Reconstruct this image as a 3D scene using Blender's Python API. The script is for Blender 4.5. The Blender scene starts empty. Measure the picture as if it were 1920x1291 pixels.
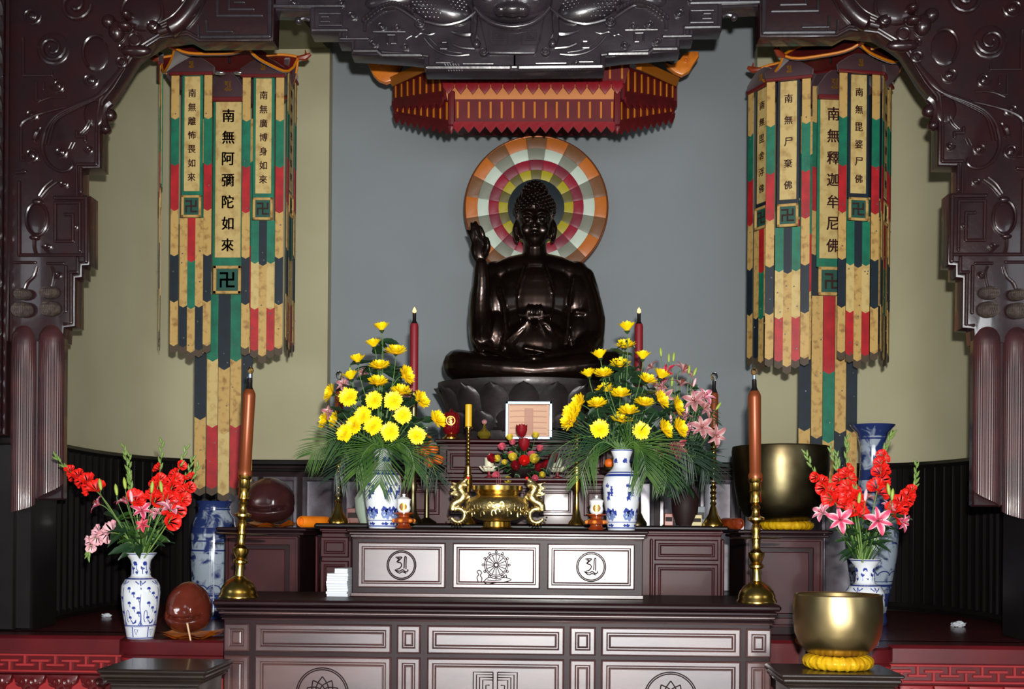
import bpy, bmesh, math, random
from mathutils import Vector, Matrix, Quaternion
pi, sin, cos, rad = math.pi, math.sin, math.cos, math.radians
sc = bpy.context.scene
COL = sc.collection
random.seed(7)

# ------------------------------------------------------------------ camera
F = 2100.0; HOR = 985.0; YAW = rad(2.0); ROLL = rad(0.45); EYE = Vector((0, 0, 1.51))
fw = Vector((-sin(YAW), cos(YAW), 0)); r0 = Vector((cos(YAW), sin(YAW), 0)); u0 = Vector((0, 0, 1))
cr = r0 * cos(ROLL) + u0 * sin(ROLL); cu = u0 * cos(ROLL) - r0 * sin(ROLL)
cd = bpy.data.cameras.new('camera'); cam = bpy.data.objects.new('camera', cd); COL.objects.link(cam)
cam.matrix_world = Matrix((( cr.x, cu.x, -fw.x, EYE.x), (cr.y, cu.y, -fw.y, EYE.y), (cr.z, cu.z, -fw.z, EYE.z), (0, 0, 0, 1)))
cd.sensor_width = 36; cd.lens = 36 * F / 1920; cd.shift_y = (HOR - 645.5) / 1920; cd.clip_end = 100
sc.camera = cam
def at(u, v, D):
    """world point on the plane Y = D that the photograph shows at pixel (u, v)"""
    d = fw + cr * ((u - 960) / F) + cu * ((HOR - v) / F)
    return EYE + d * (D / d.y)
def px(D): return D / F

# ------------------------------------------------------------------ world, lights, exposure
sc.view_settings.view_transform = 'Standard'; sc.view_settings.look = 'None'
sc.view_settings.exposure = 0.0; sc.view_settings.gamma = 1.0; sc.view_settings.use_curve_mapping = False
w = bpy.data.worlds.new('world'); sc.world = w; w.use_nodes = True
w.node_tree.nodes['Background'].inputs[0].default_value = (0.75, 0.85, 1.0, 1)
w.node_tree.nodes['Background'].inputs[1].default_value = 0.045
def area(name, loc, target, sx, sy, power, color=(1, 1, 1)):
    l = bpy.data.lights.new(name, 'AREA'); l.shape = 'RECTANGLE'; l.size = sx; l.size_y = sy; l.energy = power; l.color = color
    o = bpy.data.objects.new(name, l); COL.objects.link(o); o.location = loc
    o.rotation_euler = (Vector(target) - Vector(loc)).to_track_quat('-Z', 'Y').to_euler(); return o
area('camera_flash', (0.08, 0.0, 1.78), (-0.3, 8, 2.5), 0.09, 0.06, 560, (1, 0.97, 0.92))
area('doorway_daylight', (1.2, -8.0, 0.78), (1.2, 8, 0.78), 9.5, 1.5, 620, (0.93, 0.97, 1.0))
area('left_side_fill', (-7.5, -1.0, 3.2), (0, 8, 1.8), 2.5, 2.5, 45, (0.85, 0.93, 1.0))  # added fill lamp on the left; no window is known there
area('right_side_fill', (7.5, -1.0, 3.2), (0, 8, 1.8), 2.5, 2.5, 45, (0.85, 0.93, 1.0))  # matching fill lamp added on the right, likewise without a known window
sc.cycles.max_bounces = 6; sc.cycles.glossy_bounces = 3; sc.cycles.diffuse_bounces = 3; sc.cycles.transmission_bounces = 6
sc.cycles.sample_clamp_indirect = 4.0

# ------------------------------------------------------------------ materials
def lin(c):
    return tuple(((x / 255) / 12.92 if x / 255 <= .04045 else ((x / 255 + .055) / 1.055) ** 2.4) for x in c)
MATS = {}
def mat(name, c, rough=.5, metal=0, coat=0, c2=None, nscale=8, bump=0, bscale=40, stretch=None, spec=.5, emit=0, alpha=1, trans=0, sheen=0, ndet=3, crough=.08, lo=.35, hi=.65):
    if name in MATS: return MATS[name]
    m = bpy.data.materials.new(name); m.use_nodes = True; nt = m.node_tree; N = nt.nodes; L = nt.links; b = N['Principled BSDF']
    col = lin(c) + (1,)
    b.inputs['Base Color'].default_value = col; b.inputs['Roughness'].default_value = rough; b.inputs['Metallic'].default_value = metal
    b.inputs['Coat Weight'].default_value = coat; b.inputs['Coat Roughness'].default_value = crough
    b.inputs['Specular IOR Level'].default_value = spec
    b.inputs['Transmission Weight'].default_value = trans
    if sheen: b.inputs['Sheen Weight'].default_value = sheen
    if emit:
        b.inputs['Emission Color'].default_value = col; b.inputs['Emission Strength'].default_value = emit
    if alpha < 1: b.inputs['Alpha'].default_value = alpha
    if c2 or bump:
        tc = N.new('ShaderNodeTexCoord'); mp = N.new('ShaderNodeMapping'); L.new(tc.outputs['Object'], mp.inputs[0])
        if stretch: mp.inputs['Scale'].default_value = stretch
    if c2:
        n = N.new('ShaderNodeTexNoise'); n.inputs['Scale'].default_value = nscale; n.inputs['Detail'].default_value = ndet; L.new(mp.outputs[0], n.inputs[0])
        r = N.new('ShaderNodeValToRGB'); r.color_ramp.elements[0].position = lo; r.color_ramp.elements[1].position = hi
        r.color_ramp.elements[0].color = col; r.color_ramp.elements[1].color = lin(c2) + (1,)
        L.new(n.outputs[0], r.inputs[0]); L.new(r.outputs[0], b.inputs['Base Color'])
    if bump:
        n2 = N.new('ShaderNodeTexNoise'); n2.inputs['Scale'].default_value = bscale; n2.inputs['Detail'].default_value = 2; L.new(mp.outputs[0], n2.inputs[0])
        bp = N.new('ShaderNodeBump'); bp.inputs['Strength'].default_value = bump; bp.inputs['Distance'].default_value = .01
        L.new(n2.outputs[0], bp.inputs['Height']); L.new(bp.outputs[0], b.inputs['Normal'])
    MATS[name] = m; return m
def porcelain(name, bands, scale=9, white=(205, 212, 218), blue=(40, 58, 135), thr=.5, soft=.06):
    """white glaze with blue brushwork; bands = [(generated z, amount of blue 0..1)] constant steps"""
    m = bpy.data.materials.new(name); m.use_nodes = True; nt = m.node_tree; N = nt.nodes; L = nt.links; b = N['Principled BSDF']
    b.inputs['Roughness'].default_value = .12; b.inputs['Coat Weight'].default_value = .6; b.inputs['Coat Roughness'].default_value = .05
    tc = N.new('ShaderNodeTexCoord'); sp = N.new('ShaderNodeSeparateXYZ'); L.new(tc.outputs['Generated'], sp.inputs[0])
    rp = N.new('ShaderNodeValToRGB'); rp.color_ramp.interpolation = 'CONSTANT'; e = rp.color_ramp.elements
    e[0].position = 0; e[0].color = (bands[0][1],) * 3 + (1,); e[1].position = bands[1][0]; e[1].color = (bands[1][1],) * 3 + (1,)
    for z, a in bands[2:]:
        q = e.new(z); q.color = (a,) * 3 + (1,)
    L.new(sp.outputs[2], rp.inputs[0])
    n = N.new('ShaderNodeTexNoise'); n.inputs['Scale'].default_value = scale; n.inputs['Detail'].default_value = 4; n.inputs['Distortion'].default_value = 1.2
    L.new(tc.outputs['Object'], n.inputs[0])
    ad = N.new('ShaderNodeMath'); ad.operation = 'ADD'; L.new(n.outputs[0], ad.inputs[0]); L.new(rp.outputs[0], ad.inputs[1])
    mr = N.new('ShaderNodeMapRange'); mr.inputs[1].default_value = thr + .5 - soft; mr.inputs[2].default_value = thr + .5 + soft; L.new(ad.outputs[0], mr.inputs[0])
    mx = N.new('ShaderNodeMix'); mx.data_type = 'RGBA'; mx.inputs[6].default_value = lin(white) + (1,); mx.inputs[7].default_value = lin(blue) + (1,)
    L.new(mr.outputs[0], mx.inputs[0]); L.new(mx.outputs[2], b.inputs['Base Color'])
    return m
def glass(name, tint=(1, 1, 1), rough=.03):
    m = bpy.data.materials.new(name); m.use_nodes = True; b = m.node_tree.nodes['Principled BSDF']
    b.inputs['Base Color'].default_value = tint + (1,); b.inputs['Roughness'].default_value = rough; b.inputs['Transmission Weight'].default_value = 1
    b.inputs['IOR'].default_value = 1.3; return m
M = dict(
 carve=mat('dark_lacquer_carving', (36, 31, 35), .26, 0, .5, c2=(52, 45, 50), nscale=5, bump=.12, bscale=18),
 carver=mat('red_brown_lacquer_carving', (44, 20, 22), .27, 0, .5, c2=(36, 22, 26), nscale=5, bump=.12, bscale=18),
 flute=mat('fluted_red_brown_wood', (72, 38, 38), .38, 0, .2, c2=(52, 30, 34), nscale=6),
 knot=mat('dusty_carved_rope', (74, 62, 54), .7, 0, 0, c2=(54, 42, 40), nscale=30, bump=.5, bscale=90),
 altar=mat('glossy_rosewood', (84, 58, 56), .3, 0, 1.0, crough=.2, c2=(58, 38, 40), nscale=3.2, bump=.03, bscale=12, stretch=(.6, 1, 2)),
 altard=mat('dark_rosewood_frame', (36, 18, 22), .42, 0, .03, spec=.16, c2=(29, 14, 17), nscale=6),
 line=mat('carved_line_shadow_wood', (30, 15, 17), .6, 0, 0, spec=.2),
 shrine=mat('deep_red_brown_lacquer', (60, 19, 24), .42, 0, .04, c2=(48, 15, 19), nscale=4, spec=.22),
 black=mat('black_lacquer_wood', (16, 12, 13), .45, 0, .05, c2=(21, 16, 17), nscale=7, spec=.25),
 slat=mat('black_brown_slat', (14, 9, 11), .6, 0, 0, spec=.15),
 pedestal=mat('dark_olive_stained_wood', (44, 34, 30), .35, 0, .2, c2=(32, 25, 23), nscale=6),
 redfloor=mat('dark_red_painted_platform', (92, 18, 24), .32, 0, .2, c2=(74, 15, 21), nscale=2.5),
 redlite=mat('light_red_painted_fret', (150, 32, 36), .5, 0, 0, c2=(134, 27, 32), nscale=5),
 redface=mat('bright_red_painted_face', (150, 28, 32), .5),
 redcarve=mat('dark_red_carved_apron', (84, 15, 19), .3, 0, .3),
 beige=mat('beige_plaster', (186, 181, 150), .85, c2=(180, 174, 143), nscale=1.6, bump=.05, bscale=120),
 blue=mat('blue_grey_plaster', (138, 145, 150), .85, c2=(135, 142, 147), nscale=1.2, bump=.05, bscale=120),
 olive=mat('olive_ceiling_plaster', (120, 116, 90), .9),
 bronze=mat('dark_bronze', (46, 32, 26), .28, .82, .25, c2=(34, 24, 21), nscale=5),
 stone=mat('dark_lotus_bronze', (52, 46, 46), .42, .35, .1, c2=(38, 34, 36), nscale=9, bump=.1, bscale=30),
 brass=mat('polished_brass', (208, 184, 110), .24, 1, 0, c2=(186, 140, 52), nscale=9),
 brassr=mat('chased_brass', (214, 196, 140), .38, 1, 0, c2=(176, 152, 92), nscale=60, bump=.35, bscale=70),
 gong=mat('satin_dark_brass', (186, 166, 120), .34, 1, 0, c2=(164, 144, 100), nscale=3),
 gongd=mat('aged_dark_brass', (112, 104, 76), .36, 1, 0, c2=(78, 68, 48), nscale=4),
 copper=mat('copper_brown_candle', (132, 66, 34), .36, .45, .1),
 candlered=mat('dark_red_candle', (120, 22, 32), .45),
 yellow=mat('yellow_candle_wax', (214, 168, 20), .45),
 white=mat('white_glazed_ceramic', (224, 226, 228), .12, 0, .5),
 wick=mat('black_candle_neck', (26, 22, 22), .35, .3),
 gold=mat('gold_print', (206, 150, 40), .25, .8),
 orange=mat('orange_peel', (224, 104, 20), .45, bump=.2, bscale=200),
 woodred=mat('glossy_orange_wood', (150, 66, 26), .18, 0, .6, c2=(110, 40, 18), nscale=14),
 fish=mat('brown_polished_wood', (96, 38, 26), .16, 0, .7, c2=(72, 28, 20), nscale=5),
 fishd=mat('dark_maroon_wood', (60, 28, 28), .3, 0, .4, c2=(46, 22, 24), nscale=5),
 silk=mat('yellow_silk', (222, 180, 24), .4, .15, 0, c2=(188, 140, 12), nscale=18, bump=.4, bscale=40, stretch=(1, 1, .3)),
 silko=mat('orange_silk', (226, 126, 16), .45, 0, 0, c2=(206, 104, 14), nscale=9, bump=.3, bscale=30),
 bamboo=mat('pale_stick_wood', (196, 158, 120), .5),
 paper=mat('white_paper', (222, 226, 232), .7), paperline=mat('pale_page_edges', (196, 202, 210), .8),
 tan=mat('tan_silk_with_faded_brocade', (184, 150, 86), .6, c2=(136, 98, 50), nscale=22, lo=.5, hi=.72, bump=.1, bscale=60),
 tanl=mat('pale_tan_silk', (192, 168, 108), .6, c2=(160, 128, 72), nscale=16, lo=.48, hi=.74),
 green=mat('green_silk', (12, 112, 84), .55, c2=(10, 92, 70), nscale=10),
 navy=mat('navy_silk', (6, 28, 42), .6, c2=(6, 21, 32), nscale=10),
 red=mat('red_silk', (176, 24, 32), .55, c2=(146, 18, 26), nscale=10),
 tip=mat('dark_brown_strip_tip', (72, 58, 44), .7),
 darkgreen=mat('dusty_green_square', (18, 74, 62), .6),
 purple=mat('dark_purple_velvet', (58, 26, 34), .7, c2=(48, 22, 32), nscale=8, sheen=.3),
 ink=mat('dark_maroon_ink', (66, 16, 22), .6),
 rust=mat('faded_red_mark', (70, 44, 38), .7),
 sequin=mat('silver_sequin', (220, 226, 226), .15, .9),
 maroon=mat('maroon_roof_cloth', (98, 18, 22), .5),
 orangetrim=mat('orange_trim_cloth', (214, 126, 14), .5),
 horn=mat('painted_orange_carving', (222, 130, 40), .3, 0, .3, c2=(196, 104, 30), nscale=10),
 hornr=mat('red_brown_carved_finial', (130, 48, 24), .4),
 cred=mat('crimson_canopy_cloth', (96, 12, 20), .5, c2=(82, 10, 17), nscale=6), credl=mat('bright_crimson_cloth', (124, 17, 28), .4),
 cyel=mat('orange_yellow_cloth', (176, 100, 10), .5),
 ylo=mat('yellow_petals', (250, 222, 10), .5, c2=(236, 196, 4), nscale=30), yctr=mat('deep_yellow_flower_centre', (226, 170, 4), .7),
 stem=mat('green_stem', (84, 116, 60), .5), leaf=mat('dark_green_leaf', (26, 50, 30), .45, 0, .1, c2=(38, 66, 36), nscale=12),
 palm=mat('palm_green', (34, 68, 28), .4, 0, .1, c2=(66, 96, 34), nscale=7), palmd=mat('deep_palm_green', (18, 44, 28), .45, 0, .1),
 bud=mat('lime_bud', (150, 172, 70), .5), spike=mat('gladiolus_spike_green', (104, 132, 62), .5),
 glad=mat('scarlet_petals', (236, 32, 18), .5, c2=(206, 18, 16), nscale=25), pinkw=mat('pale_pink_petals', (240, 196, 200), .5, c2=(226, 150, 166), nscale=14),
 pink=mat('pink_lily_petals', (214, 108, 134), .5, c2=(236, 186, 196), nscale=18, lo=.4, hi=.6), dusty=mat('dusty_pink_petals', (196, 138, 140), .5, c2=(226, 184, 184), nscale=18),
 deepp=mat('deep_pink_petals', (206, 74, 96), .5), anther=mat('rust_anther', (120, 52, 20), .7),
 rosered=mat('dark_red_rose', (140, 14, 28), .5), rosey=mat('yellow_rose', (222, 200, 60), .5), rosep=mat('pink_rose', (214, 96, 116), .5),
 cream=mat('cream_wax', (222, 220, 190), .5),
 steel=mat('silver_frame', (150, 170, 190), .3, .7), plaque=mat('peach_plaque_paper', (214, 170, 140), .6), plaqueline=mat('plaque_relief_print', (190, 140, 120), .6),
 lampred=mat('red_lamp_glass', (110, 14, 20), .12, 0, .6), glow=mat('lit_gold_character', (255, 190, 90), .4, emit=1.6),
 flame=mat('candle_bulb_glow', (255, 190, 110), .4, emit=2.5),
 hallrim=mat('copper_halo_rim', (130, 72, 40), .3, .5), dk=mat('dark_teal_halo_centre', (16, 30, 36), .5),
 tile=mat('polished_hall_floor', (150, 146, 140), .12, 0, .3),
 grey=mat('grey_plastic', (70, 84, 90), .4), card=mat('beige_card', (196, 182, 140), .7), wire=mat('dark_wire', (20, 20, 20), .5),
 wood2=mat('plain_red_wood_block', (96, 36, 24), .35, 0, .2), silver=mat('polished_grey_veneer', (112, 108, 116), .22, .3, .3, c2=(90, 82, 90), nscale=8),
)
def petalmat(name, cin, cout, w_=.021):
    m = bpy.data.materials.new(name); m.use_nodes = True; nt = m.node_tree; N = nt.nodes; L = nt.links; b = N['Principled BSDF']; b.inputs['Roughness'].default_value = .5
    tc = N.new('ShaderNodeTexCoord'); sp = N.new('ShaderNodeSeparateXYZ'); L.new(tc.outputs['Object'], sp.inputs[0]); ab = N.new('ShaderNodeMath'); ab.operation = 'ABSOLUTE'; L.new(sp.outputs[0], ab.inputs[0])
    mr = N.new('ShaderNodeMapRange'); mr.inputs[1].default_value = w_ * .35; mr.inputs[2].default_value = w_ * .95; L.new(ab.outputs[0], mr.inputs[0])
    mx = N.new('ShaderNodeMix'); mx.data_type = 'RGBA'; mx.inputs[6].default_value = lin(cin) + (1,); mx.inputs[7].default_value = lin(cout) + (1,); L.new(mr.outputs[0], mx.inputs[0]); L.new(mx.outputs[2], b.inputs['Base Color']); return m
M['pink'] = petalmat('pink_lily_petals_white_edged', (206, 66, 104), (240, 206, 214)); M['pinkl'] = petalmat('pale_lily_petals_pink_rib', (214, 120, 144), (244, 226, 226))
M['dusty'] = petalmat('dusty_pink_lily_petals', (176, 110, 114), (204, 176, 172)); M['deepp'] = petalmat('deep_pink_lily_petals', (190, 40, 66), (222, 120, 134))
M['bulb'] = glass('clear_bulb_glass'); M['bulba'] = glass('amber_bulb_glass', (1, .75, .4)); M['dish'] = glass('smoked_glass_dish', (.8, .75, .6), .1)
M['crystal'] = mat('gold_glass_ornament', (150, 130, 40), .1, .6)

# ------------------------------------------------------------------ mesh helpers
def worg(o):
    v = Vector((0, 0, 0))
    while o is not None: v = v + o.location; o = o.parent
    return v
class MB:
    def __init__(s): s.v = []; s.f = []; s.m = []; s.k = 0
    def add(s, vs, fs, k=None):
        b = len(s.v); s.v += [tuple(v) for v in vs]; s.f += [tuple(b + i for i in f) for f in fs]; s.m += [s.k if k is None else k] * len(fs); return s
    def box(s, x0, x1, y0, y1, z0, z1, b=0):
        if x0 > x1: x0, x1 = x1, x0
        if y0 > y1: y0, y1 = y1, y0
        if z0 > z1: z0, z1 = z1, z0
        b = min(b, .49 * min(x1 - x0, y1 - y0, z1 - z0))
        if b <= 0:
            return s.add([(x, y, z) for x in (x0, x1) for y in (y0, y1) for z in (z0, z1)],
                         [(0, 1, 3, 2), (4, 6, 7, 5), (0, 4, 5, 1), (2, 3, 7, 6), (0, 2, 6, 4), (1, 5, 7, 3)])
        vs = []; ix = {}
        for i in (0, 1):
            for j in (0, 1):
                for k in (0, 1):
                    X = (x0, x1)[i]; Y = (y0, y1)[j]; Z = (z0, z1)[k]; a = b if i == 0 else -b; c = b if j == 0 else -b; d = b if k == 0 else -b
                    for t, p in enumerate(((X, Y + c, Z + d), (X + a, Y, Z + d), (X + a, Y + c, Z))):
                        ix[(i, j, k, t)] = len(vs); vs.append(p)
        fs = []
        for i in (0, 1):
            q = [ix[(i, j, k, 0)] for j, k in ((0, 0), (0, 1), (1, 1), (1, 0))]; fs.append(q if i == 0 else q[::-1])
            q = [ix[(j, i, k, 1)] for j, k in ((0, 0), (1, 0), (1, 1), (0, 1))]; fs.append(q if i == 0 else q[::-1])
            q = [ix[(j, k, i, 2)] for j, k in ((0, 0), (0, 1), (1, 1), (1, 0))]; fs.append(q if i == 0 else q[::-1])
        for i in (0, 1):
            for j in (0, 1):
                fs.append([ix[(i, j, 0, 0)], ix[(i, j, 1, 0)], ix[(i, j, 1, 1)], ix[(i, j, 0, 1)]])
                fs.append([ix[(i, 0, j, 0)], ix[(i, 0, j, 2)], ix[(i, 1, j, 2)], ix[(i, 1, j, 0)]])
                fs.append([ix[(0, i, j, 1)], ix[(1, i, j, 1)], ix[(1, i, j, 2)], ix[(0, i, j, 2)]])
                for k in (0, 1): fs.append([ix[(i, j, k, t)] for t in range(3)])
        return s.add(vs, fs)
    def lathe(s, prof, c=(0, 0, 0), n=32, sx=1, sy=1, k=None):
        vs = []; fs = []; c = Vector(c)
        for r, z in prof:
            for i in range(n):
                a = 2 * pi * i / n; vs.append((c.x + r * cos(a) * sx, c.y + r * sin(a) * sy, c.z + z))
        for j in range(len(prof) - 1):
            for i in range(n):
                a, b2 = j * n + i, j * n + (i + 1) % n; fs.append((a, b2, b2 + n, a + n))
        if prof[0][0] > 1e-5: fs.append(tuple(range(n))[::-1])
        if prof[-1][0] > 1e-5: fs.append(tuple((len(prof) - 1) * n + i for i in range(n)))
        return s.add(vs, fs, k)
    def tube(s, pts, r, n=8, closed=False, k=None, flat=1.0, up=None):
        pts = [Vector(p) for p in pts]; m = len(pts); rs = r if isinstance(r, (list, tuple)) else [r] * m
        vs = []; fs = []; prev = None
        for i, p in enumerate(pts):
            if closed: t = pts[(i + 1) % m] - pts[i - 1]
            else: t = pts[min(i + 1, m - 1)] - pts[max(i - 1, 0)]
            if t.length < 1e-9: t = Vector((0, 0, 1))
            t.normalize()
            if prev is None:
                a = Vector(up) if up is not None else (Vector((0, 1, 0)) if abs(t.y) < .9 else Vector((1, 0, 0)))
            else: a = prev
            a = (a - t * a.dot(t))
            if a.length < 1e-6: a = t.orthogonal()
            a.normalize(); b = t.cross(a); prev = a
            for j in range(n):
                q = 2 * pi * j / n; vs.append(p + (a * cos(q) * flat + b * sin(q)) * rs[i])
        for i in range(m if closed else m - 1):
            for j in range(n):
                a0 = i * n + j; a1 = i * n + (j + 1) % n; c0 = ((i + 1) % m) * n + j; c1 = ((i + 1) % m) * n + (j + 1) % n
                fs.append((a0, c0, c1, a1))
        if not closed: fs.append(tuple(range(n))); fs.append(tuple((m - 1) * n + j for j in range(n))[::-1])
        return s.add(vs, fs, k)
    def ell(s, c, r, n=16, m=10, rot=None, k=None):
        c = Vector(c); r = (r, r, r) if not isinstance(r, (tuple, list)) else r; vs = []; fs = []
        for j in range(m + 1):
            t = pi * j / m
            for i in range(n):
                a = 2 * pi * i / n; p = Vector((r[0] * sin(t) * cos(a), r[1] * sin(t) * sin(a), -r[2] * cos(t)))
                if rot is not None: p = rot @ p
                vs.append(c + p)
        for j in range(m):
            for i in range(n):
                a, b = j * n + i, j * n + (i + 1) % n; fs.append((a, b, b + n, a + n))
        return s.add(vs, fs, k)
    def prism(s, poly, y0, y1, b=0, k=None):
        """poly = [(x, z)] extruded from y0 (front) to y1 (back), front edge chamfered by b"""
        A = sum(poly[i][0] * poly[(i + 1) % len(poly)][1] - poly[(i + 1) % len(poly)][0] * poly[i][1] for i in range(len(poly)))
        if A < 0: poly = poly[::-1]
        n = len(poly); ins = []
        for i in range(n):
            p0, p1, p2 = Vector(poly[i - 1]), Vector(poly[i]), Vector(poly[(i + 1) % n])
            d1 = (p1 - p0).normalized() if (p1 - p0).length > 1e-9 else Vector((1, 0)); d2 = (p2 - p1).normalized() if (p2 - p1).length > 1e-9 else d1
            n1 = Vector((-d1.y, d1.x)); n2 = Vector((-d2.y, d2.x)); mm = n1 + n2
            mm = mm / max(mm.dot(n1), .5) if mm.length > 1e-6 else n1
            ins.append(p1 + mm * b)
        vs = []; rings = 0
        def ring(P, y):
            nonlocal rings
            vs.extend([(p[0], y, p[1]) for p in P]); rings += 1
        if b > 0:
            mid = [Vector(poly[i]) * .3 + ins[i] * .7 - (ins[i] - Vector(poly[i])) * .4 for i in range(n)]
            ring(ins, y0); ring(mid, y0 + b * .3); ring(poly, y0 + b)
        else: ring(poly, y0)
        ring(poly, y1)
        fs = [tuple(range(n))]
        for j in range(rings - 1):
            for i in range(n):
                a, c = j * n + i, j * n + (i + 1) % n; fs.append((a, a + n, c + n, c))
        fs.append(tuple((rings - 1) * n + i for i in range(n))[::-1])
        return s.add(vs, fs, k)
    def grid(s, fn, nu, nv, k=None, closeu=False):
        vs = [fn(i / nu, j / nv) for j in range(nv + 1) for i in range(nu + (0 if closeu else 1))]
        W = nu if closeu else nu + 1; fs = []
        for j in range(nv):
            for i in range(nu):
                a = j * W + i; b = j * W + (i + 1) % W; fs.append((a, b, b + W, a + W))
        return s.add(vs, fs, k)
    def rings(s, x0, x1, z0, z1, y, prof, cap=True):
        """concentric rectangles: prof = [(inset, proud)]; y is the mother surface, proud goes towards -Y"""
        vs = []
        for i, d in prof: vs += [(x0 + i, y - d, z0 + i), (x1 - i, y - d, z0 + i), (x1 - i, y - d, z1 - i), (x0 + i, y - d, z1 - i)]
        fs = []
        for j in range(len(prof) - 1):
            for i in range(4):
                a, b = j * 4 + i, j * 4 + (i + 1) % 4; fs.append((a, b, b + 4, a + 4))
        if cap: n = (len(prof) - 1) * 4; fs.append((n, n + 1, n + 2, n + 3))
        return s.add(vs, fs)
    def xf(s, mtx):
        s.v = [tuple(mtx @ Vector(v)) for v in s.v]; return s
    def mirror(s, X):
        s.v = [(2 * X - v[0], v[1], v[2]) for v in s.v]; s.f = [f[::-1] for f in s.f]; return s
    def mesh(s, name, mats, org=Vector((0, 0, 0)), ang=38):
        me = bpy.data.meshes.new(name)
        me.from_pydata([(v[0] - org.x, v[1] - org.y, v[2] - org.z) for v in s.v], [], s.f)
        for m in (mats if isinstance(mats, (list, tuple)) else [mats]): me.materials.append(m)
        if any(s.m): me.polygons.foreach_set('material_index', s.m)
        me.polygons.foreach_set('use_smooth', [True] * len(me.polygons)); me.set_sharp_from_angle(angle=rad(ang)); me.update(); return me
    def build(s, name, mats, parent=None, local=False, ang=38, kind=None):
        org = Vector((0, 0, 0)) if (local or parent is None) else worg(parent)
        me = s.mesh(name, mats, org, ang); o = bpy.data.objects.new(name, me); COL.objects.link(o); o.parent = parent
        if kind: o['kind'] = kind
        return o
def thing(name, label, cat, loc=(0, 0, 0), group=None, rz=0):
    o = bpy.data.objects.new(name, None); COL.objects.link(o); o.location = loc; o.rotation_euler = (0, 0, rz); o.empty_display_size = .05
    o['label'] = label; o['category'] = cat
    if group: o['group'] = group
    return o
def tag(o, label, cat, group=None):
    o['label'] = label; o['category'] = cat
    if group: o['group'] = group
    return o
def struct(o): o['kind'] = 'structure'; return o
def dup(o, parent=None):
    c = o.copy(); COL.objects.link(c); c.parent = parent
    for ch in list(o.children): dup(ch, c)
    return c
def spl(pts, k=6, closed=False):
    """Catmull-Rom through pts"""
    P = [Vector(p) for p in pts]; n = len(P); out = []
    for i in range(n if closed else n - 1):
        if closed: a, b, c, d = P[i - 1], P[i], P[(i + 1) % n], P[(i + 2) % n]
        else: a, b, c, d = P[max(i - 1, 0)], P[i], P[i + 1], P[min(i + 2, n - 1)]
        for j in range(k):
            t = j / k; out.append(.5 * ((2 * b) + (c - a) * t + (2 * a - 5 * b + 4 * c - d) * t * t + (3 * b - a - 3 * c + d) * t ** 3))
    if not closed: out.append(P[-1])
    return out
def pxpath(D, pts, dy=0): return [at(u, v, D) + Vector((0, dy, 0)) for u, v in pts]
def pxpoly(D, pts): return [(p.x, p.z) for p in (at(u, v, D) for u, v in pts)]
def remesh(mb, voxel, smooth=4, decim=None):
    """fuse overlapping solids of mb into one continuous surface"""
    me = mb.mesh('tmp', []); o = bpy.data.objects.new('tmp', me); COL.objects.link(o)
    r = o.modifiers.new('r', 'REMESH'); r.mode = 'VOXEL'; r.voxel_size = voxel; r.use_smooth_shade = True
    if smooth: q = o.modifiers.new('s', 'SMOOTH'); q.iterations = smooth; q.factor = .5
    if decim: q = o.modifiers.new('d', 'DECIMATE'); q.ratio = decim
    dg = bpy.context.evaluated_depsgraph_get(); ev = o.evaluated_get(dg); m2 = ev.to_mesh()
    out = MB(); out.add([v.co[:] for v in m2.vertices], [tuple(p.vertices) for p in m2.polygons])
    ev.to_mesh_clear(); bpy.data.objects.remove(o); bpy.data.meshes.remove(me); return out
GLY = {}
def glyph(ch, off=.012):
    """mesh data of one character, 1 unit high, centred, in the XZ plane, from the built-in font"""
    if ch in GLY: return GLY[ch]
    cu_ = bpy.data.curves.new('t', 'FONT'); cu_.body = ch; cu_.size = 1; cu_.offset = off; cu_.extrude = .02; cu_.resolution_u = 3
    o = bpy.data.objects.new('t', cu_); COL.objects.link(o)
    dg = bpy.context.evaluated_depsgraph_get(); me = o.evaluated_get(dg).to_mesh()
    vs = [Vector((v.co.x, -v.co.z, v.co.y)) for v in me.vertices]; fs = [tuple(p.vertices) for p in me.polygons]
    if vs:
        cx = (min(v.x for v in vs) + max(v.x for v in vs)) / 2; cz = (min(v.z for v in vs) + max(v.z for v in vs)) / 2
        h = max(max(v.z for v in vs) - min(v.z for v in vs), max(v.x for v in vs) - min(v.x for v in vs), .3)
        vs = [Vector(((v.x - cx) / h, v.y, (v.z - cz) / h)) for v in vs]
    o.evaluated_get(dg).to_mesh_clear(); bpy.data.objects.remove(o); GLY[ch] = (vs, fs); return GLY[ch]

# ================================================================== THE SETTING
ZP = .83          # top of the raised platform
ZA = 1.10         # top of the front altar
ZC = 1.505        # top of the cabinets standing behind it
DB = 9.6
b = MB(); b.box(-7, 7, -8, 12, -.1, 0); struct(b.build('floor', M['tile']))
XM = at(961, 600, 8.0).x
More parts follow.
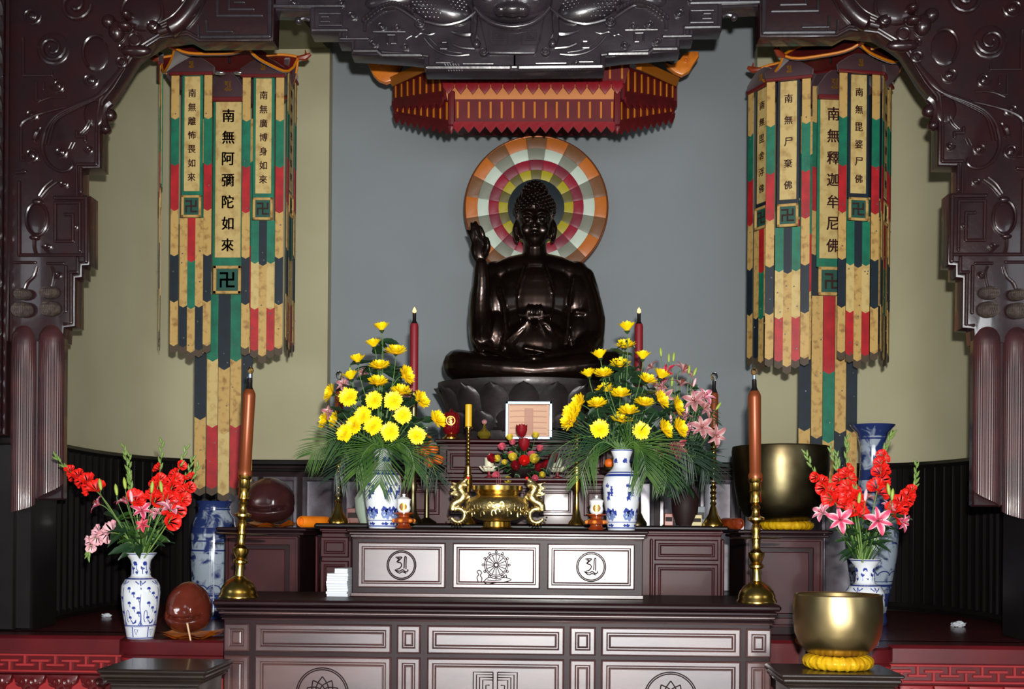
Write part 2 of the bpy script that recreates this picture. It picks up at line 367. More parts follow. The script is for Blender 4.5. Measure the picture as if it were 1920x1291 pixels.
# plan of the curved niche wall, left side, as (x, y)
LW = [(at(u, 900, d).x, d) for u, d in ((-60, 7.08), (40, 7.12), (75, 7.3), (115, 7.7), (180, 8.35), (250, 8.9), (320, 9.3), (400, 9.52), (470, 9.6), (612, 9.6))]
LWs = [(p.x, p.y) for p in spl([(x, y, 0) for x, y in LW], 5)]
XL = LW[-1][0]; XR = at(1417, 500, 9.6).x
def side_x(x, side): return x if side < 0 else (XL + XR) - x
ZW = 2.06
for side, nm in ((-1, 'wall_left'), (1, 'wall_right')):
    b = MB(); P = [(side_x(x, side), y) for x, y in LWs]
    n = len(P); vs = []
    for x, y in P: vs += [(x, y, ZW - .02), (x, y, 5.61)]
    vs += [(P[-1][0], y0_, z) for y0_ in (DB + .14,) for z in (ZW - .02, 5.61)]
    fs = [(2 * i, 2 * i + 2, 2 * i + 3, 2 * i + 1) for i in range(n)]
    if side > 0: fs = [f[::-1] for f in fs]
    b.add(vs, fs); struct(b.build(nm, M['beige'], ang=60))
    # dark slatted wainscot under the plaster, every batten a piece of its own
    b = MB(); vs = []
    for x, y in P: vs += [(x, y + .01, ZP), (x, y + .01, ZW - .02)]
    fs = [(2 * i, 2 * i + 2, 2 * i + 3, 2 * i + 1) for i in range(n - 1)]
    if side > 0: fs = [f[::-1] for f in fs]
    b.add(vs, fs); wn = struct(b.build('trim_%d' % (1 if side < 0 else 2), M['black'], ang=60))
    b = MB()
    for z, t in ((ZW - .03, .03), (ZP + .04, .035)):
        b.tube([(x, y - .01, z) for x, y in P], t, 6)
    b.build('rail', M['black'], wn)
    # walk along the plan and set battens
    acc = 0; nxt = .06
    for i in range(n - 1):
        a = Vector(P[i] + (0,)); c = Vector(P[i + 1] + (0,)); L_ = (c - a).length
        while nxt <= acc + L_:
            p = a.lerp(c, (nxt - acc) / L_); d = (c - a).normalized(); ang_ = math.atan2(d.y, d.x)
            if p.y < 9.55:
                bb = MB(); bb.box(-.022, .022, -.03, .02, ZP + .03, ZW - .05, .006)
                o = bb.build('batten', M['slat'], wn); o.location = (p.x, p.y, 0); o.rotation_euler = (0, 0, ang_)
            nxt += .115
        acc += L_
# blue-grey back wall, panelled below
b = MB(); b.box(XL - .3, XR + .3, DB + .14, DB + .3, ZP, 8); struct(b.build('wall_back', M['blue']))
b = MB(); b.box(XL - .9, XR + .9, DB - .03, DB + .12, ZP, ZW, .005); bk = struct(b.build('trim_3', M['altard']))
b = MB(); b.box(XL - .92, XR + .92, DB - .075, DB - .03, ZW - .05, ZW, .012); b.box(XL - .92, XR + .92, DB - .06, DB - .03, ZW - .1, ZW - .075, .008); b.build('rail', M['black'], bk)
x = XL - .88
while x < XR + .85:
    b = MB(); b.rings(x, x + .3, ZP + .1, ZW - .14, DB - .03, [(0, 0), (.006, .025), (.03, .03), (.045, .012), (.07, .008)]); b.build('panel', M['silver'], bk)
    x += .34
# ceiling of the niche: plaster slab with an angled cut-out over the statue
for side in (-1, 1):
    xs = lambda v: side_x(v, side)
    pl = [(xs(XL), DB + .1), (xs(at(560, 400, 9.0).x - .0), 9.0), (xs(at(505, 400, 8.3).x), 8.3), (xs(-4.2), 8.3), (xs(-4.2), DB + .1)]
    b = MB(); n = len(pl)
    b.add([(x, y, 5.61) for x, y in pl] + [(x, y, 5.8) for x, y in pl], [tuple(range(n)), tuple(range(n, 2 * n))] + [(i, (i + 1) % n, n + (i + 1) % n, n + i) for i in range(n)])
    struct(b.build('ceiling', M['olive']))
b = MB(); b.box(-7, 7, 6.6, 12, 8, 8.1); struct(b.build('ceiling', M['olive']))

# ------------------------------------------------------------------ red platform
pf = thing('stepped_platform', 'dark red painted platform with raised light red fret border along its front', 'platform', (0, 6.6, 0))
DP = 6.62
b = MB(); b.box(-4.2, 4.2, 6.82, 10, .0, ZP, .02); b.box(-4.2, -1.83, DP, 6.9, 0, ZP, .02); b.box(1.50, 4.2, DP, 6.9, 0, ZP, .02); b.build('platform_body', M['redfloor'], pf)
b = MB(); b.box(-4.2, -1.83, DP - .02, DP + .01, .02, ZP - .23, .004); b.box(1.5, 4.2, DP - .02, DP + .01, .02, ZP - .23, .004); b.build('front_board', M['redface'], pf)
zb0, zb1 = ZP - .215, ZP - .105
b = MB(); b.box(-4.2, -1.83, DP - .03, DP + .01, zb0, zb1, .004); b.build('border_board', M['redcarve'], pf); b = MB(); b.box(1.5, 4.2, DP - .03, DP + .01, zb0, zb1, .004); b.build('border_board', M['redcarve'], pf)
for sx0, sx1 in ((-4.2, -1.84), (1.62, 4.2)):
    b = MB()
    b.box(sx0, sx1, DP - .048, DP - .025, zb1 - .014, zb1, .003); b.build('border_rail', M['redlite'], pf); b = MB(); b.box(sx0, sx1, DP - .048, DP - .025, zb0, zb0 + .014, .003); b.build('border_rail', M['redlite'], pf)
    x = sx0 + .05; k = 0; h = zb1 - zb0
    while x < sx1 - .05:
        b = MB(); t = .017
        if k % 2 == 0: b.box(x - t / 2, x + t / 2, DP - .046, DP - .025, zb0 + .01, zb0 + h * .58, .003); b.box(x - .055, x + .055, DP - .047, DP - .025, zb0 + h * .55, zb0 + h * .55 + t, .003)
        else: b.box(x - t / 2, x + t / 2, DP - .046, DP - .025, zb1 - h * .58, zb1 - .01, .003); b.box(x - .055, x + .055, DP - .047, DP - .025, zb0 + h * .32, zb0 + h * .32 + t, .003)
        if abs(x) > 1.3: b.build('fret_piece', M['redlite'], pf)
        x += .0925; k += 1
    x = sx0 + .1; k = 0
    while x < sx1:
        b = MB(); zt = zb0 - .012
        b.prism([(x - .1, zt), (x - .085, zt - .05), (x - .05, zt - .075), (x - .03, zt - .12), (x, zt - .15), (x + .03, zt - .12), (x + .05, zt - .075), (x + .085, zt - .05), (x + .1, zt)], DP - .06, DP - .01, .012)
        for s_ in (-1, 1):
            b.tube([(x + s_ * (.02 + .03 * a / 6 + .022 * cos(a)), DP - .064, zt - .045 + .022 * sin(a)) for a in [q * .6 for q in range(11)]], .008, 6)
        b.ell((x, DP - .06, zt - .1), (.022, .02, .03), 10, 6)
        b.build('apron_scallop', M['redcarve'] if sx0 < 0 else M['redlite'], pf); x += .2
# projecting rounded ends on both sides of the altar
for s_, xa, xb in ((-1, at(208, 1200, 6.35).x, -1.81), (1, 1.51, at(1688, 1200, 6.35).x)):
    def bulge(o_, s_=s_, xa=xa, xb=xb):
        q = []; xo = xa if s_ < 0 else xb; xi = xb if s_ < 0 else xa; R = .16
        q.append((xi, DP + .02)); q.append((xi, 6.35 + o_))
        for i in range(9):
            a = i / 8 * pi / 2; q.append((xo - s_ * (R - (R - o_) * sin(a)), 6.35 + R - (R - o_) * cos(a)))
        q.append((xo - s_ * o_, DP + .02)); return q
    b = MB()
    lv = [(bulge(.02), ZP + .008), (bulge(.0), ZP - .005), (bulge(0), ZP - .075), (bulge(.012), ZP - .085), (bulge(.012), ZP - .1)]
    n = len(lv[0][0]); vs = [(x, y, z) for P, z in lv for x, y in P]; fs = [tuple(range(n))]
    for j in range(len(lv) - 1):
        for i in range(n): a, c = j * n + i, j * n + (i + 1) % n; fs.append((a, c, c + n, a + n))
    b.add(vs, fs); b.build('projecting_slab', M['redfloor'], pf)
    b = MB(); P = bulge(.008); b.add([(x, y, z) for z in (ZP - .1, ZP - .118) for x, y in P], [(i, (i + 1) % n, (i + 1) % n + n, i + n) for i in range(n)]); b.build('slab_edging', M['redlite'], pf)
    b = MB(); P = bulge(.03); b.add([(x, y, z) for z in (ZP - .118, 0) for x, y in P], [(i, (i + 1) % n, (i + 1) % n + n, i + n) for i in range(n)]); b.build('slab_base', M['redface'], pf)
# plinths the arch stands on
for s_ in (-1, 1):
    xa, xb = at(-60, 1100, 7).x, at(74, 1100, 7).x
    if s_ > 0: xa, xb = at(1909, 1100, 7).x, at(2040, 1100, 7).x
    b = MB(); b.box(xa, xb, 6.9, 7.25, ZP, 2.05, .015); b.box(xa, xb - .1 if s_ < 0 else xb, 6.87, 6.91, ZP, 2.0, .012)
    b.box(xa, xb - .22 if s_ < 0 else xb, 6.84, 6.88, ZP, 1.98, .01)
    struct(b.build('trim_%d' % (4 if s_ < 0 else 5), M['black']))

# plain wall round the arch, outside the picture
for nm, xa, xb in (('wall_front_left', -7, -3.5), ('wall_front_right', 3.55, 7)):
    b = MB(); b.box(xa, xb, 7.02, 7.06, 0, 8); struct(b.build(nm, M['black']))
b = MB(); b.box(-3.5, 3.55, 6.96, 7.05, at(960, -50, 6.9).z, 8); struct(b.build('wall_front_upper', M['black']))
# ================================================================== CARVED ARCH
DA = 6.9; XA = at(961, 600, DA).x
arch = thing('carved_arch', 'dark lacquered carved wood arch with dragon masks, frets and fluted hangings', 'arch', (0, DA, 0))
def apath(pts, k=5, proud=.0, sp=True):
    q = [at(u, v, DA) - Vector((0, proud, 0)) for u, v in pts]
    return spl(q, k) if sp and len(q) > 2 else q
a_parts = []   # (name, MB, material) of the left half; each is mirrored for the right half
def apart(name, mb, m): a_parts.append((name, mb, m))
p_ = px(DA)
lint = [(515, -60), (972, -60), (972, 133), (797, 133), (797, 112), (765, 108), (658, 101), (658, 79), (634, 79), (634, 62), (582, 62), (582, 22), (515, 20)]
b = MB(); b.prism(pxpoly(DA, lint), DA, DA + .13, .018); apart('lintel_panel', b, M['carve'])
corner = [(14, -60), (515, -60), (515, 20), (513, 77), (372, 78), (350, 66), (300, 72), (268, 92), (250, 106), (236, 128), (215, 163), (194, 190), (190, 215), (188, 246), (188, 315), (151, 316), (151, 363), (168, 366), (168, 497), (154, 498), (154, 520), (141, 521), (141, 612), (120, 614), (118, 640), (16, 640)]
b = MB(); b.prism(pxpoly(DA, corner), DA, DA + .13, .018); apart('corner_panel', b, M['carver'])
def fret(name, paths, r, m, proud=.004):
    b = MB()
    for P in paths:
        q = [at(u, v, DA) - Vector((0, proud, 0)) for u, v in P]
        for i in range(len(q) - 1):
            b.tube([q[i], q[i + 1]], r * p_, 8)
        for z in q: b.ell(z, r * p_, 8, 6)
    apart(name, b, m)
L1, L2 = M['carve'], M['carver']
def edge(ol, ins, r, m, proud=.002):
    P = [Vector((at(u, v, DA).x, at(u, v, DA).z)) for u, v in ol]; n = len(P); q = []
    for i in range(n):
        a = P[max(i - 1, 0)]; c = P[i]; e = P[min(i + 1, n - 1)]; d1 = (c - a).normalized() if i else (e - c).normalized(); d2 = (e - c).normalized() if i < n - 1 else d1
        n1 = Vector((-d1.y, d1.x)); n2 = Vector((-d2.y, d2.x)); mm = n1 + n2; mm = mm / max(mm.dot(n1), .5); w = c + mm * ins * p_; q.append(Vector((w.x, DA - proud, w.y)))
    b = MB(); b.tube(q, r * p_, 8); apart('edge_moulding', b, m)
edge([p for p in lint[2:]], -7, 3.2, L1); edge(corner[2:24], -7, 3.2, L2)
fret('fret_moulding', [[(506, -5), (506, 69), (378, 70)]], 4.5, L1); fret('fret_moulding', [[(492, 30), (408, 30), (408, -10)], [(476, 18), (430, 18), (430, -8)], [(458, 5), (440, 5)]], 3, L1)
fret('fret_moulding', [[(388, 40), (388, 60), (436, 60)], [(372, 48), (372, 68)]], 2.5, L1)
fret('fret_moulding', [[(515, 12), (640, 12)], [(586, 18), (586, 57), (650, 57)]], 4, L1); fret('fret_moulding', [[(598, 26), (640, 26), (640, 48), (598, 48)], [(616, 32), (602, 32), (602, 41), (618, 41)]], 2.4, L1)
fret('fret_moulding', [[(638, 73), (690, 73)], [(650, 57), (650, 70)]], 3.2, L1); fret('fret_moulding', [[(664, 96), (708, 96), (717, 104), (790, 104)]], 4.5, L1)
fret('fret_moulding', [[(726, 82), (726, 66), (742, 66), (742, 82), (734, 82)], [(700, 60), (760, 60)]], 2.4, L1)
fret('fret_moulding', [[(801, 127), (956, 127)], [(800, 112), (800, 127)]], 5, L1); fret('fret_moulding', [[(818, 118), (845, 118)], [(868, 120), (925, 120)], [(830, 80), (838, 80), (838, 92), (826, 92)]], 2, L1)
b = MB(); b.ell(at(560, 39, DA), 7 * p_); b.tube(apath([(560, 38), (572, 34), (582, 38)]), 4 * p_); apart('knob', b, L1)
# scaly winged body
b = MB(); R = Matrix.Rotation(rad(16), 3, 'Y')
b.ell(at(826, 16, DA) - Vector((0, .01, 0)), (62 * p_, .07, 30 * p_), 24, 14, R); b.ell(at(742, -4, DA), (60 * p_, .05, 22 * p_), 20, 12, Matrix.Rotation(rad(-12), 3, 'Y'))
apart('wing_body', b, L1)
b = MB(); rnd = random.Random(3)
for i in range(7):
    for j in range(13):
        u = 775 + j * 8 + (i % 2) * 4; v = 2 + i * 6 + (j - 6) * .9
        e = ((u - 826) / 60) ** 2 + ((v - 16 - (u - 826) * .1) / 28) ** 2
        if e < .85: b.ell(at(u, v, DA) - Vector((0, .01 + .062 * math.sqrt(1 - e), 0)), (4.6 * p_, .008, 3.4 * p_), 8, 5, Matrix.Rotation(rad(25), 3, 'Y'))
for j in range(16):
    u = 684 + j * 6; v = 44 - 30 * sin(j / 15 * 2.6); b.ell(at(u, v - 3, DA) - Vector((0, .03, 0)), (6 * p_, .03, 4 * p_), 8, 6, Matrix.Rotation(rad(-50 + j * 6), 3, 'Y'))
apart('scale', b, L1)
b = MB(); b.tube(apath([(897, 22), (884, 33), (866, 44), (832, 51), (797, 44)], proud=.03), 3.5 * p_); b.tube(apath([(684, 60), (686, 42), (700, 24), (738, 14), (772, 32), (790, 46)], proud=.01), 3.5 * p_); apart('ridge', b, L1)
def spiral(u, v, R_, turns, dirn=1, r=2.2, proud=.02, k=26, a0=0):
    return [at(u + dirn * (R_ * (1 - .8 * i / k)) * cos(a0 + turns * 2 * pi * i / k), v + (R_ * (1 - .8 * i / k)) * sin(a0 + turns * 2 * pi * i / k), DA) - Vector((0, proud, 0)) for i in range(k + 1)]
b = MB(); b.tube(spiral(787, 45, 9, 1.7), 2.2 * p_, 6); b.ell(at(787, 45, DA), (11 * p_, .02, 10 * p_)); apart('scroll', b, L1)
b = MB(); b.tube(apath([(762, 74), (772, 68), (780, 70), (790, 63), (804, 66), (818, 62)], proud=.004), [2 * p_] * 25 + [1 * p_]); apart('cloud_curl', b, L1)
b = MB(); b.tube(apath([(846, 60), (868, 66), (890, 66), (898, 74)], proud=.005), [1.5 * p_ + 4 * p_ * sin(i / 15 * pi) for i in range(16)]); b.tube(apath([(850, 84), (866, 90), (890, 92)], proud=.005), 3 * p_); apart('leaf', b, L1)
b = MB(); b.tube(apath([(796, 72), (812, 90), (832, 101), (856, 105), (880, 103)], proud=.004), 2.4 * p_); b.tube(apath([(806, 72), (820, 86), (840, 96), (866, 100)], proud=.004), 1.6 * p_); apart('sweep', b, L1)
b = MB(); b.tube(apath([(890, 24), (889, 50), (888, 72), (893, 90)], proud=.015), [7 * p_] * 8 + [6 * p_] * 8); b.ell(at(894, 85, DA) - Vector((0, .015, 0)), (8 * p_, .03, 9 * p_)); apart('horn', b, L1)
b = MB(); b.ell(at(907, 99, DA), (9 * p_, .035, 9 * p_)); b.tube(spiral(907, 99, 8, 1.5, proud=.03), 1.8 * p_, 6); apart('scroll', b, L1)
b = MB(); b.tube(spiral(934, 70, 15, 2.2, proud=.034, k=9, a0=.78), 1.1 * p_, 5); b.tube([q - Vector((0, .03, 0)) for q in pxpath(DA, [(915, 45), (917, 80), (924, 88), (952, 88), (952, 52)])], 1.3 * p_, 5); apart('key_spiral', b, L1)
b = MB()
for i in range(6): b.tube([at(842 + i * 5, 133, DA) - Vector((0, .0, 0)), at(834 + i * 5, 122, DA) - Vector((0, .02, 0))], 1.4 * p_, 5)
apart('binding', b, L1)
# corner mask and ribbons
b = MB(); b.ell(at(205, 42, DA), (14 * p_, .05, 14 * p_)); apart('eye_ball', b, L2)
b = MB(); b.ell(at(268, 22, DA), (40 * p_, .04, 38 * p_), 24, 14); b.tube([at(268 + 38 * cos(a), 24 + 36 * sin(a), DA) - Vector((0, .015, 0)) for a in [q * .22 for q in range(-16, 6)]], 3 * p_, 6); apart('mask_cheek', b, L2)
b = MB(); b.tube(apath([(300, 62), (328, 52), (352, 30), (372, -2), (380, -30)], proud=.02), [9 * p_] * 4 + [17 * p_] * 14 + [12 * p_] * 3, 10)
for k in (-9, -2, 5): b.tube(apath([(308 + k * .4, 56 + k * .6), (332 + k * .5, 44 + k * .6), (354 + k * .9, 24 + k * .5), (372 + k, -4)], proud=.058), 2.2 * p_, 6)
apart('horn', b, L2)
b = MB(); b.ell(at(290, 54, DA) - Vector((0, .02, 0)), (13 * p_, .05, 12 * p_)); b.ell(at(312, 58, DA) - Vector((0, .01, 0)), (12 * p_, .04, 8 * p_)); b.tube(spiral(290, 54, 10, 1.3, proud=.06), 2 * p_, 6); apart('nostril', b, L2)
b = MB(); b.ell(at(243, 34, DA) - Vector((0, .03, 0)), (11 * p_, .06, 9 * p_)); b.ell(at(240, 56, DA) - Vector((0, .04, 0)), (15 * p_, .05, 9 * p_)); b.ell(at(222, 62, DA) - Vector((0, .02, 0)), (16 * p_, .05, 20 * p_)); b.ell(at(255, 96, DA), (30 * p_, .04, 12 * p_)); apart('mask_snout', b, L2)
b = MB(); b.tube([at(257 + 11 * cos(a), 79 + 11 * sin(a), DA) - Vector((0, .04, 0)) for a in [i * pi / 10 for i in range(20)]], 2.4 * p_, 8, closed=True); b.tube([at(232 + 9 * cos(a), 120 + 9 * sin(a), DA) - Vector((0, .03, 0)) for a in [i * pi / 10 for i in range(20)]], 3.4 * p_, 8, closed=True); apart('ring', b, L2)
b = MB(); b.ell(at(180, 102, DA), (26 * p_, .016, 34 * p_), 20, 12); b.tube([at(182 + 25 * cos(a), 100 + 32 * sin(a), DA) - Vector((0, .015, 0)) for a in [2.2 + q * .2 for q in range(16)]], 3 * p_, 6); apart('mask_jowl', b, L2)
b = MB(); b.ell(at(100, 92, DA), (32 * p_, .012, 32 * p_), 20, 10); b.tube(spiral(100, 92, 25, 1.6, proud=.018), [4.5 * p_ - i * .08 * p_ for i in range(27)], 8); apart('scroll', b, L2)
b = MB(); b.tube(spiral(142, 10, 30, 1.4, proud=.012), 4 * p_, 8); apart('scroll', b, L2)
for q, (k, r) in enumerate(((0, 5), (7, 3.2), (13, 2.4))):
    b = MB(); b.tube(apath([(231 - k * .2, 128), (207, 160 + k * .3), (184, 182 + k * .2), (142, 199 + k * .5), (108, 216 + k * .7), (88 + k * .8, 240 + k * .4), (79 + k, 272)], proud=.012), [(r + 4 * math.exp(-((i - 6) / 3) ** 2) * (1 if q == 0 else .3)) * p_ * (1 - .4 * i / 31) for i in range(31)], 8, flat=.8); apart('ribbon', b, L2)
b = MB(); b.tube(apath([(150, 197), (112, 204), (70, 216), (46, 228), (39, 238)], proud=.004), [2.5 * p_] * 10 + [3.6 * p_] * 11); b.tube(apath([(125, 182), (95, 183), (72, 192)], proud=.003), 2 * p_); apart('ribbon', b, L2)
b = MB(); b.tube(apath([(78, 240), (68, 254), (66, 266)], proud=.01), [3 * p_] * 3 + [6 * p_] * 6 + [3 * p_] * 2); apart('leaf', b, L2)
b = MB(); b.tube(apath([(85, 250), (80, 280), (90, 306), (110, 320), (128, 320), (137, 312), (134, 302)], proud=.008), [4 * p_] * 12 + [3 * p_] * 19); apart('scroll', b, L2)
b = MB(); b.ell(at(204, 213, DA) + Vector((0, .03, 0)), 12 * p_); b.ell(at(196, 240, DA) + Vector((0, .03, 0)), (10 * p_, .04, 9 * p_)); b.tube(apath([(206, 190), (196, 200), (192, 222), (196, 236)], proud=-.02), 8 * p_); b.ell(at(176, 214, DA), (20 * p_, .012, 26 * p_)); apart('knob', b, L2)
b = MB()
for k in (0, 5): b.tube(apath([(168 + k, 226), (162 + k, 240), (152 + k, 250)], proud=.012), 1.6 * p_, 6)
for k in (0, 6): b.tube(apath([(136 + k, 268), (130 + k, 280)], proud=.012, sp=False), 1.6 * p_, 6)
apart('cord', b, L2)
fret('fret_moulding', [[(181, 248), (181, 308), (146, 308)], [(144, 248), (144, 256), (160, 256), (160, 264)], [(152, 316), (152, 360)]], 3.6, L2)
fret('fret_moulding', [[(44, 70), (44, 142), (98, 142), (98, 134)], [(68, 154), (68, 188), (76, 188)], [(82, 156), (82, 168)], [(40, 230), (40, 300), (70, 300)]], 2.4, L2)
fret('fret_moulding', [[(36, 342), (36, 478), (160, 478)], [(48, 322), (30, 324)]], 3.4, L2)
fret('fret_moulding', [[(104, 371), (162, 371), (162, 490)]], 4.4, L2); fret('fret_moulding', [[(122, 402), (137, 402), (137, 452), (104, 452), (104, 380), (150, 380), (150, 470)]], 3.4, L2)
fret('fret_moulding', [[(146, 484), (146, 510), (132, 510)], [(134, 514), (134, 605)], [(124, 500), (124, 584)]], 3.4, L2); fret('fret_moulding', [[(28, 492), (66, 492)], [(90, 494), (120, 494)]], 3, L2)
b = MB(); b.ell(at(70, 411, DA), (19 * p_, .010, 29 * p_), 20, 12); b.tube([at(70 + 20 * cos(a), 411 + 31 * sin(a), DA) - Vector((0, .01, 0)) for a in [i * pi / 14 for i in range(28)]], 2.6 * p_, 6, closed=True); b.ell(at(71, 379, DA) - Vector((0, .01, 0)), (10 * p_, .02, 6 * p_)); b.ell(at(66, 446, DA) - Vector((0, .01, 0)), (10 * p_, .02, 5 * p_)); apart('gourd', b, L2)
b = MB()
for P in (((100, 338), (86, 350), (74, 368)), ((108, 342), (92, 354), (78, 370)), ((65, 450), (65, 465), (69, 478)), ((70, 500), (64, 518), (52, 530), (47, 542)), ((98, 500), (102, 515), (97, 540)), ((80, 462), (90, 472), (98, 478))): b.tube(apath(P, proud=.012), 2.2 * p_, 6)
apart('cord', b, L2)
for (u, v, ru, rv) in ((47, 553, 17, 11), (46, 582, 21, 15), (97, 550, 19, 12), (98, 580, 20, 15)):
    b = MB()
    b.grid(lambda s, t: at(u, v, DA) + Vector(((ru * p_) * sin(pi * t) * cos(2 * pi * s), -.05 * sin(pi * t) * sin(2 * pi * s) - .03 - .004 * (sin(2 * pi * s * 16 + t * 20) * sin(-2 * pi * s * 16 + t * 20)), (rv * p_) * cos(pi * t))), 64, 20, closeu=True)
    apart('rope_knot', b, M['knot'])
for (u, v, R_, tn, m_) in ((60, 30, 18, 1.6, 0), (170, 150, 16, 1.4, 0), (110, 160, 14, -1.5, 0), (60, 215, 12, 1.5, 0), (60, 290, 16, -1.6, 0), (115, 285, 12, 1.4, 0), (168, 280, 9, -1.3, 0), (120, 345, 8, 1.3, 0), (140, 425, 7, 1.3, 0), (90, 462, 7, 1.3, 0), (110, 515, 8, -1.3, 0), (350, 8, 14, 1.5, 0), (230, 90, 10, 1.4, 0), (660, 30, 10, 1.5, 1), (700, 82, 9, 1.4, 1), (760, 88, 9, -1.4, 1), (550, 5, 10, 1.4, 1), (850, 120, 7, 1.3, 1), (640, 5, 9, -1.4, 1), (715, 50, 10, 1.5, 1), (745, 52, 9, -1.4, 1)):
    b = MB(); b.tube(spiral(u, v, R_, abs(tn), dirn=1 if tn > 0 else -1, proud=.006, k=22), [2.4 * p_ * (1 - .02 * i) for i in range(23)], 6); b.ell(at(u, v, DA), (R_ * .45 * p_, .014, R_ * .45 * p_), 10, 6); apart('scroll', b, L1 if m_ else L2)
# fluted hangings
for (uc, uw, bot) in ((43, 24.5, (962, 944)), (94.5, 25, (938, 905))):
    b = MB(); z0 = at(uc, 604, DA).z; zr = [at(uc, v, DA).z for v in bot]; xc = at(uc, 700, DA).x; W = uw * p_
    def fl(s, t):
        a = pi * (.02 + .96 * s); zb = zr[0] + (zr[1] - zr[0]) * s - .012 * sin(pi * s); zz = z0 + (zb - z0) * t
        R_ = (1 - math.exp(-t * 24) * .75) * (1 + .1 * math.exp(-((t - .06) / .05) ** 2)); f = .0 if t < .1 else min(1, (t - .1) * 6)
        r = W * R_ * (1 - .035 * f * (1 + cos(2 * pi * s * 17)) / 2)
        return (xc - r * cos(a), DA + .02 - r * .9 * sin(a) * R_, zz)
    b.grid(fl, 136, 30); apart('fluted_hanging', b, M['flute'])
b = MB(); b.box(at(19, 700, DA).x, at(118, 700, DA).x, DA + .01, DA + .08, at(20, 936, DA).z, at(20, 625, DA).z, .01); apart('hanging_back', b, M['carver'])
# outermost post with twisted carving
b = MB(); b.box(at(-90, 0, DA).x, at(13, 0, DA).x, DA - .05, DA + .25, 2.05, at(0, -90, DA).z, .01); apart('outer_post', b, M['carver'])
b = MB(); x0 = at(-2, 0, DA).x; zt = at(0, -40, DA).z
for ph in (0, 2.1, 4.2):
    b.tube([(x0 + .035 * cos(ph + i * .32), DA - .06 - .03 * sin(ph + i * .32), 2.0 + i * (zt - 2.0) / 190) for i in range(191)], .024, 6)
apart('twisted_moulding', b, M['carve'])
b = MB(); b.box(at(14, 0, DA).x, at(21, 0, DA).x, DA - .03, DA + .05, 2.05, zt, .006); apart('edge_strip', b, M['carver'])
for nm, b, m in a_parts:
    b.build(nm, m, arch); c = MB(); c.v = list(b.v); c.f = list(b.f); c.m = list(b.m); c.mirror(XA); c.build(nm, m, arch)
# centre mask and plaque
b = MB(); b.prism(pxpoly(DA, [(898, 30), (914, 100), (918, 104), (1002, 104), (1006, 100), (1022, 30)]), DA - .03, DA, .008); b.build('fret_plaque', L1, arch)
b = MB(); b.ell(at(961, 8, DA) - Vector((0, .04, 0)), (76 * p_, .13, 42 * p_), 32, 16); b.ell(at(961, 34, DA) - Vector((0, .12, 0)), (26 * p_, .05, 14 * p_)); b.ell(at(940, 36, DA) - Vector((0, .11, 0)), (12 * p_, .05, 10 * p_)); b.ell(at(982, 36, DA) - Vector((0, .11, 0)), (12 * p_, .05, 10 * p_)); b.ell(at(961, 14, DA) - Vector((0, .1, 0)), (14 * p_, .08, 22 * p_))
mk = remesh(b, .008, 3); mk.build('mask_face', L1, arch)
b = MB(); b.tube(apath([(892, 22), (908, 40), (930, 53), (961, 58), (992, 53), (1014, 40), (1030, 22)], proud=.06), 5 * p_, 10); b.build('mask_jaw', L1, arch)
for u in (918, 1004):
    b = MB(); b.ell(at(u, 8, DA) - Vector((0, .12, 0)), (13 * p_, .05, 11 * p_)); b.tube([at(u + 15 * cos(a), 7 + 13 * sin(a), DA) - Vector((0, .14, 0)) for a in [i * pi / 8 for i in range(16)]], 3 * p_, 6, closed=True); b.build('mask_eye', L1, arch)

# ================================================================== FURNITURE
def zat(v, D, u=960): return at(u, v, D).z
def xat(u, D, v=985): return at(u, v, D).x
PR = [(0, 0), (.003, .008), (.010, .013), (.028, .013), (.034, .010), (.036, .003), (.041, .003), (.046, .010), (.052, .012)]
def panel(parent, x0, x1, z0, z1, y, m, sc_=1.0, name='panel'):
    b = MB(); b.rings(x0, x1, z0, z1, y, [(i * sc_, d) for i, d in PR]); return b.build(name, m, parent, ang=12)
def strokes(parent, name, paths, r, m):
    b = MB()
    for P in paths: b.tube(P, r, 6)
    return b.build(name, m, parent)
# ---- front altar table
D1 = 6.0
ax0, ax1 = xat(409, D1), xat(1458, D1)
fa = thing('altar_table', 'long glossy rosewood altar table with panelled front, foremost in the centre', 'altar table', ((ax0 + ax1) / 2, 6.3, 0))
b = MB(); b.box(ax0 - .02, ax1 + .02, D1 - .03, 6.78, ZA - .035, ZA, .012); b.build('tabletop', M['altard'], fa)
b = MB(); b.box(ax0 + .03, ax1 - .03, D1 + .02, 6.7, 0, ZA - .035, .004); b.build('body', M['altard'], fa)
zt = ZA - .035
for i, (dz0, dz1, pr) in enumerate(((.004, .024, .022), (.028, .044, .012), (.050, .062, .006), (.066, .074, .0))):
    b = MB(); b.box(ax0 + .02 - pr, ax1 - .02 + pr, D1 + .0 - pr, D1 + .06, zt - dz1, zt - dz0, .006); b.build('moulding', M['altar'] if i % 2 else M['altard'], fa)
def zz(v): return 1.51 - (v - 985) * D1 / F   # front plane, at the picture's centre line
cols = [(ax0 + .025, ax0 + .178)]
pxs = [(420, 468), (478, 735), (745, 790), (802, 1060), (1070, 1119), (1129, 1392), (1401, 1449)]
zr1 = (zt - .094 - .155, zt - .094); zr2 = (.12, zt - .094 - .155 - .02)
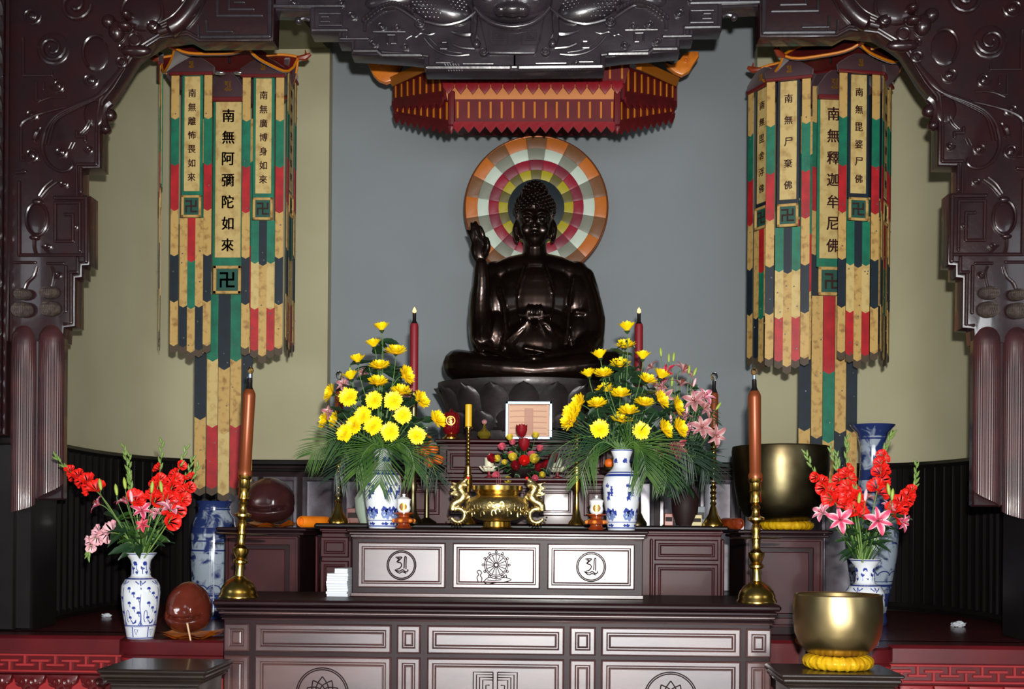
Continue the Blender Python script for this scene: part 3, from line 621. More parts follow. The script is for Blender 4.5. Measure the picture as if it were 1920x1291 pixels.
for i, (ua, ub) in enumerate(pxs):
    x0, x1 = xat(ua, D1), xat(ub, D1)
    for z0, z1 in (zr1, zr2):
        pn = panel(fa, x0, x1, z0, z1, D1 + .02, M['altar'])
        if z0 == zr2[0] and i in (1, 3, 5):
            xc = (x0 + x1) / 2; ys = D1 + .02 - .012; zc = z1 - .073 - .13 * (1 if i != 3 else 1)
            if i == 3:
                ps = []
                for s_ in (-1, 1):
                    for k in range(4):
                        d = .118 - k * .017
                        ps.append([(xc + s_ * .012, ys, zc + .13 - (k) * .014), (xc + s_ * (d), ys, zc + .13 - k * .014), (xc + s_ * d, ys, zc - .1 + k * .014), (xc + s_ * .012, ys, zc - .1 + k * .014), (xc + s_ * .012, ys, zc + .13 - k * .014)])
                    ps.append([(xc + s_ * .03, ys, zc + .06), (xc + s_ * .05, ys, zc + .06), (xc + s_ * .05, ys, zc)])
                strokes(pn, 'carved_fret', ps, .0034, M['line'])
            else:
                R_ = .142; ps = [[(xc + r * cos(a), ys, zc + r * sin(a)) for a in [q * pi / 24 for q in range(49)]] for r in (R_, R_ - .01)]
                for k in range(-3, 4):
                    a = k * .5; L_ = .115 - abs(k) * .008; dv = Vector((sin(a), 0, cos(a))); sv = Vector((cos(a), 0, -sin(a))); o_ = Vector((xc, ys, zc - .02))
                    for s_ in (-1, 1): ps.append([o_ + dv * L_ * t + sv * s_ * .034 * sin(pi * min(1, t ** .8)) * 1.0 for t in [q / 8 for q in range(9)]])
                strokes(pn, 'carved_lotus', ps, .0036, M['line'])
# ---- upper altar cabinet
D2 = 6.33
cx0, cx1 = xat(660, D2), xat(1206, D2)
ca = thing('altar_cabinet', 'low glossy rosewood cabinet with three carved panels on the front altar', 'cabinet', ((cx0 + cx1) / 2, 6.5, ZA))
ZC2 = at(933, 992, D2).z
b = MB(); b.box(cx0 - .03, cx1 + .03, D2 - .03, 6.74, ZC2 - .022, ZC2, .008); b.build('cabinet_top', M['altard'], ca)
b = MB(); b.box(cx0, cx1, D2 + .01, 6.72, ZA + .001, ZC2 - .022, .004); b.build('body', M['altard'], ca)
for dz0, dz1, pr in ((.022, .034, .014), (.037, .05, .008), (.053, .06, .001)):
    b = MB(); b.box(cx0 - pr, cx1 + pr, D2 - pr, D2 + .05, ZC2 - dz1, ZC2 - dz0, .004); b.build('moulding', M['altar'], ca)
b = MB(); b.box(cx0 - .004, cx1 + .004, D2 - .012, D2 + .05, ZA + .001, ZA + .024, .004); b.build('base_moulding', M['altar'], ca)
def letter(xc, y, zc, s):   # the flowing mark carved in the round emblems (seen as a 3 beside an L with a tail)
    S = lambda q: spl([(xc + a * s, y, zc + c * s) for a, c in q], 5)
    return [S([(-.55, .72), (-.1, .74), (.02, .68), (-.35, .3), (-.1, .22), (.02, 0), (-.15, -.28), (-.45, -.38)]), S([(-.42, .6), (-.2, .6), (-.45, .28)]), S([(.3, .75), (.26, .3), (.24, -.3)]), S([(.44, .75), (.42, .2), (.42, -.35)]), S([(.3, .75), (.37, .8), (.44, .75)]),
            S([(-.6, -.42), (-.2, -.55), (.1, -.42), (.4, -.6), (.6, -.5), (.55, -.38)]), S([(-.6, -.42), (-.4, -.62), (-.15, -.72), (.1, -.6), (.45, -.75)])]
for i, (ua, ub) in enumerate(((671, 836), (849, 1013), (1027, 1191))):
    x0, x1 = xat(ua, D2), xat(ub, D2); z0, z1 = ZA + .052, ZC2 - .078
    pn = panel(ca, x0, x1, z0, z1, D2 + .01, M['altar'], .8); xc = (x0 + x1) / 2; zc = (z0 + z1) / 2; y = D2 - .001
    if i != 1:
        ps = [[(xc + r * cos(a), y, zc + r * sin(a)) for a in [q * pi / 20 for q in range(41)]] for r in (.082, .074)] + letter(xc, y, zc, .062)
        strokes(pn, 'carved_letter', ps, .0038, M['line'])
    else:
        zc += .006; ps = [[(xc + r * cos(a), y, zc + r * sin(a)) for a in [q * pi / 20 for q in range(41)]] for r in (.066, .058, .01)]
        for k in range(16): a = k * pi / 8; ps.append([(xc + .01 * cos(a), y, zc + .01 * sin(a)), (xc + .06 * cos(a), y, zc + .06 * sin(a))])
        for k in range(12):
            a = k * pi / 6; c_ = (xc + .074 * cos(a), zc + .074 * sin(a)); ps.append([(c_[0] + .006 * cos(t), y, c_[1] + .006 * sin(t)) for t in [q * pi / 4 for q in range(9)]])
        strokes(pn, 'carved_wheel', ps, .0029, M['line'])
        S = lambda q: spl([(xc + a, y, zc + c) for a, c in q], 5)
        ps = [S([(-.07, -.095), (-.04, -.07), (0, -.078), (.05, -.07), (.085, -.083), (.05, -.095), (0, -.1), (-.05, -.108), (-.07, -.095)]), S([(-.05, -.085), (-.01, -.088), (.03, -.082)]), S([(.04, -.072), (.055, -.055), (.06, -.07)]), S([(-.1, -.1), (-.108, -.07), (-.098, -.055), (-.108, -.04), (-.095, -.03), (-.082, -.045), (-.09, -.06), (-.08, -.075), (-.085, -.1)])]
        strokes(pn, 'carved_hand', ps, .0029, M['line'])
# ---- shrine altar behind
D3 = 6.95
sx0, sx1 = xat(590, D3), xat(1366, D3); ZS = at(980, 983, D3).z
sa = thing('shrine_altar', 'deep red-brown lacquered altar behind the three-panelled cabinet', 'altar table', ((sx0 + sx1) / 2, 7.2, ZP))
b = MB(); b.box(sx0, sx1, D3 - .02, 9.0, ZS - .03, ZS, .01); b.build('tabletop', M['black'], sa)
b = MB(); b.box(sx0 + .04, sx1 - .04, D3 + .02, 8.95, ZP + .001, ZS - .03, .004); b.build('body', M['shrine'], sa)
for dz0, dz1, pr in ((.032, .05, .0), (.056, .066, -.01)):
    b = MB(); b.box(sx0 + .03 - pr, sx1 - .03 + pr, D3 - pr, D3 + .06, ZS - dz1, ZS - dz0, .005); b.build('moulding', M['shrine'], sa)
for ua, ub in ((600, 654), (1228, 1348)):
    x0, x1 = xat(ua, D3), xat(ub, D3)
    panel(sa, x0, x1, ZS - .215, ZS - .085, D3 + .02, M['shrine'], .8); panel(sa, x0, x1, ZP + .06, ZS - .235, D3 + .02, M['shrine'], .8)
    b = MB(); b.box(x1 + .012, x1 + .035, D3 - .005, D3 + .03, ZP + .01, ZS - .08, .008); b.build('stile', M['shrine'], sa)
    b = MB(); b.box(x0 - .03, x0 - .01, D3 - .005, D3 + .03, ZP + .01, ZS - .08, .008); b.build('stile', M['shrine'], sa)
# ---- stepped stand of the statue
D4 = 7.45
x0, x1 = xat(782, D4), xat(1150, D4)
st = thing('stepped_stand', 'dark red stepped wooden stand under the lotus throne', 'stand', ((x0 + x1) / 2, 7.9, ZS))
Z1 = at(960, 895, D4).z; b = MB(); b.box(x0 - .12, x1 + .14, D4, 8.9, ZS + .001, Z1 - .025, .006); b.build('lower_step', M['shrine'], st)
b = MB(); b.box(x0 - .14, x1 + .16, D4 - .03, 8.9, Z1 - .025, Z1, .008); b.box(x0 - .13, x1 + .15, D4 - .015, D4 + .1, Z1 - .05, Z1 - .03, .006); b.build('step_top', M['shrine'], st)
for i in range(5):
    xa = x0 - .08 + i * (x1 - x0 + .18) / 5; panel(st, xa, xa + .23, ZS + .06, Z1 - .07, D4, M['shrine'], .7)
D5 = 7.85; xa, xb = xat(822, D5), xat(1150, D5); Z2 = at(985, 824, D5).z
b = MB(); b.box(xa, xb, D5, 9.0, Z1, Z2 - .03, .006); b.build('upper_step', M['shrine'], st)
b = MB(); b.box(xa - .03, xb + .03, D5 - .03, 9.0, Z2 - .025, Z2, .008); b.box(xa - .015, xb + .015, D5 - .015, D5 + .1, Z2 - .05, Z2 - .03, .006); b.build('step_top', M['shrine'], st)
panel(st, xa + .05, xb - .05, Z1 + .04, Z2 - .07, D5, M['shrine'])
# ---- side cabinets carrying the drum and the gong
def side_cab(label, ua, ub, D, ztop, flip):
    x0, x1 = xat(ua, D), xat(ub, D)
    t = thing('side_cabinet', label, 'cabinet', ((x0 + x1) / 2, D + .25, ZP), 'side cabinets')
    b = MB(); b.box(x0 - .05, x1 + .05, D - .03, D + .62, ztop - .025, ztop, .008); b.build('cabinet_top', M['altard'], t)
    b = MB(); b.box(x0 - .03, x1 + .03, D - .012, D + .6, ztop - .05, ztop - .03, .006); b.build('moulding', M['altard'], t)
    b = MB(); b.box(x0, x1, D + .01, D + .58, ZP + .001, ztop - .025, .004); b.build('body', M['altard'], t)
    b = MB(); b.rings(x0 + .01, x1 - .01, ZP + .05, ztop - .055, D + .01, [(0, 0), (.004, .016), (.014, .016), (.018, .008), (.055, .008), (.062, -.004), (.085, .0), (.09, .004)]); b.build('door_panel', M['shrine'], t, ang=12)
    for xx in (x0 + .004, x1 - .02):
        b = MB(); b.box(xx, xx + .016, D - .004, D + .02, ZP + .02, ztop - .06, .004); b.build('stile', M['altard'], t)
    return t
ZL = at(495, 988, 7.15).z; ZR = at(1470, 993, 7.15).z
side_cab('dark cabinet left of the altar, under the maroon wooden drum', 421, 562, 7.15, ZL, 0)
side_cab('dark cabinet right of the altar, under the big dark brass bowl', 1396, 1546, 7.15, ZR, 1)
# ---- foreground pedestals
def ped(label, ua, ub, D, z, depth):
    x0, x1 = xat(ua, D), xat(ub, D)
    t = thing('low_pedestal', label, 'pedestal', ((x0 + x1) / 2, D + depth / 2, 0), 'foreground pedestals')
    b = MB(); b.box(x0, x1, D, D + depth, z - .02, z, .008); b.build('pedestal_top', M['pedestal'], t)
    for k, (a, c) in enumerate(((.022, .045), (.048, .06), (.063, .075))):
        b = MB(); b.box(x0 + .01 + .012 * k, x1 - .01 - .012 * k, D + .01 + .012 * k, D + depth - .01, z - c, z - a, .008); b.build('moulding', M['pedestal'], t)
    b = MB(); b.box(x0 + .05, x1 - .05, D + .05, D + depth - .04, 0, z - .07, .004); b.build('body', M['pedestal'], t)
    panel(t, x0 + .055, x1 - .055, .1, z - .085, D + .05, M['pedestal'], .8)
    return z
ZQ = .792
ped('dark stained pedestal at lower left with nothing on it', 182, 389, 5.4, at(285, 1255, 5.4).z, .47)
ZG = at(1580, 1264, 5.42).z
ped('dark stained pedestal at lower right under the brass bowl', 1467, 1700, 5.42, ZG, .42)

# ================================================================== STATUE, HALO, CANOPY
DS = 8.35; q_ = px(DS); CS = at(1003, 600, DS)
def sp_(u, v, dy=0): return at(u, v, DS) + Vector((0, dy, 0))
# lotus throne
ZB = at(1003, 719, DS).z
th = thing('lotus_throne', 'dark metal lotus throne with broad petals under the seated statue', 'statue base', (CS.x - .07, DS, Z2))
hx = (at(1165, 700, DS).x - at(836, 700, DS).x) / 2; cxt = (at(1165, 700, DS).x + at(836, 700, DS).x) / 2 - .06
hh = ZB - Z2
b = MB(); b.lathe([(hx * .80, 0.001), (hx * .84, hh * .05), (hx * .84, hh * .18), (hx * .76, hh * .24), (hx * .78, hh * .5), (hx * .98, hh * .88), (hx * 1.0, hh * .93), (hx * 1.0, hh), ], (cxt, DS + .02, Z2), 64, 1, .62); b.build('throne_drum', M['stone'], th)
def petal(w_, h_, out_, tk):
    pb = MB()
    def f(s, t):
        x = (s - .5) * 2; wd = w_ * (math.sin(pi * min(1, (.16 + t * .84)) ** 1.2) ** .55 if t < .999 else 0.02)
        return (x * wd, -out_ * t ** 1.6 - tk * (1 - x * x) - .01, h_ * t)
    pb.grid(f, 10, 12); return pb
for row, (z0, n_, w_, h_, o_, rr) in enumerate(((hh * .30, 16, .12, hh * .62, .12, .80), (hh * .16, 16, .10, hh * .34, .07, .80))):
    pm = petal(w_, h_, o_, .035); me = pm.mesh('petal', M['stone'])
    for i in range(n_):
        a = 2 * pi * (i + .5 * row) / n_; x = hx * rr * cos(a); y = .62 * hx * rr * sin(a)
        if sin(a) > .45: continue
        o = bpy.data.objects.new('petal', me); COL.objects.link(o); o.parent = th
        o.location = Vector((cxt + x, DS + .02 + y, Z2 + z0)) - Vector(th.location)
        nx, ny = cos(a) / hx, sin(a) / (.62 * hx); o.rotation_euler = (0, 0, math.atan2(ny, nx) + pi / 2)
# seated statue, one continuous bronze figure
b = MB(); T = lambda pts, r, n=14, flat=1.0: (b.tube(spl([sp_(*p) for p in pts], 5), [v * q_ for v in interp(r, (len(pts) - 1) * 5 + 1)], n, flat=flat), b.ell(sp_(*pts[0]), (r[0] if isinstance(r, list) else r) * q_ * .99, 12, 8), b.ell(sp_(*pts[-1]), (r[-1] if isinstance(r, list) else r) * q_ * .99, 12, 8))
def interp(r, n):
    if not isinstance(r, (list, tuple)): return [r] * n
    out = []
    for i in range(n):
        t = i / (n - 1) * (len(r) - 1); k = min(int(t), len(r) - 2); out.append(r[k] + (r[k + 1] - r[k]) * (t - k))
    return out
E = lambda u, v, dy, a, c, d, rot=None: b.ell(sp_(u, v, dy), (a * q_, c * q_, d * q_), 28, 18, rot)
# legs, crossed
for s_ in (-1, 1):
    X = lambda u: 1003 + s_ * u
    T([(X(62), 695, .12), (X(128), 690, -.02), (X(138), 688, -.14), (X(70), 699, -.30), (X(-10), 706, -.33)], [40, 32, 28, 22, 16])
    E(X(132), 690, -.04, 36, 38, 29)
E(1003, 700, -.05, 120, 66, 20)
# torso
E(1003, 625, .06, 78, 52, 88); E(1003, 560, .06, 86, 46, 80); E(1003, 505, .07, 84, 36, 34); E(1003, 650, .0, 70, 58, 56)
T([(1003, 500, .06), (1003, 480, .05), (1003, 455, .04)], [30, 23, 22])
T([(934, 514, .07), (965, 503, .08), (1003, 498, .08), (1041, 503, .08), (1074, 514, .07)], [27, 28, 28, 28, 27])
E(1078, 560, .07, 34, 34, 62); E(928, 560, .07, 32, 34, 62); E(1084, 625, .05, 34, 40, 52); E(930, 625, .05, 30, 40, 50)
for k in range(7): T([(975 - k * 2, 500, -.02 - .0 * k), (1003, 512 + k * .1, -.05), (1031 + k * 2, 500, -.02)], 3, 8) if k == 0 else None
T([(1112, 520, .05), (1124, 585, .05)], [9, 12]) if 0 else None
T([(1098, 515, .07), (1110, 548, .07), (1118, 584, .07)], [18, 16, 12], 12); T([(1080, 588, -.08), (1100, 590, -.06), (1118, 588, .0)], [5, 5, 5], 8)
T([(898, 540, .06), (892, 572, .06), (890, 592, .06)], [16, 14, 10], 12)
# arm resting in the lap (right of picture) with its sleeve
T([(1082, 508, .08), (1098, 545, .06), (1108, 600, .02), (1108, 650, -.05)], [24, 25, 28, 22]); T([(1108, 640, -.02), (1086, 672, -.18), (1040, 682, -.26), (1010, 684, -.28)], [26, 22, 15, 11])
E(1108, 646, -.02, 24, 30, 34); T([(1098, 520, .08), (1110, 570, .10), (1112, 588, .1)], [14, 18, 16])
# raised arm (left of picture)
T([(926, 508, .08), (912, 545, .05), (903, 590, .02), (905, 630, -.02)], [24, 24, 26, 26]); T([(905, 628, -.04), (904, 585, -.16), (907, 540, -.22), (906, 510, -.24)], [25, 21, 16, 12])
E(905, 630, -.02, 25, 28, 34); E(912, 652, -.02, 22, 26, 22)
# palm and fingers of the raised hand
E(902, 484, -.25, 15.5, 8, 24, Matrix.Rotation(rad(-6), 3, 'Y'))
T([(896, 478, -.25), (889, 460, -.25), (882, 449, -.25)], [6, 5, 3], 8)
T([(898, 470, -.25), (893, 450, -.26), (888, 436, -.26)], [6, 5, 3], 8)
T([(905, 470, -.25), (901, 448, -.27), (896, 434, -.27)], [6, 5, 3], 8)
T([(911, 475, -.25), (909, 456, -.28), (905, 444, -.29)], [6, 5, 3], 8)
T([(913, 492, -.26), (919, 480, -.29), (917, 466, -.30)], [7, 6, 4], 8)
# resting hand
E(1000, 684, -.30, 24, 16, 8)
for k in range(4): T([(1000 - 6, 682 + k * 2.2, -.30 - k * .018), (978, 684 + k * 2, -.31 - k * .018), (962, 686 + k * 2, -.30 - k * .018)], [4.5, 4, 2.5], 8)
# head
E(1003, 425, .02, 31, 34, 40); E(1003, 408, .03, 33, 37, 32); E(1003, 446, .0, 20, 22, 20); E(1003, 457, -.03, 11, 10, 7)
T([(1003, 408, -.11), (1003, 424, -.145), (1003, 432, -.15)], [3, 4, 5.5], 8); E(996.5, 432, -.13, 4, 4, 3); E(1009.5, 432, -.13, 4, 4, 3)
E(1003, 441.5, -.106, 7.5, 5, 1.9); E(1003, 445, -.104, 6, 5, 2.1)
for s_ in (-1, 1):
    E(1003 + s_ * 14, 418, -.103, 8.5, 6, 4.4); E(1003 + s_ * 16, 434, -.062, 11, 10, 13)
    T([(1003 + s_ * 4, 409, -.118), (1003 + s_ * 14, 405, -.115), (1003 + s_ * 25, 411, -.085)], [2.2, 2.6, 2], 8)
    T([(1003 + s_ * 33, 410, .04), (1003 + s_ * 37, 425, .03), (1003 + s_ * 35, 445, .02), (1003 + s_ * 32, 453, .0)], [4, 5.5, 5, 3], 10)
# cloth folds
for P, r in (([(985, 500, -.09), (970, 550, -.13), (975, 600, -.17), (985, 628, -.19)], 3), ([(1023, 500, -.09), (1038, 550, -.13), (1034, 600, -.17), (1022, 628, -.19)], 3),
             ([(930, 520, -.03), (945, 580, -.1), (950, 640, -.13), (940, 672, -.14)], 4), ([(1076, 520, -.03), (1066, 590, -.1), (1062, 650, -.13)], 4),
             ([(975, 598, -.18), (1003, 604, -.2), (1031, 598, -.18)], 5), ([(990, 612, -.2), (970, 632, -.19), (952, 648, -.16)], 5), ([(995, 615, -.2), (982, 638, -.2), (970, 655, -.19)], 4),
             ([(1012, 615, -.2), (1022, 636, -.2), (1026, 655, -.19)], 5), ([(1018, 612, -.2), (1030, 620, -.19), (1038, 640, -.17)], 4),
             ([(905, 655, -.1), (935, 668, -.2), (975, 690, -.3), (990, 700, -.34)], 6), ([(1100, 668, -.12), (1050, 672, -.2), (985, 662, -.24)], 4),
             ([(860, 680, -.18), (885, 690, -.24), (925, 698, -.31)], 4), ([(858, 700, -.16), (890, 708, -.24), (940, 710, -.32)], 4), ([(1148, 680, -.18), (1120, 690, -.24), (1080, 698, -.31)], 4), ([(892, 640, -.1), (899, 655, -.12), (905, 668, -.14)], 4)): T(P, r, 8)
E(1003, 592, -.17, 20, 8, 9)
for k in (-12, -4, 4, 12): T([(1003 + k, 578, -.175), (1003 + k * 1.1, 590, -.205), (1003 + k * 1.2, 602, -.2)], [2, 3.5, 3], 8)
bd = remesh(b, .0095, 3)
bd.v = [(v[0], v[1], max(v[2], ZB + .001)) for v in bd.v]
bu = bd.build('seated_statue', M['bronze'], None, ang=60); tag(bu, 'dark bronze seated robed figure with one hand raised, on the lotus throne', 'statue')
b = MB(); E(1003, 388, .04, 37, 40, 30); E(1003, 362, .06, 23, 24, 24); hc = remesh(b, .012, 3); hc.build('hair', M['bronze'], bu)
b = MB(); rnd = random.Random(5)
for cc, rr, nn in (((1003, 388, .04), (37, 40, 30), 240), ((1003, 362, .06), (23, 24, 24), 110)):
    for i in range(nn):
        z = 1 - 2 * (i + .5) / nn; a = i * 2.39996
        if cc[1] > 370 and z < -.3: continue
        r_ = math.sqrt(1 - z * z); n_ = Vector((r_ * cos(a), r_ * sin(a), z)); b.ell(sp_(*cc) + Vector((n_.x * rr[0], n_.y * rr[1], n_.z * rr[2])) * q_, 4.2 * q_, 8, 6)
b.build('hair_curls', M['bronze'], bu, kind='stuff')
for s_ in (-1, 1):
    b = MB(); b.tube(spl([sp_(1003 + s_ * 7, 419, -.131), sp_(1003 + s_ * 14, 421, -.134), sp_(1003 + s_ * 22, 418, -.118)], 4), 1.1 * q_, 6); b.build('eyelid', M['wick'], bu)
# ---- halo disc
DH = 9.0; ch = at(1005, 389, DH); k_ = px(DH)
hl = thing('halo', 'round halo of orange, white, crimson and yellow rings behind the statue head', 'halo', (ch.x, DH, ch.z - 134 * k_))
hm = dict(o1=mat('halo_orange', (180, 100, 32), .45), o2=mat('halo_brown', (112, 74, 44), .45), w1=mat('halo_white', (186, 200, 186), .5), w2=mat('halo_grey_white', (118, 122, 108), .5), r1=mat('halo_crimson', (136, 18, 42), .45), r2=mat('halo_dull_crimson', (112, 30, 48), .45), y1=mat('halo_yellow', (160, 148, 20), .5), y2=mat('halo_olive', (92, 84, 34), .5))
NS = 20
for ra, rb, ca_, cb_, y in ((.395, .525, 'y1', 'y2', -.006), (.525, .665, 'r1', 'r2', -.009), (.665, .82, 'w1', 'w2', -.012), (.82, .985, 'o1', 'o2', -.015)):
    for i in range(NS):
        a0 = 2 * pi * (i + .5) / NS; b = MB(); m_ = 5; pts = []
        g = .004 / rb
        for j in range(m_ + 1): a = a0 + 2 * pi / NS * j / m_; pts.append((ch.x + rb * 134 * k_ * cos(a), ch.z + rb * 134 * k_ * sin(a)))
        for j in range(m_, -1, -1): a = a0 + 2 * pi / NS * j / m_; pts.append((ch.x + ra * 134 * k_ * cos(a), ch.z + ra * 134 * k_ * sin(a)))
        b.prism(pts, DH + y, DH + .01, .0015); b.build('halo_segment', hm[ca_ if i % 2 else cb_], hl)
b = MB(); b.prism([(ch.x + .4 * 134 * k_ * cos(a), ch.z + .4 * 134 * k_ * sin(a)) for a in [i * pi / 24 for i in range(48)]], DH - .003, DH + .01, .002); b.build('halo_centre', M['dk'], hl)
b = MB(); b.tube([(ch.x + 133 * k_ * cos(a), DH, ch.z + 133 * k_ * sin(a)) for a in [i * pi / 40 for i in range(80)]], .012, 8, closed=True); b.build('rim', M['hallrim'], hl)
b = MB(); b.tube([(ch.x, DH + .02, ch.z), (ch.x, DH + .05, Z2 + .003)], .02, 8); b.build('support_rod', M['wick'], hl)
b = MB(); b.tube([at(981, 256, DH), at(981, 225, DH) + Vector((0, 0, .3))], .004, 6); b.ell(at(983, 247, DH), .008, 8, 6); tag(b.build('hanging_wire', M['wire']), 'thin dark wire hanging from the red canopy to the halo', 'wire')
# ---- crimson canopy over the statue
DC = 7.7; DC2 = 8.5
cn = thing('canopy', 'hexagonal crimson and orange cloth canopy hanging over the statue', 'canopy', (at(1003, 180, 8.4).x, 8.4, at(1003, 245, 8.4).z))
def quadpt(P, s, t):   # P = (top-left, top-right, bottom-right, bottom-left)
    return (P[0] * (1 - s) + P[1] * s) * (1 - t) + (P[3] * (1 - s) + P[2] * s) * t
def slab(P, th_=.02):
    n = (P[1] - P[0]).cross(P[3] - P[0]).normalized()
    if n.y < 0: n = -n
    b = MB(); q = list(P) + [p + n * th_ for p in P]; b.add(q, [(0, 1, 2, 3), (7, 6, 5, 4), (0, 4, 5, 1), (1, 5, 6, 2), (2, 6, 7, 3), (3, 7, 4, 0)]); return b
def face(P, ncol, dark, rows):  # dark = side faces: their shade is put into the darker flap colour
    n = (P[1] - P[0]).cross(P[3] - P[0]).normalized()
    if n.y > 0: n = -n
    slab(P).build('valance', M['cred'], cn)
    for t0, t1 in rows:
        for i in range(ncol):
            s = (i + .5) / ncol; w_ = (.09 if not dark else .07) / ncol; a = [quadpt(P, s - w_, t0) + n * .008, quadpt(P, s + w_, t0) + n * .008, quadpt(P, s + w_, t1) + n * .008, quadpt(P, s - w_, t1) + n * .008]
            slab(a, .01).build('orange_strip', M['cyel'], cn)
    for i in range(ncol):
        for sh in ('zig',):
            s = (i + .5) / ncol; h_ = .5 / ncol; base = [quadpt(P, s - h_, .94), quadpt(P, s + h_, .94)]; dn = (P[3] - P[0]).normalized()
            c_ = [base[0] + n * .012, base[1] + n * .012, base[1] + n * .012 + dn * .03, quadpt(P, s, .94) + n * .014 + dn * .075, base[0] + n * .012 + dn * .03]
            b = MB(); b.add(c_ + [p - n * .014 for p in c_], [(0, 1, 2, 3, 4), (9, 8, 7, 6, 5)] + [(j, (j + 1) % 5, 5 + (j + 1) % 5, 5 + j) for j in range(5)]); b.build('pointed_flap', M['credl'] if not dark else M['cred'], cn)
A = lambda u, v, D: at(u, v, D)
# lower front layer, orange band, upper scalloped layer
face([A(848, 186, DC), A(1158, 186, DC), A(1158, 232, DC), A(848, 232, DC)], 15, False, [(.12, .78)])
slab([A(832, 158, DC), A(1166, 158, DC), A(1160, 190, DC + .02), A(840, 190, DC + .02)]).build('orange_band', M['cyel'], cn)
slab([A(820, 100, DC - .02), A(1186, 100, DC - .02), A(1172, 156, DC - .02), A(826, 156, DC - .02)]).build('valance', M['cred'], cn)
for i in range(15):
    u = 841 + i * 22.6; dC = DC - .035
    b = MB(); b.prism(pxpoly(dC, [(u - 11, 152), (u - 6, 149), (u, 153), (u + 6, 149), (u + 11, 152), (u + 10.5, 163), (u, 176), (u - 10.5, 163)]), dC, dC + .012, .003); b.build('heart_flap', M['credl'], cn)
    b = MB(); b.prism(pxpoly(dC, [(u + 7, 112), (u + 11, 112), (u + 11, 147), (u + 7, 147)]), dC, dC + .012, .002); b.build('orange_strip', M['cyel'], cn)
for sd in (-1, 1):
    U = lambda u: u if sd < 0 else 2003 - u
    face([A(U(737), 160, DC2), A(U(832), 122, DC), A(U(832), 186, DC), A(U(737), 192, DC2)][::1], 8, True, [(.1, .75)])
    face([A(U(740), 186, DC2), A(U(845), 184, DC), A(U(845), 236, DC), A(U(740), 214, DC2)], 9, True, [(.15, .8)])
    slab([A(U(728), 146, DC2 - .05), A(U(800), 112, DC - .05), A(U(800), 132, DC - .05), A(U(735), 162, DC2 - .05)], .04).build('eave_board', M['cyel'], cn)
    for uu, vv, dd in ((846, 252, DC), (743, 226, DC2)):
        p = A(U(uu), vv, dd); top = A(U(uu), vv - 80 if dd == DC else vv - 60, dd)
        b = MB(); hL = top.z - p.z; b.lathe([(0, 0), (.02, .025), (.026, .05), (.018, .065), (.026, .08), (.024, hL)], p, 8); b.build('corner_post', M['cred'], cn)
    # curled orange dragon-fish finial on the corner
    b = MB(); ou = [(688, 114), (698, 111), (712, 112), (724, 116), (738, 120), (753, 118), (755, 124), (750, 132), (748, 142), (738, 152), (724, 157), (710, 152), (700, 142), (694, 130)]
    if sd > 0: ou = [(1246, 108), (1250, 118), (1262, 122), (1274, 113), (1284, 100), (1298, 98), (1309, 98), (1310, 108), (1300, 122), (1292, 136), (1278, 143), (1264, 137), (1252, 128), (1244, 116)]
    b.prism(pxpoly(DC2 - .06, ou), DC2 - .085, DC2 - .035, .012); fn = b.build('corner_finial', M['horn'], cn)
    e = A(714 if sd < 0 else 1286, 124 if sd < 0 else 112, DC2 - .085); b = MB(); b.ell(e, .012, 8, 6); b.tube([e + Vector((.02 * cos(a), 0, .02 * sin(a))) for a in [i * pi / 8 for i in range(16)]], .004, 6, closed=True); b.build('eye', M['horn'], fn)
slab([A(737, 150, DC2 + .6), A(1270, 150, DC2 + .6), A(1270, 200, DC2 + .6), A(737, 200, DC2 + .6)]).build('valance', M['cred'], cn)
b = MB(); tp = [A(737, 158, DC2), A(828, 112, DC), A(1176, 112, DC), A(1268, 158, DC2), A(1176, 112, DC) + Vector((0, 1.5, 0)), A(828, 112, DC) + Vector((0, 1.5, 0))]
b.add(tp + [p + Vector((0, 0, .03)) for p in tp], [tuple(range(6)), tuple(range(11, 5, -1))] + [(i, (i + 1) % 6, 6 + (i + 1) % 6, 6 + i) for i in range(6)]); b.build('canopy_top', M['cred'], cn)
for uu in (900, 1110):
    b = MB(); p = A(uu, 112, 8.2); b.tube([p, (p.x, p.y, 8)], .008, 6); b.build('suspension_cord', M['wire'], cn)

# ================================================================== PRAYER BANNER LANTERNS
BC = {'t': 'tan', 'l': 'tanl', 'g': 'green', 'n': 'navy', 'r': 'red', 'd': 'tip'}
MS = [M[BC[k]] for k in 'tlgnrd']
def strip(parent, x0, x1, z0, segs, y=0, tipped=True, rnd=random.Random(2)):
    """one hanging cloth strip; segs = [(colour letter, z at its lower end)]; ends are arrow-shaped"""
    b = MB(); zt = z0; xm = (x0 + x1) / 2; h = (x1 - x0) * .28; w_ = .004
    allseg = list(segs) + ([('d', segs[-1][1] - .05)] if tipped else [])
    for i, (c, z1) in enumerate(allseg):
        k = 'tlgnrd'.index(c); yy = y - .0 - w_ * .25 * (len(allseg) - i)
        top = [(x0, zt), (x1, zt)] if i == 0 else [(x0, zt + .002), (xm, zt - h + .002), (x1, zt + .002)]
        bot = [(x1, z1), (xm, z1 - h), (x0, z1)]
        P = top + bot; b.k = k; bow = .006
        n = len(P); b.add([(px_, yy, pz) for px_, pz in P] + [(px_, yy + w_, pz) for px_, pz in P], [tuple(range(n)), tuple(range(2 * n - 1, n - 1, -1))] + [(j, (j + 1) % n, n + (j + 1) % n, n + j) for j in range(n)])
        zt = z1
    o = b.build('strip', MS, parent, local=True, ang=20)
    return o
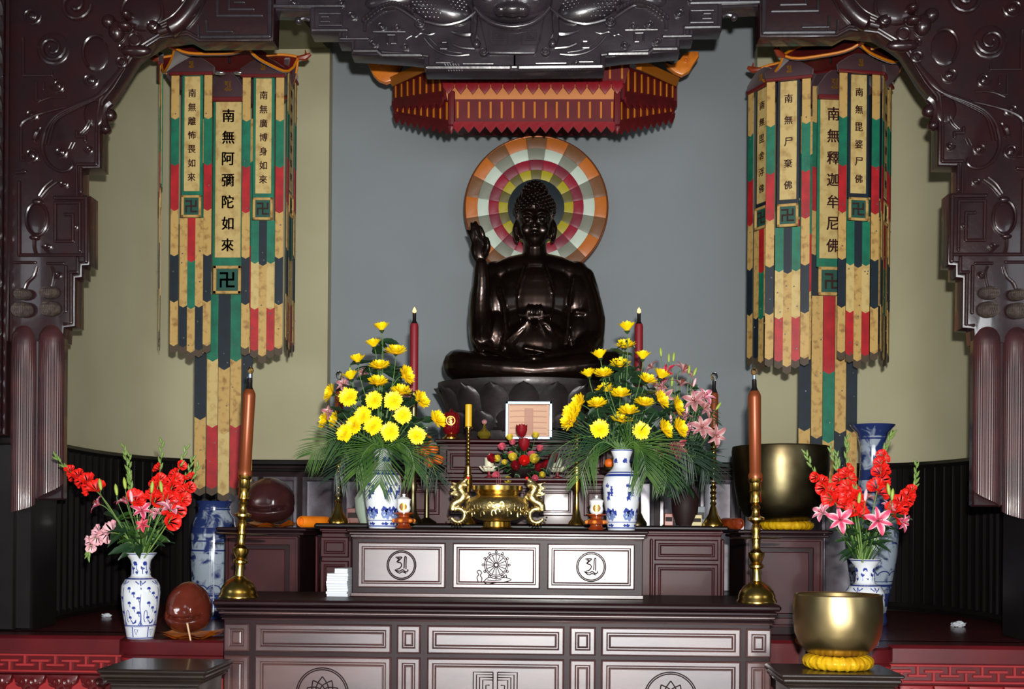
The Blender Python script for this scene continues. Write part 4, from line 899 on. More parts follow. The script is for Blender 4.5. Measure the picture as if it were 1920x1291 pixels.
def textcol(parent, chars, x, y, zs, size, m=None):
    for ch_, z in zip(chars, zs):
        vs, fs = glyph(ch_, .003); b = MB()
        for ex, ez in ((-.022, 0), (.022, 0), (0, .018)): b.add([(x + (v.x + ex) * size * .94, y - .0015 + v.y * .02, z + (v.z + ez) * size) for v in vs], fs); b.build('character', m or M['ink'], parent, local=True)
def fylfot(parent, x, y, z, s):
    vs, fs = glyph('卍', .02); b = MB(); b.add([(x + v.x * s, y - .0015, z + v.z * s) for v in vs], fs); b.build('emblem', M['rust'], parent, local=True)
U_ = px(8.0)    # metres per photograph pixel at the lanterns
def banner(parent, loc, rz, W, edge, border, text, tsize, z_top, tail, squ=None, mats_edge='t', deep=False):
    """hanging panel: loc = top centre; W in px; everything below measured in px downward from the top"""
    bn = bpy.data.objects.new('banner', None); COL.objects.link(bn); bn.parent = parent; bn.location = Vector(loc) - parent.location; bn.rotation_euler = (0, 0, rz)
    s = U_; X = lambda v: v * s; Z = lambda v: -v * s
    cwid, bh, sq0, sq1 = edge['cw'], edge['bh'], edge['sq0'], edge['sq1']
    b = MB(); b.box(X(-cwid / 2), X(cwid / 2), .004, .012, Z(sq0), 0, .002); b.build('panel_border', border, bn, local=True)
    b = MB(); b.box(X(-cwid / 2 + 5), X(cwid / 2 - 5), -.002, .006, Z(bh), Z(6), .002); b.build('text_panel', M['tanl'], bn, local=True)
    n = len(text); zs = [Z(edge['t0'] + (edge['t1'] - edge['t0']) * i / max(n - 1, 1)) for i in range(n)]
    textcol(bn, text, 0, -.003, zs, tsize * s)
    b = MB(); hw = edge.get('sw', cwid * .9) / 2; f = edge.get('sf', 5)
    for (xa, xb, za, zb) in ((-hw, hw, sq0, sq0 + f), (-hw, hw, sq1 - f, sq1), (-hw, -hw + f, sq0, sq1), (hw - f, hw, sq0, sq1)): b.box(X(xa), X(xb), -.012, .004, Z(zb), Z(za), .003)
    b.build('square_frame', M['tan'], bn, local=True)
    b = MB(); b.box(X(-hw + f), X(hw - f), -.002, .006, Z(sq1 - f), Z(sq0 + f)); b.build('square_panel', M['darkgreen'], bn, local=True); fylfot(bn, 0, -.004, Z((sq0 + sq1) / 2), (sq1 - sq0) * .55 * s)
    for (xa, xb, z0, segs, yy) in tail:
        strip(bn, X(xa), X(xb), Z(z0), [(c, Z(e)) for c, e in segs], yy)
    # little silver sequins sewn on
    rr = random.Random(int(loc[0] * 100) + int(W)); b = MB()
    for (xa, xb, z0, segs, yy) in tail:
        for q in range(3): zq = rr.uniform(z0 + 60, segs[-1][1]); xq = X(rr.uniform(xa + 4, xb - 4)); b.lathe([(0, 0), (.006, 0), (.005, .002), (0, .002)], (0, 0, 0), 8); n_ = len(b.v) - 32; b.v[n_:] = [(xq + v[0], yy - .012 - v[2], Z(zq) + v[1]) for v in b.v[n_:]]
    b.build('sequin', M['sequin'], bn, local=True, kind='stuff')
    return bn
SE = dict(cw=40, bh=222, t0=38, t1=196, sq0=230, sq1=272, sw=38)      # side banners
def side_tail(c1, c2):
    e = [('t', 84), ('g', 171), ('r', 256), ('t', 341), ('n', 428), ('t', 510)]
    q = [(-39, -24, 0, e, -.006), (24, 39, 0, e, -.006)]
    for (xa, xb), sg in zip(((-22, -7), (-7, 8), (8, 23)), c1): q.append((xa, xb, 273, sg, .002))
    return q
tA = [[('t', 437), ('n', 512)], [('r', 352), ('g', 440), ('t', 522)], [('t', 437), ('n', 518)]]
tB = [[('g', 350), ('l', 436), ('r', 514)], [('n', 354), ('t', 440), ('t', 524)], [('g', 350), ('l', 436), ('r', 514)]]
CE = dict(cw=60, bh=306, t0=34, t1=282, sq0=322, sq1=376, sw=54, sf=6)
def centre_tail(c):
    q = []
    for (xa, xb), sg, z0 in zip(((-62, -40), (-38, -17), (-16, 6), (7, 28), (30, 50)), c, (40, 377, 377, 377, 40)): q.append((xa, xb, z0, sg, .004))
    return q
tL = [[('t', 120), ('g', 280), ('r', 400), ('t', 486), ('n', 612), ('t', 745)], [('g', 500), ('l', 627), ('r', 745)], [('n', 516), ('t', 640), ('l', 757)], [('g', 500), ('t', 627), ('r', 745)], [('t', 120), ('g', 280), ('r', 400), ('t', 486), ('n', 612), ('t', 735)]]
tR = [[('t', 110), ('g', 260), ('r', 368), ('t', 496), ('n', 626), ('t', 760)], [('t', 640), ('n', 760)], [('r', 518), ('g', 648), ('t', 770)], [('t', 630), ('n', 750)], [('t', 110), ('g', 240), ('r', 360), ('t', 494), ('n', 628), ('t', 745)]]
def roof(parent, c, z0, rot, R1, R2, h):
    """six-sided roof with upswept corners; c = centre (x, y); z0 = eave height"""
    def pt(k, r, z): a = rot + k * pi / 3; return Vector((c[0] + r * cos(a), c[1] + r * sin(a), z))
    for k in range(6):
        a0, a1 = pt(k, R1, z0 + .03), pt(k + 1, R1, z0 + .03); t0, t1 = pt(k, R2, z0 + h), pt(k + 1, R2, z0 + h)
        b = MB()
        def f(s, t):
            p = (a0 * (1 - s) + a1 * s) * (1 - t) + (t0 * (1 - s) + t1 * s) * t; p = p.copy(); p.z += ((.04 if k % 3 else .15) * max(0, 1 - 2 * s) ** 4 + (.04 if (k + 1) % 3 else .15) * max(0, 2 * s - 1) ** 4) * (1 - t) + .012 * sin(pi * t); return p
        b.grid(f, 10, 6); b.k = 1; b.grid(lambda s, t: f(1 - s, t) + Vector((0, 0, -.012)), 10, 6); b.build('roof_panel', [M['maroon'], M['purple']], parent)
        b = MB(); b.tube([f(s / 10, 0) + Vector((0, 0, .004)) for s in range(11)], .009, 6); b.build('eave_trim', M['orangetrim'], parent)
        b = MB(); b.tube([f(0, t / 6) + Vector((0, 0, .01)) for t in range(7)], .009, 6); b.build('hip_trim', M['orangetrim'], parent)
        b = MB(); e = f(0, 0); d = Vector((e.x - c[0], e.y - c[1], 0)).normalized(); b.tube([e - d * .01, e + d * .05 + Vector((0, 0, .005)), e + d * .09 + Vector((0, 0, .03))], [.014, .024, .012], 8); b.tube([e + d * .06, e + d * .05 + Vector((0, 0, .06))], [.014, .003], 6); b.build('corner_finial', M['hornr'], parent)
    b = MB(); n = 6; P = [pt(k, R1 * .86, z0 - .02) for k in range(6)]
    b = MB(); P = [pt(k, R2, z0 + h) for k in range(6)]; b.add(P + [p + Vector((0, 0, .03)) for p in P], [tuple(range(6)), tuple(range(11, 5, -1))] + [(i, (i + 1) % 6, 6 + (i + 1) % 6, 6 + i) for i in range(6)]); b.build('roof_cap', M['maroon'], parent)
def frieze(parent, loc, rz, W, H):
    fr = bpy.data.objects.new('frieze', None); COL.objects.link(fr); fr.parent = parent; fr.location = Vector(loc) - parent.location; fr.rotation_euler = (0, 0, rz)
    w_ = W * U_ / 2; h = H * U_
    b = MB(); b.prism([(-w_, -h * .1), (w_, -h * .1), (w_ * 1.04, h * .35), (w_ * .55, h * .8), (w_ * .2, h), (-w_ * .2, h), (-w_ * .55, h * .8), (-w_ * 1.04, h * .35)], -.02, .015, .006); b.build('frieze_board', M['purple'], fr, local=True)
    b = MB(); b.box(-w_ - .004, w_ + .004, -.026, .0, -h * .2, -h * .02, .004); b.build('frieze_trim', M['maroon'], fr, local=True)
    b = MB()
    for P in letter(0, -.022, h * .42, h * .26): b.tube(P, .0026, 5)
    b.build('frieze_letter', M['gold'], fr, local=True)
def lantern(label, side, cu_, D, spec, rot, zv):
    c = at(cu_, 130, D); t = thing('prayer_banner_lantern', label, 'hanging banner', (c.x, D, at(cu_, 950, D).z), 'prayer banner lanterns')
    roof(t, (c.x, D), zv, rot, .50, .27, .19)
    b = MB(); b.tube([(c.x, D, zv + .15), (c.x, D, 5.9)], .008, 6); b.build('suspension_cord', M['wire'], t)
    for du in ((-18, 18) if side < 0 else (-44,)):
        b = MB(); b.ell(at(cu_ + du, 137, 7.98), (.042, .02, .014), 14, 8); b.build('glass_lamp', M['sequin'], t)
    for u, v, dd, rz, kind, txt, tl in spec:
        p = at(u, v, dd)
        if kind == 'c':
            banner(t, p, rz, 60, CE, M['green'], txt, 25, 0, centre_tail(tl)); frieze(t, p + Vector((0, -.005, .004)), rz, 60, 46)
        else:
            banner(t, p, rz, 40, SE, M['green'] if side < 0 else M['navy'], txt, 15.5, 0, side_tail(tl, None)); frieze(t, p + Vector((0, -.01, .0)), rz, 82, 30)
    return t
zL = at(430, 110, 7.57).z
lantern('hanging prayer banner lantern with green-bordered text panels, left of the statue', -1, 430, 8.0, [
    (429, 184, 8.12, 0, 'c', '南無阿彌陀如來', tL), (361, 137, 7.95, rad(-1), 's', '南無離怖畏如來', tA), (495, 141, 7.95, rad(1), 's', '南無廣博身如來', tB),
    (303, 132, 8.12, rad(-70), 's', '南無甘露王如來', tA), (546, 140, 8.12, rad(91), 's', '南無妙色身如來', tB)], rad(0), zL)
lantern('hanging prayer banner lantern with navy-bordered text panels, right of the statue', 1, 1558, 8.0, [
    (1563, 180, 8.12, rad(5), 'c', '南無釋迦牟尼佛', tR), (1479, 146, 7.86, rad(-14), 's', '南無尸棄佛', tB), (1611, 134, 7.86, rad(10), 's', '南無毘婆尸佛', tB),
    (1430, 160, 8.15, rad(-62), 's', '南無毘舍浮佛', tA), (1661, 150, 8.1, rad(62), 's', '南無拘留孫佛', tA), (1500, 150, 8.4, rad(155), 's', '南無迦葉佛', tA), (1640, 150, 8.42, rad(200), 's', '南無拘那含佛', tA)], rad(-22), at(1558, 110, 7.57).z)

# ================================================================== ALTAR OBJECTS
def lathe_px(name, m, parent, u, v0, D, prof, n=32, sx=1, sy=1):
    """prof = [(radius px, pixel row)] from bottom to top, turned about the upright through pixel (u, v0) at depth D"""
    c = at(u, v0, D); s = px(D); b = MB(); b.lathe([(r * s, (v0 - v) * s) for r, v in prof], c, n, sx, sy); return b.build(name, m, parent)
# tall brass candlesticks with brown candles on the front altar
def big_candle(side, u, D, lean, vtop):
    c = at(u, 1124 if side < 0 else 1130, D); c.z = ZA; s = px(D); k = 'left' if side < 0 else 'right'
    t = thing('candlestick', 'tall turned brass candlestick at the %s end of the front altar' % k, 'candlestick', c, 'tall brass candlesticks')
    H = (1124 - 897) * s
    pf_ = [(37, 0), (37, 3), (34, 7), (34, 12), (31, 20), (24, 30), (15, 36), (9, 40), (8, 55), (9, 62), (14, 65), (14, 69), (9, 73), (11, 77), (15, 86), (15, 92), (10, 95), (7, 100), (8, 112), (9, 120), (7, 126), (9, 133), (8, 140), (6, 146), (10, 150), (16, 153), (16, 157), (9, 160), (7, 166), (7, 172), (9, 176), (6, 182), (11, 186), (11, 188), (10, 192), (10.5, 205), (12, 207), (10.5, 209), (10.5, 222), (13, 225), (14, 230), (9, 230)]
    b = MB(); b.lathe([(r * s, z * s) for r, z in pf_], (0, 0, 0), 32); b.build('turned_stem', M['brass'], t, local=True)
    b = MB(); b.lathe([(6 * s, 0), (47 * s, .8 * s), (48 * s, 2 * s), (6 * s, 1.4 * s)], (0, 0, 118 * s), 40); b.build('drip_dish', M['gongd'], t, local=True)
    t.rotation_euler = (0, lean, 0)
    base = c + Matrix.Rotation(lean, 3, 'Y') @ Vector((0, 0, 230 * s))
    cd_ = thing('candle', 'tall copper-brown electric candle in the %s brass candlestick' % k, 'candle', base, 'tall brown candles')
    b = MB(); b.lathe([(13 * s, .0005), (14 * s, 6 * s), (11 * s, 12 * s), (11.5 * s, 100 * s), (12 * s, 150 * s), (12 * s, 153 * s), (11 * s, 157 * s), (8 * s, 163 * s)], (0, 0, 0), 24); b.build('candle_body', M['copper'], cd_, local=True)
    b = MB(); b.lathe([(8 * s, 162 * s), (4.6 * s, 170 * s), (4.2 * s, 184 * s), (3, 184 * s) if 0 else (2.5 * s, 185 * s)], (0, 0, 0), 16); b.build('candle_neck', M['wick'], cd_, local=True)
    b = MB(); b.lathe([(3.6 * s, 185 * s), (3.6 * s, 192 * s)], (0, 0, 0), 14); b.build('bulb_socket', M['steel'], cd_, local=True)
    b = MB(); b.lathe([(0, 192 * s)] + [(6.5 * s * sin(a), (199 - 6.8 * cos(a)) * s) for a in [q * pi / 8 for q in range(2, 8)]] + [(0, 206 * s)], (0, 0, 0), 16); b.build('bulb', M['bulba'], cd_, local=True)
    cd_.rotation_euler = (0, lean, 0)
big_candle(-1, 447, 6.2, rad(2.6), 697); big_candle(1, 1419, 6.2, rad(-1.1), 697)
# small brass candlesticks with brown candles on the shrine altar
def small_candle(u, label_k, D=7.05):
    c = at(u, 978, D); c.z = ZS; s = px(D)
    t = thing('candlestick', 'slim beaded brass candlestick on the %s end of the shrine altar' % label_k, 'candlestick', c, 'slim brass candlesticks')
    pr = [(20, 0), (20, 4), (15, 12), (9, 22), (6, 34)]; z = 38
    while z < 150: pr += [(4, z), (6.5, z + 4), (4, z + 8)]; z += 10
    pr += [(5, z), (9, z + 6), (9, z + 20), (10, z + 22), (5, z + 24)]
    b = MB(); b.lathe([(r * s, q * s) for r, q in pr], (0, 0, 0), 20); b.build('turned_stem', M['brass'], t, local=True)
    b = MB(); b.lathe([(4 * s, 81 * s), (22 * s, 82 * s), (22 * s, 84 * s), (4 * s, 84 * s)], (0, 0, 0), 24); b.build('drip_dish', M['wick'], t, local=True)
    zz_ = (z + 24) * s
    d = thing('candle', 'brown electric candle with clear bulb in the slim %s candlestick' % label_k, 'candle', c + Vector((0, 0, zz_)), 'brown candles on slim candlesticks')
    b = MB(); b.lathe([(8 * s, .0005), (8 * s, 62 * s), (6 * s, 67 * s)], (0, 0, 0), 20); b.build('candle_body', M['copper'], d, local=True)
    b = MB(); b.lathe([(6.5 * s, 66 * s), (3.4 * s, 75 * s), (3.4 * s, 88 * s)], (0, 0, 0), 16); b.build('candle_neck', M['wick'], d, local=True)
    b = MB(); b.lathe([(2 * s, 88 * s)] + [(7 * s * sin(a), (97 - 8 * cos(a)) * s) for a in [q * pi / 8 for q in range(2, 8)]] + [(0, 105 * s)], (0, 0, 0), 16); b.build('bulb', M['bulb'], d, local=True)
small_candle(634, 'left'); small_candle(1337, 'right')
# tall red candles standing behind the chrysanthemums
for u, k in ((774, 'left'), (1195, 'right')):
    D = 7.4 if u > 1000 else 7.05; c = at(u, 978, D); c.z = ZS; s = px(D)
    t = thing('candlestick', 'dark metal pillar candlestick behind the %s chrysanthemums' % k, 'candlestick', c, 'dark pillar candlesticks')
    pr = [(18, 0), (18, 5), (12, 14), (7, 24), (6, 60), (9, 70), (6, 80), (6, 150), (10, 160), (7, 170), (7, 225), (9, 232), (9, 246), (5, 248)]
    b = MB(); b.lathe([(r * s, z * s) for r, z in pr], (0, 0, 0), 20); b.build('turned_stem', M['gongd'], t, local=True)
    d = thing('candle', 'tall dark red candle with a lit tip above the %s chrysanthemums' % k, 'candle', c + Vector((0, 0, 248 * s)), 'tall red candles')
    b = MB(); b.lathe([(8 * s, .0005), (8 * s, 122 * s), (7 * s, 128 * s)], (0, 0, 0), 24); b.build('candle_body', M['candlered'], d, local=True)
    b = MB(); b.lathe([(7 * s, 127 * s), (3.4 * s, 134 * s), (3.4 * s, 148 * s)], (0, 0, 0), 16); b.build('candle_neck', M['wick'], d, local=True)
    b = MB(); b.lathe([(0, 147 * s), (3.8 * s, 151 * s), (3 * s, 155 * s), (0, 160 * s)], (0, 0, 0), 14); b.build('flame_bulb', M['flame'], d, local=True)
# yellow candles on thin beaded brass sticks
for u, k in ((877, 'left'), (1081, 'right')):
    D = 7.0; c = at(u, 978, D); c.z = ZS; s = px(D)
    t = thing('candlestick', 'thin beaded brass stick holding the %s yellow candle' % k, 'candlestick', c, 'thin beaded candlesticks')
    pr = [(16, 0), (15, 5), (9, 12), (5, 30), (4, 60), (8, 72), (8, 92), (6, 94), (6, 108)]; z = 110
    while z < 176: pr += [(2.6, z), (3.8, z + 3), (2.6, z + 6)]; z += 7
    pr += [(3, 178), (8, 180), (8, 182), (3, 183)]
    b = MB(); b.lathe([(r * s, z * s) for r, z in pr], (0, 0, 0), 18); b.build('beaded_stem', M['brass'], t, local=True)
    d = thing('candle', 'short plain yellow candle on the %s thin brass stick' % k, 'candle', c + Vector((0, 0, 183 * s)), 'yellow candles')
    b = MB(); b.lathe([(6.4 * s, .0005), (6.4 * s, 41 * s), (5.6 * s, 42 * s), (4 * s, 40 * s), (0, 40 * s)], (0, 0, 0), 20); b.build('candle_body', M['yellow'], d, local=True)
    b = MB(); b.tube([(0, 0, 39 * s), (0, 0, 47 * s)], .6 * s, 6); b.build('wick', M['wick'], d, local=True)
# brass censer with dragon handles
D = 6.52; s = px(D); c = at(932, 989, D); c.z = ZC2
ce = thing('incense_burner', 'round polished brass incense burner with two upright dragon handles', 'incense burner', c)
b = MB(); b.lathe([(0, .001), (30 * s, .001), (31 * s, 3 * s), (26 * s, 5 * s), (25 * s, 14 * s), (27 * s, 17 * s)], (0, 0, 0), 48); b.build('foot', M['brass'], ce, local=True)
b = MB(); b.lathe([(26 * s, 16 * s), (38 * s, 19 * s), (52 * s, 28 * s), (59 * s, 40 * s), (59 * s, 48 * s), (52 * s, 58 * s), (42 * s, 62 * s)], (0, 0, 0), 64); b.build('bowl', M['brassr'], ce, local=True)
b = MB(); b.lathe([(42 * s, 61 * s), (39 * s, 64 * s), (41 * s, 68 * s), (40 * s, 71 * s), (46 * s, 72 * s), (48 * s, 73 * s), (48 * s, 81 * s), (44 * s, 81 * s), (40 * s, 74 * s), (38 * s, 64 * s), (0, 62 * s)], (0, 0, 0), 64); b.build('rim', M['brass'], ce, local=True)
rnd = random.Random(8); b = MB()
for i in range(26):
    a = -pi + i * pi / 25; zz_ = (36 + 9 * sin(i * 1.9)) * s; R_ = 58 * s
    P = [(R_ * cos(a + .07 * cos(t)) * (1.0), R_ * sin(a + .07 * cos(t)), zz_ + 6 * s * sin(t)) for t in [q * .5 for q in range(9)]]
    b.tube(P, 1.3 * s, 5)
b.build('chased_scroll', M['brassr'], ce, local=True, kind='stuff')
for sd in (-1, 1):
    b = MB(); q = lambda a, z, y=0: (sd * a * s, y * s, z * s)
    # tail ring, S body, neck, head
    b.tube([q(74 + 13 * cos(a), 26 + 13 * sin(a)) for a in [.9 + i * .42 for i in range(13)]], [5.5 * s - i * .14 * s for i in range(13)], 10)
    b.tube(spl([q(84, 34), q(82, 46), q(70, 54), q(64, 62), q(66, 70), q(72, 76)], 5), [v * s for v in interp([6.5, 7.5, 8, 8, 7, 7], 26)], 12)
    b.tube(spl([q(72, 75), q(68, 82), q(62, 84), q(56, 80)], 4), [v * s for v in interp([8, 8, 6, 4], 13)], 10)
    b.tube(spl([q(68, 84), q(60, 92), q(56, 95)], 4), [v * s for v in interp([6, 4.5, 3.5], 9)], 8); b.ell(q(66, 86), (7 * s, 6 * s, 6 * s)); b.tube([q(60, 57), q(50, 62)], [5 * s, 3 * s], 8); b.tube([q(62, 30), q(54, 38)], [5 * s, 3 * s], 8); b.ell(q(58, 66), (5 * s, 5 * s, 5 * s))
    for i in range(5): b.tube(spl([q(70, 84 - i * 5), q(82, 86 - i * 5.5), q(90, 84 - i * 6 + (2 if i % 2 else 5))], 3), [3 * s, 2.8 * s, 2.6 * s, 2.2 * s, 1.8 * s, 1.2 * s, .6 * s], 6)
    rm = remesh(b, .0045, 1)
    hd = rm.build('dragon_handle', M['brassr'], ce, local=True, ang=70)
    b = MB()
    for i in range(20):
        a = .6 + i * .29; b.ell(q(74 + 19 * cos(a), 26 + 18 * sin(a)), (2 * s, 2 * s, 2 * s), 6, 4)
    for i in range(8): b.ell(q(80 + 3 * sin(i), 48 + i * 4), (1.8 * s, 2 * s, 1.8 * s), 6, 4)
    b.build('crest', M['brass'], hd, local=True, kind='stuff')
    b = MB(); b.ell(q(55.5, 96), (3.2 * s, 3.2 * s, 3.2 * s), 10, 8); b.build('red_pearl', M['glad'], hd, local=True)
b = MB()
for i in range(3): b.tube([(-.0 + i * .008, .02, .19), (-.006 + i * .012, .02, .36 if i == 1 else .3)], .0012, 5)
st_ = b.build('incense_sticks', M['rosered'], ce, local=True); st_['kind'] = 'stuff'
# lidded white cups on turned stands
for u, k in ((757, 'left'), (1118, 'right')):
    D = 6.40; s = px(D); c = at(u, 990, D); c.z = ZC2
    t = thing('cup_stand', 'glossy orange-brown turned wooden stand under the %s white cup' % k, 'stand', c, 'turned wooden cup stands')
    b = MB(); b.lathe([(0, .001), (14 * s, .001), (16 * s, 3 * s), (12 * s, 6 * s), (11 * s, 9 * s), (19 * s, 12 * s), (20 * s, 15 * s), (18 * s, 19 * s), (11 * s, 22 * s), (10 * s, 24 * s), (16 * s, 27 * s), (20 * s, 28.5 * s), (20 * s, 30 * s), (0, 30 * s)], (0, 0, 0), 32); b.build('turned_body', M['woodred'], t, local=True)
    b = MB()
    for i in range(6): a = i * pi / 3 + .3; b.ell((18 * s * cos(a), 18 * s * sin(a), 15 * s), (5 * s, 5 * s, 4 * s), 10, 8)
    b.build('knob_ring', M['horn'], t, local=True, kind='stuff')
    z = 30.3 * s; t2 = thing('lidded_cup', 'white lidded porcelain cup with gold mark on the %s wooden stand' % k, 'cup', c + Vector((0, 0, z)), 'white lidded cups')
    b = MB(); b.lathe([(0, 0), (9 * s, 0), (12 * s, 3 * s), (13 * s, 8 * s), (11.5 * s, 15 * s), (12.5 * s, 22 * s), (13 * s, 24 * s)], (0, 0, 0), 32); b.build('cup', M['white'], t2, local=True)
    b = MB(); b.lathe([(14 * s, 23.5 * s), (13.5 * s, 25 * s), (8 * s, 28.5 * s), (3 * s, 30 * s), (2 * s, 31.5 * s), (3.6 * s, 34 * s), (0, 36 * s)], (0, 0, 0), 32); b.build('lid', M['white'], t2, local=True)
    b = MB(); b.grid(lambda a, r: Vector((7.2 * s * r * cos(2 * pi * a), -(12.6 + .8) * s * math.sqrt(max(0, 1 - (7.2 * r * cos(2 * pi * a) / 13.4) ** 2)), 10.5 * s + 7.2 * s * r * sin(2 * pi * a))), 20, 4, closeu=True); b.build('gold_medallion', M['gold'], t2, local=True)
    vs, fs = glyph('佛', .01); b = MB(); b.add([(v.x * 9 * s, -13.8 * s + v.y * .004, 10.5 * s + v.z * 9 * s) for v in vs], fs); b.build('character', M['hornr'], t2, local=True)
# ---- vases
WSC = [1.0]
def strip_on(b, prof, pts, w_, off=.0012):
    """ribbon painted on a turned surface: pts = [(angle, z)], prof = [(r, z)]"""
    def R(z):
        for i in range(len(prof) - 1):
            (ra, za), (rb, zb) = prof[i], prof[i + 1]
            if min(za, zb) <= z <= max(za, zb) and abs(zb - za) > 1e-9: return ra + (rb - ra) * (z - za) / (zb - za)
        return prof[-1][0]
    vs = []; n = len(pts); ws = [w * WSC[0] for w in w_] if isinstance(w_, (list, tuple)) else [w_] * n
    for i, (a, z) in enumerate(pts):
        a0, z0 = pts[max(i - 1, 0)]; a1, z1 = pts[min(i + 1, n - 1)]; r = R(z); dx = (a1 - a0) * r; dz = z1 - z0; L_ = math.hypot(dx, dz) or 1
        nx, nz = -dz / L_ * ws[i] / 2, dx / L_ * ws[i] / 2
        for sg in (-1, 1): aa = a + sg * nx / max(r, .01); zq = z + sg * nz; rr = R(zq) + off; vs.append((rr * cos(aa), rr * sin(aa), zq))
    b.add(vs, [(2 * i, 2 * i + 2, 2 * i + 3, 2 * i + 1) for i in range(n - 1)])
BLUEP = mat('cobalt_brushwork', (48, 62, 140), .12, 0, .5); BLUEL = mat('pale_cobalt_wash', (110, 130, 180), .12, 0, .5)
def vase(label, u, vb, zb, D, prof, m, motif, group=None, name='vase', cat='vase', H=1.0):
    c = at(u, vb, D); c.z = zb; s = px(D); t = thing(name, label, cat, c, group)
    P = [(r * s, z * s) for r, z in prof]; b = MB(); rt, zt_ = P[-1]; b.lathe([(0, .001)] + P + [(rt * .9, zt_ - .004), (rt * .55, zt_ - .05), (rt * .45, zt_ - .12), (0, zt_ - .14)], (0, 0, 0), 48); b.build('body', m, t, local=True)
    motif(t, P, s); return t
def m_front(t, P, s):
    b = MB(); H = P[-1][1]; r_ = random.Random(4); zsh = H * .68; zbt = H * .16
    for k in range(6):
        a = -pi / 2 - .55 + k * pi / 3 + .9; strip_on(b, P, [(a + .03 * sin(j), zbt + (zsh - zbt) * j / 10) for j in range(11)], .006)
        strip_on(b, P, [(a - .12, zbt - .002), (a, zbt + .03), (a + .12, zbt - .002)], .006); strip_on(b, P, [(a - .3, zsh - .004), (a - .1, zsh - .02), (a, zsh + .006), (a + .1, zsh - .02), (a + .3, zsh - .004)], .007)
        for j in range(9):
            z0 = zsh - .05 - j * .028; a0 = a - .7 + .25 * ((j * 7) % 3); q = [(a0 + .03 * i, z0 + .008 * sin(i * pi / 6)) for i in range(7)]
            if j < 7: strip_on(b, P, q, [.002, .008, .011, .010, .012, .007, .002]); strip_on(b, P, [(a0 + .1, z0), (a0 + .12 + .05 * r_.random(), z0 - .018)], .004)
        strip_on(b, P, [(a - .75 + .1 * cos(q), zbt + .055 + .035 * sin(q)) for q in [i * .6 for i in range(9)]], .004)
        strip_on(b, P, [(a - .55, zbt + .03), (a - .45, zbt + .012), (a - .3, zbt + .02), (a - .25, zbt + .035)], [.002, .008, .008, .002])
        strip_on(b, P, [(a - .52, .012), (a - .52, zbt - .008)], .006); strip_on(b, P, [(a - .4, zbt * .7), (a - .28, zbt * .3), (a - .16, zbt * .7), (a - .4, zbt * .7)], .004)
        strip_on(b, P, [(a - .9 + .5 * q / 6, H * .80 + .02 * sin(q)) for q in range(7)], [.004, .02, .03, .02, .028, .014, .004]); strip_on(b, P, [(a - .7 + .2 * q / 6, H * .88 + .01 * cos(q)) for q in range(7)], [.004, .014, .016, .01, .018, .012, .004])
    for z, w_ in ((H * .70, .008), (zbt, .005), (zbt - .006, .003), (.006, .006), (H * .985, .005)): strip_on(b, P, [(q * pi / 24, z) for q in range(49)], w_)
    b.build('painted_decoration', BLUEP, t, local=True, kind='stuff')
WSC[0] = 1.35
front_prof = [(24, 0), (25, 4), (28, 20), (34, 60), (36, 85), (35, 100), (29, 111), (19, 117), (17.5, 121), (17, 140), (19, 148), (29, 161), (30, 162)]
WHITE = mat('vase_white_glaze', (214, 218, 222), .1, 0, .6, c2=(204, 210, 218), nscale=6)
vL = vase('white vase with blue painted pine panels on the left projecting slab', 263, 1197, ZP + .0085, 6.45, front_prof, WHITE, m_front, 'front floor vases')
vR = vase('white and blue vase of gladioli behind the front brass bowl', 1621, 1207, ZP + .0085, 6.45, front_prof, WHITE, m_front, 'front floor vases')
def m_land(t, P, s):
    b = MB(); c2 = MB(); H = P[-1][1]; r_ = random.Random(t.location.x)
    for k in range(7):
        a = k * .9 + r_.random() * .4
        strip_on(b, P, [(a + .09 * i, H * .22 + .012 * sin(i * 1.7)) for i in range(9)], [.004, .02, .03, .018, .034, .02, .012, .02, .003])
        strip_on(c2, P, [(a + .08 * i, H * .17 + .012 * sin(i * 1.3)) for i in range(9)], [.004, .014, .02, .02, .026, .02, .02, .012, .003])
        strip_on(b, P, [(a + .2 + .03 * i, H * .36 + .010 * i + .01 * sin(i * 2)) for i in range(7)], [.002, .012, .02, .008, .016, .01, .002])
        strip_on(b, P, [(a + .5, H * (.42 + .02 * i)) for i in range(7)], [.012, .004, .014, .006, .012, .004, .01])
        strip_on(b, P, [(a + .1 + .05 * i, H * .55 + .006 * sin(i * 3)) for i in range(6)], [.002, .014, .006, .018, .01, .002])
        strip_on(b, P, [(a + .1 * i, H * .06 + .004 * sin(i * 3)) for i in range(6)], [.002, .010, .004, .012, .008, .002])
        strip_on(b, P, [(a + .1 * i, H * .86 + .008 * sin(i * 2)) for i in range(6)], [.002, .016, .01, .02, .01, .002])
    for z, w_ in ((H * .68, .014), (H * .71, .005), (H * .72, .003), (H * .03, .007), (H * .10, .004), (H * .99, .006)): strip_on(b, P, [(q * pi / 24, z) for q in range(49)], w_)
    b.build('painted_decoration', BLUEP, t, local=True, kind='stuff'); c2.build('painted_wash', BLUEL, t, local=True, kind='stuff')
mum_prof = [(25, 0), (26, 4), (29, 24), (34, 60), (36, 84), (34, 98), (26, 108), (19, 114), (16, 120), (16, 136), (20, 146), (21, 150)]
WSC[0] = 1.7
vase('white and blue landscape vase holding the left chrysanthemums', 717, 988, ZC2, 6.48, mum_prof, WHITE, m_land, 'chrysanthemum vases')
vase('white and blue landscape vase holding the right chrysanthemums', 1165, 991, ZC2, 6.48, mum_prof, WHITE, m_land, 'chrysanthemum vases')
WSC[0] = 1.0
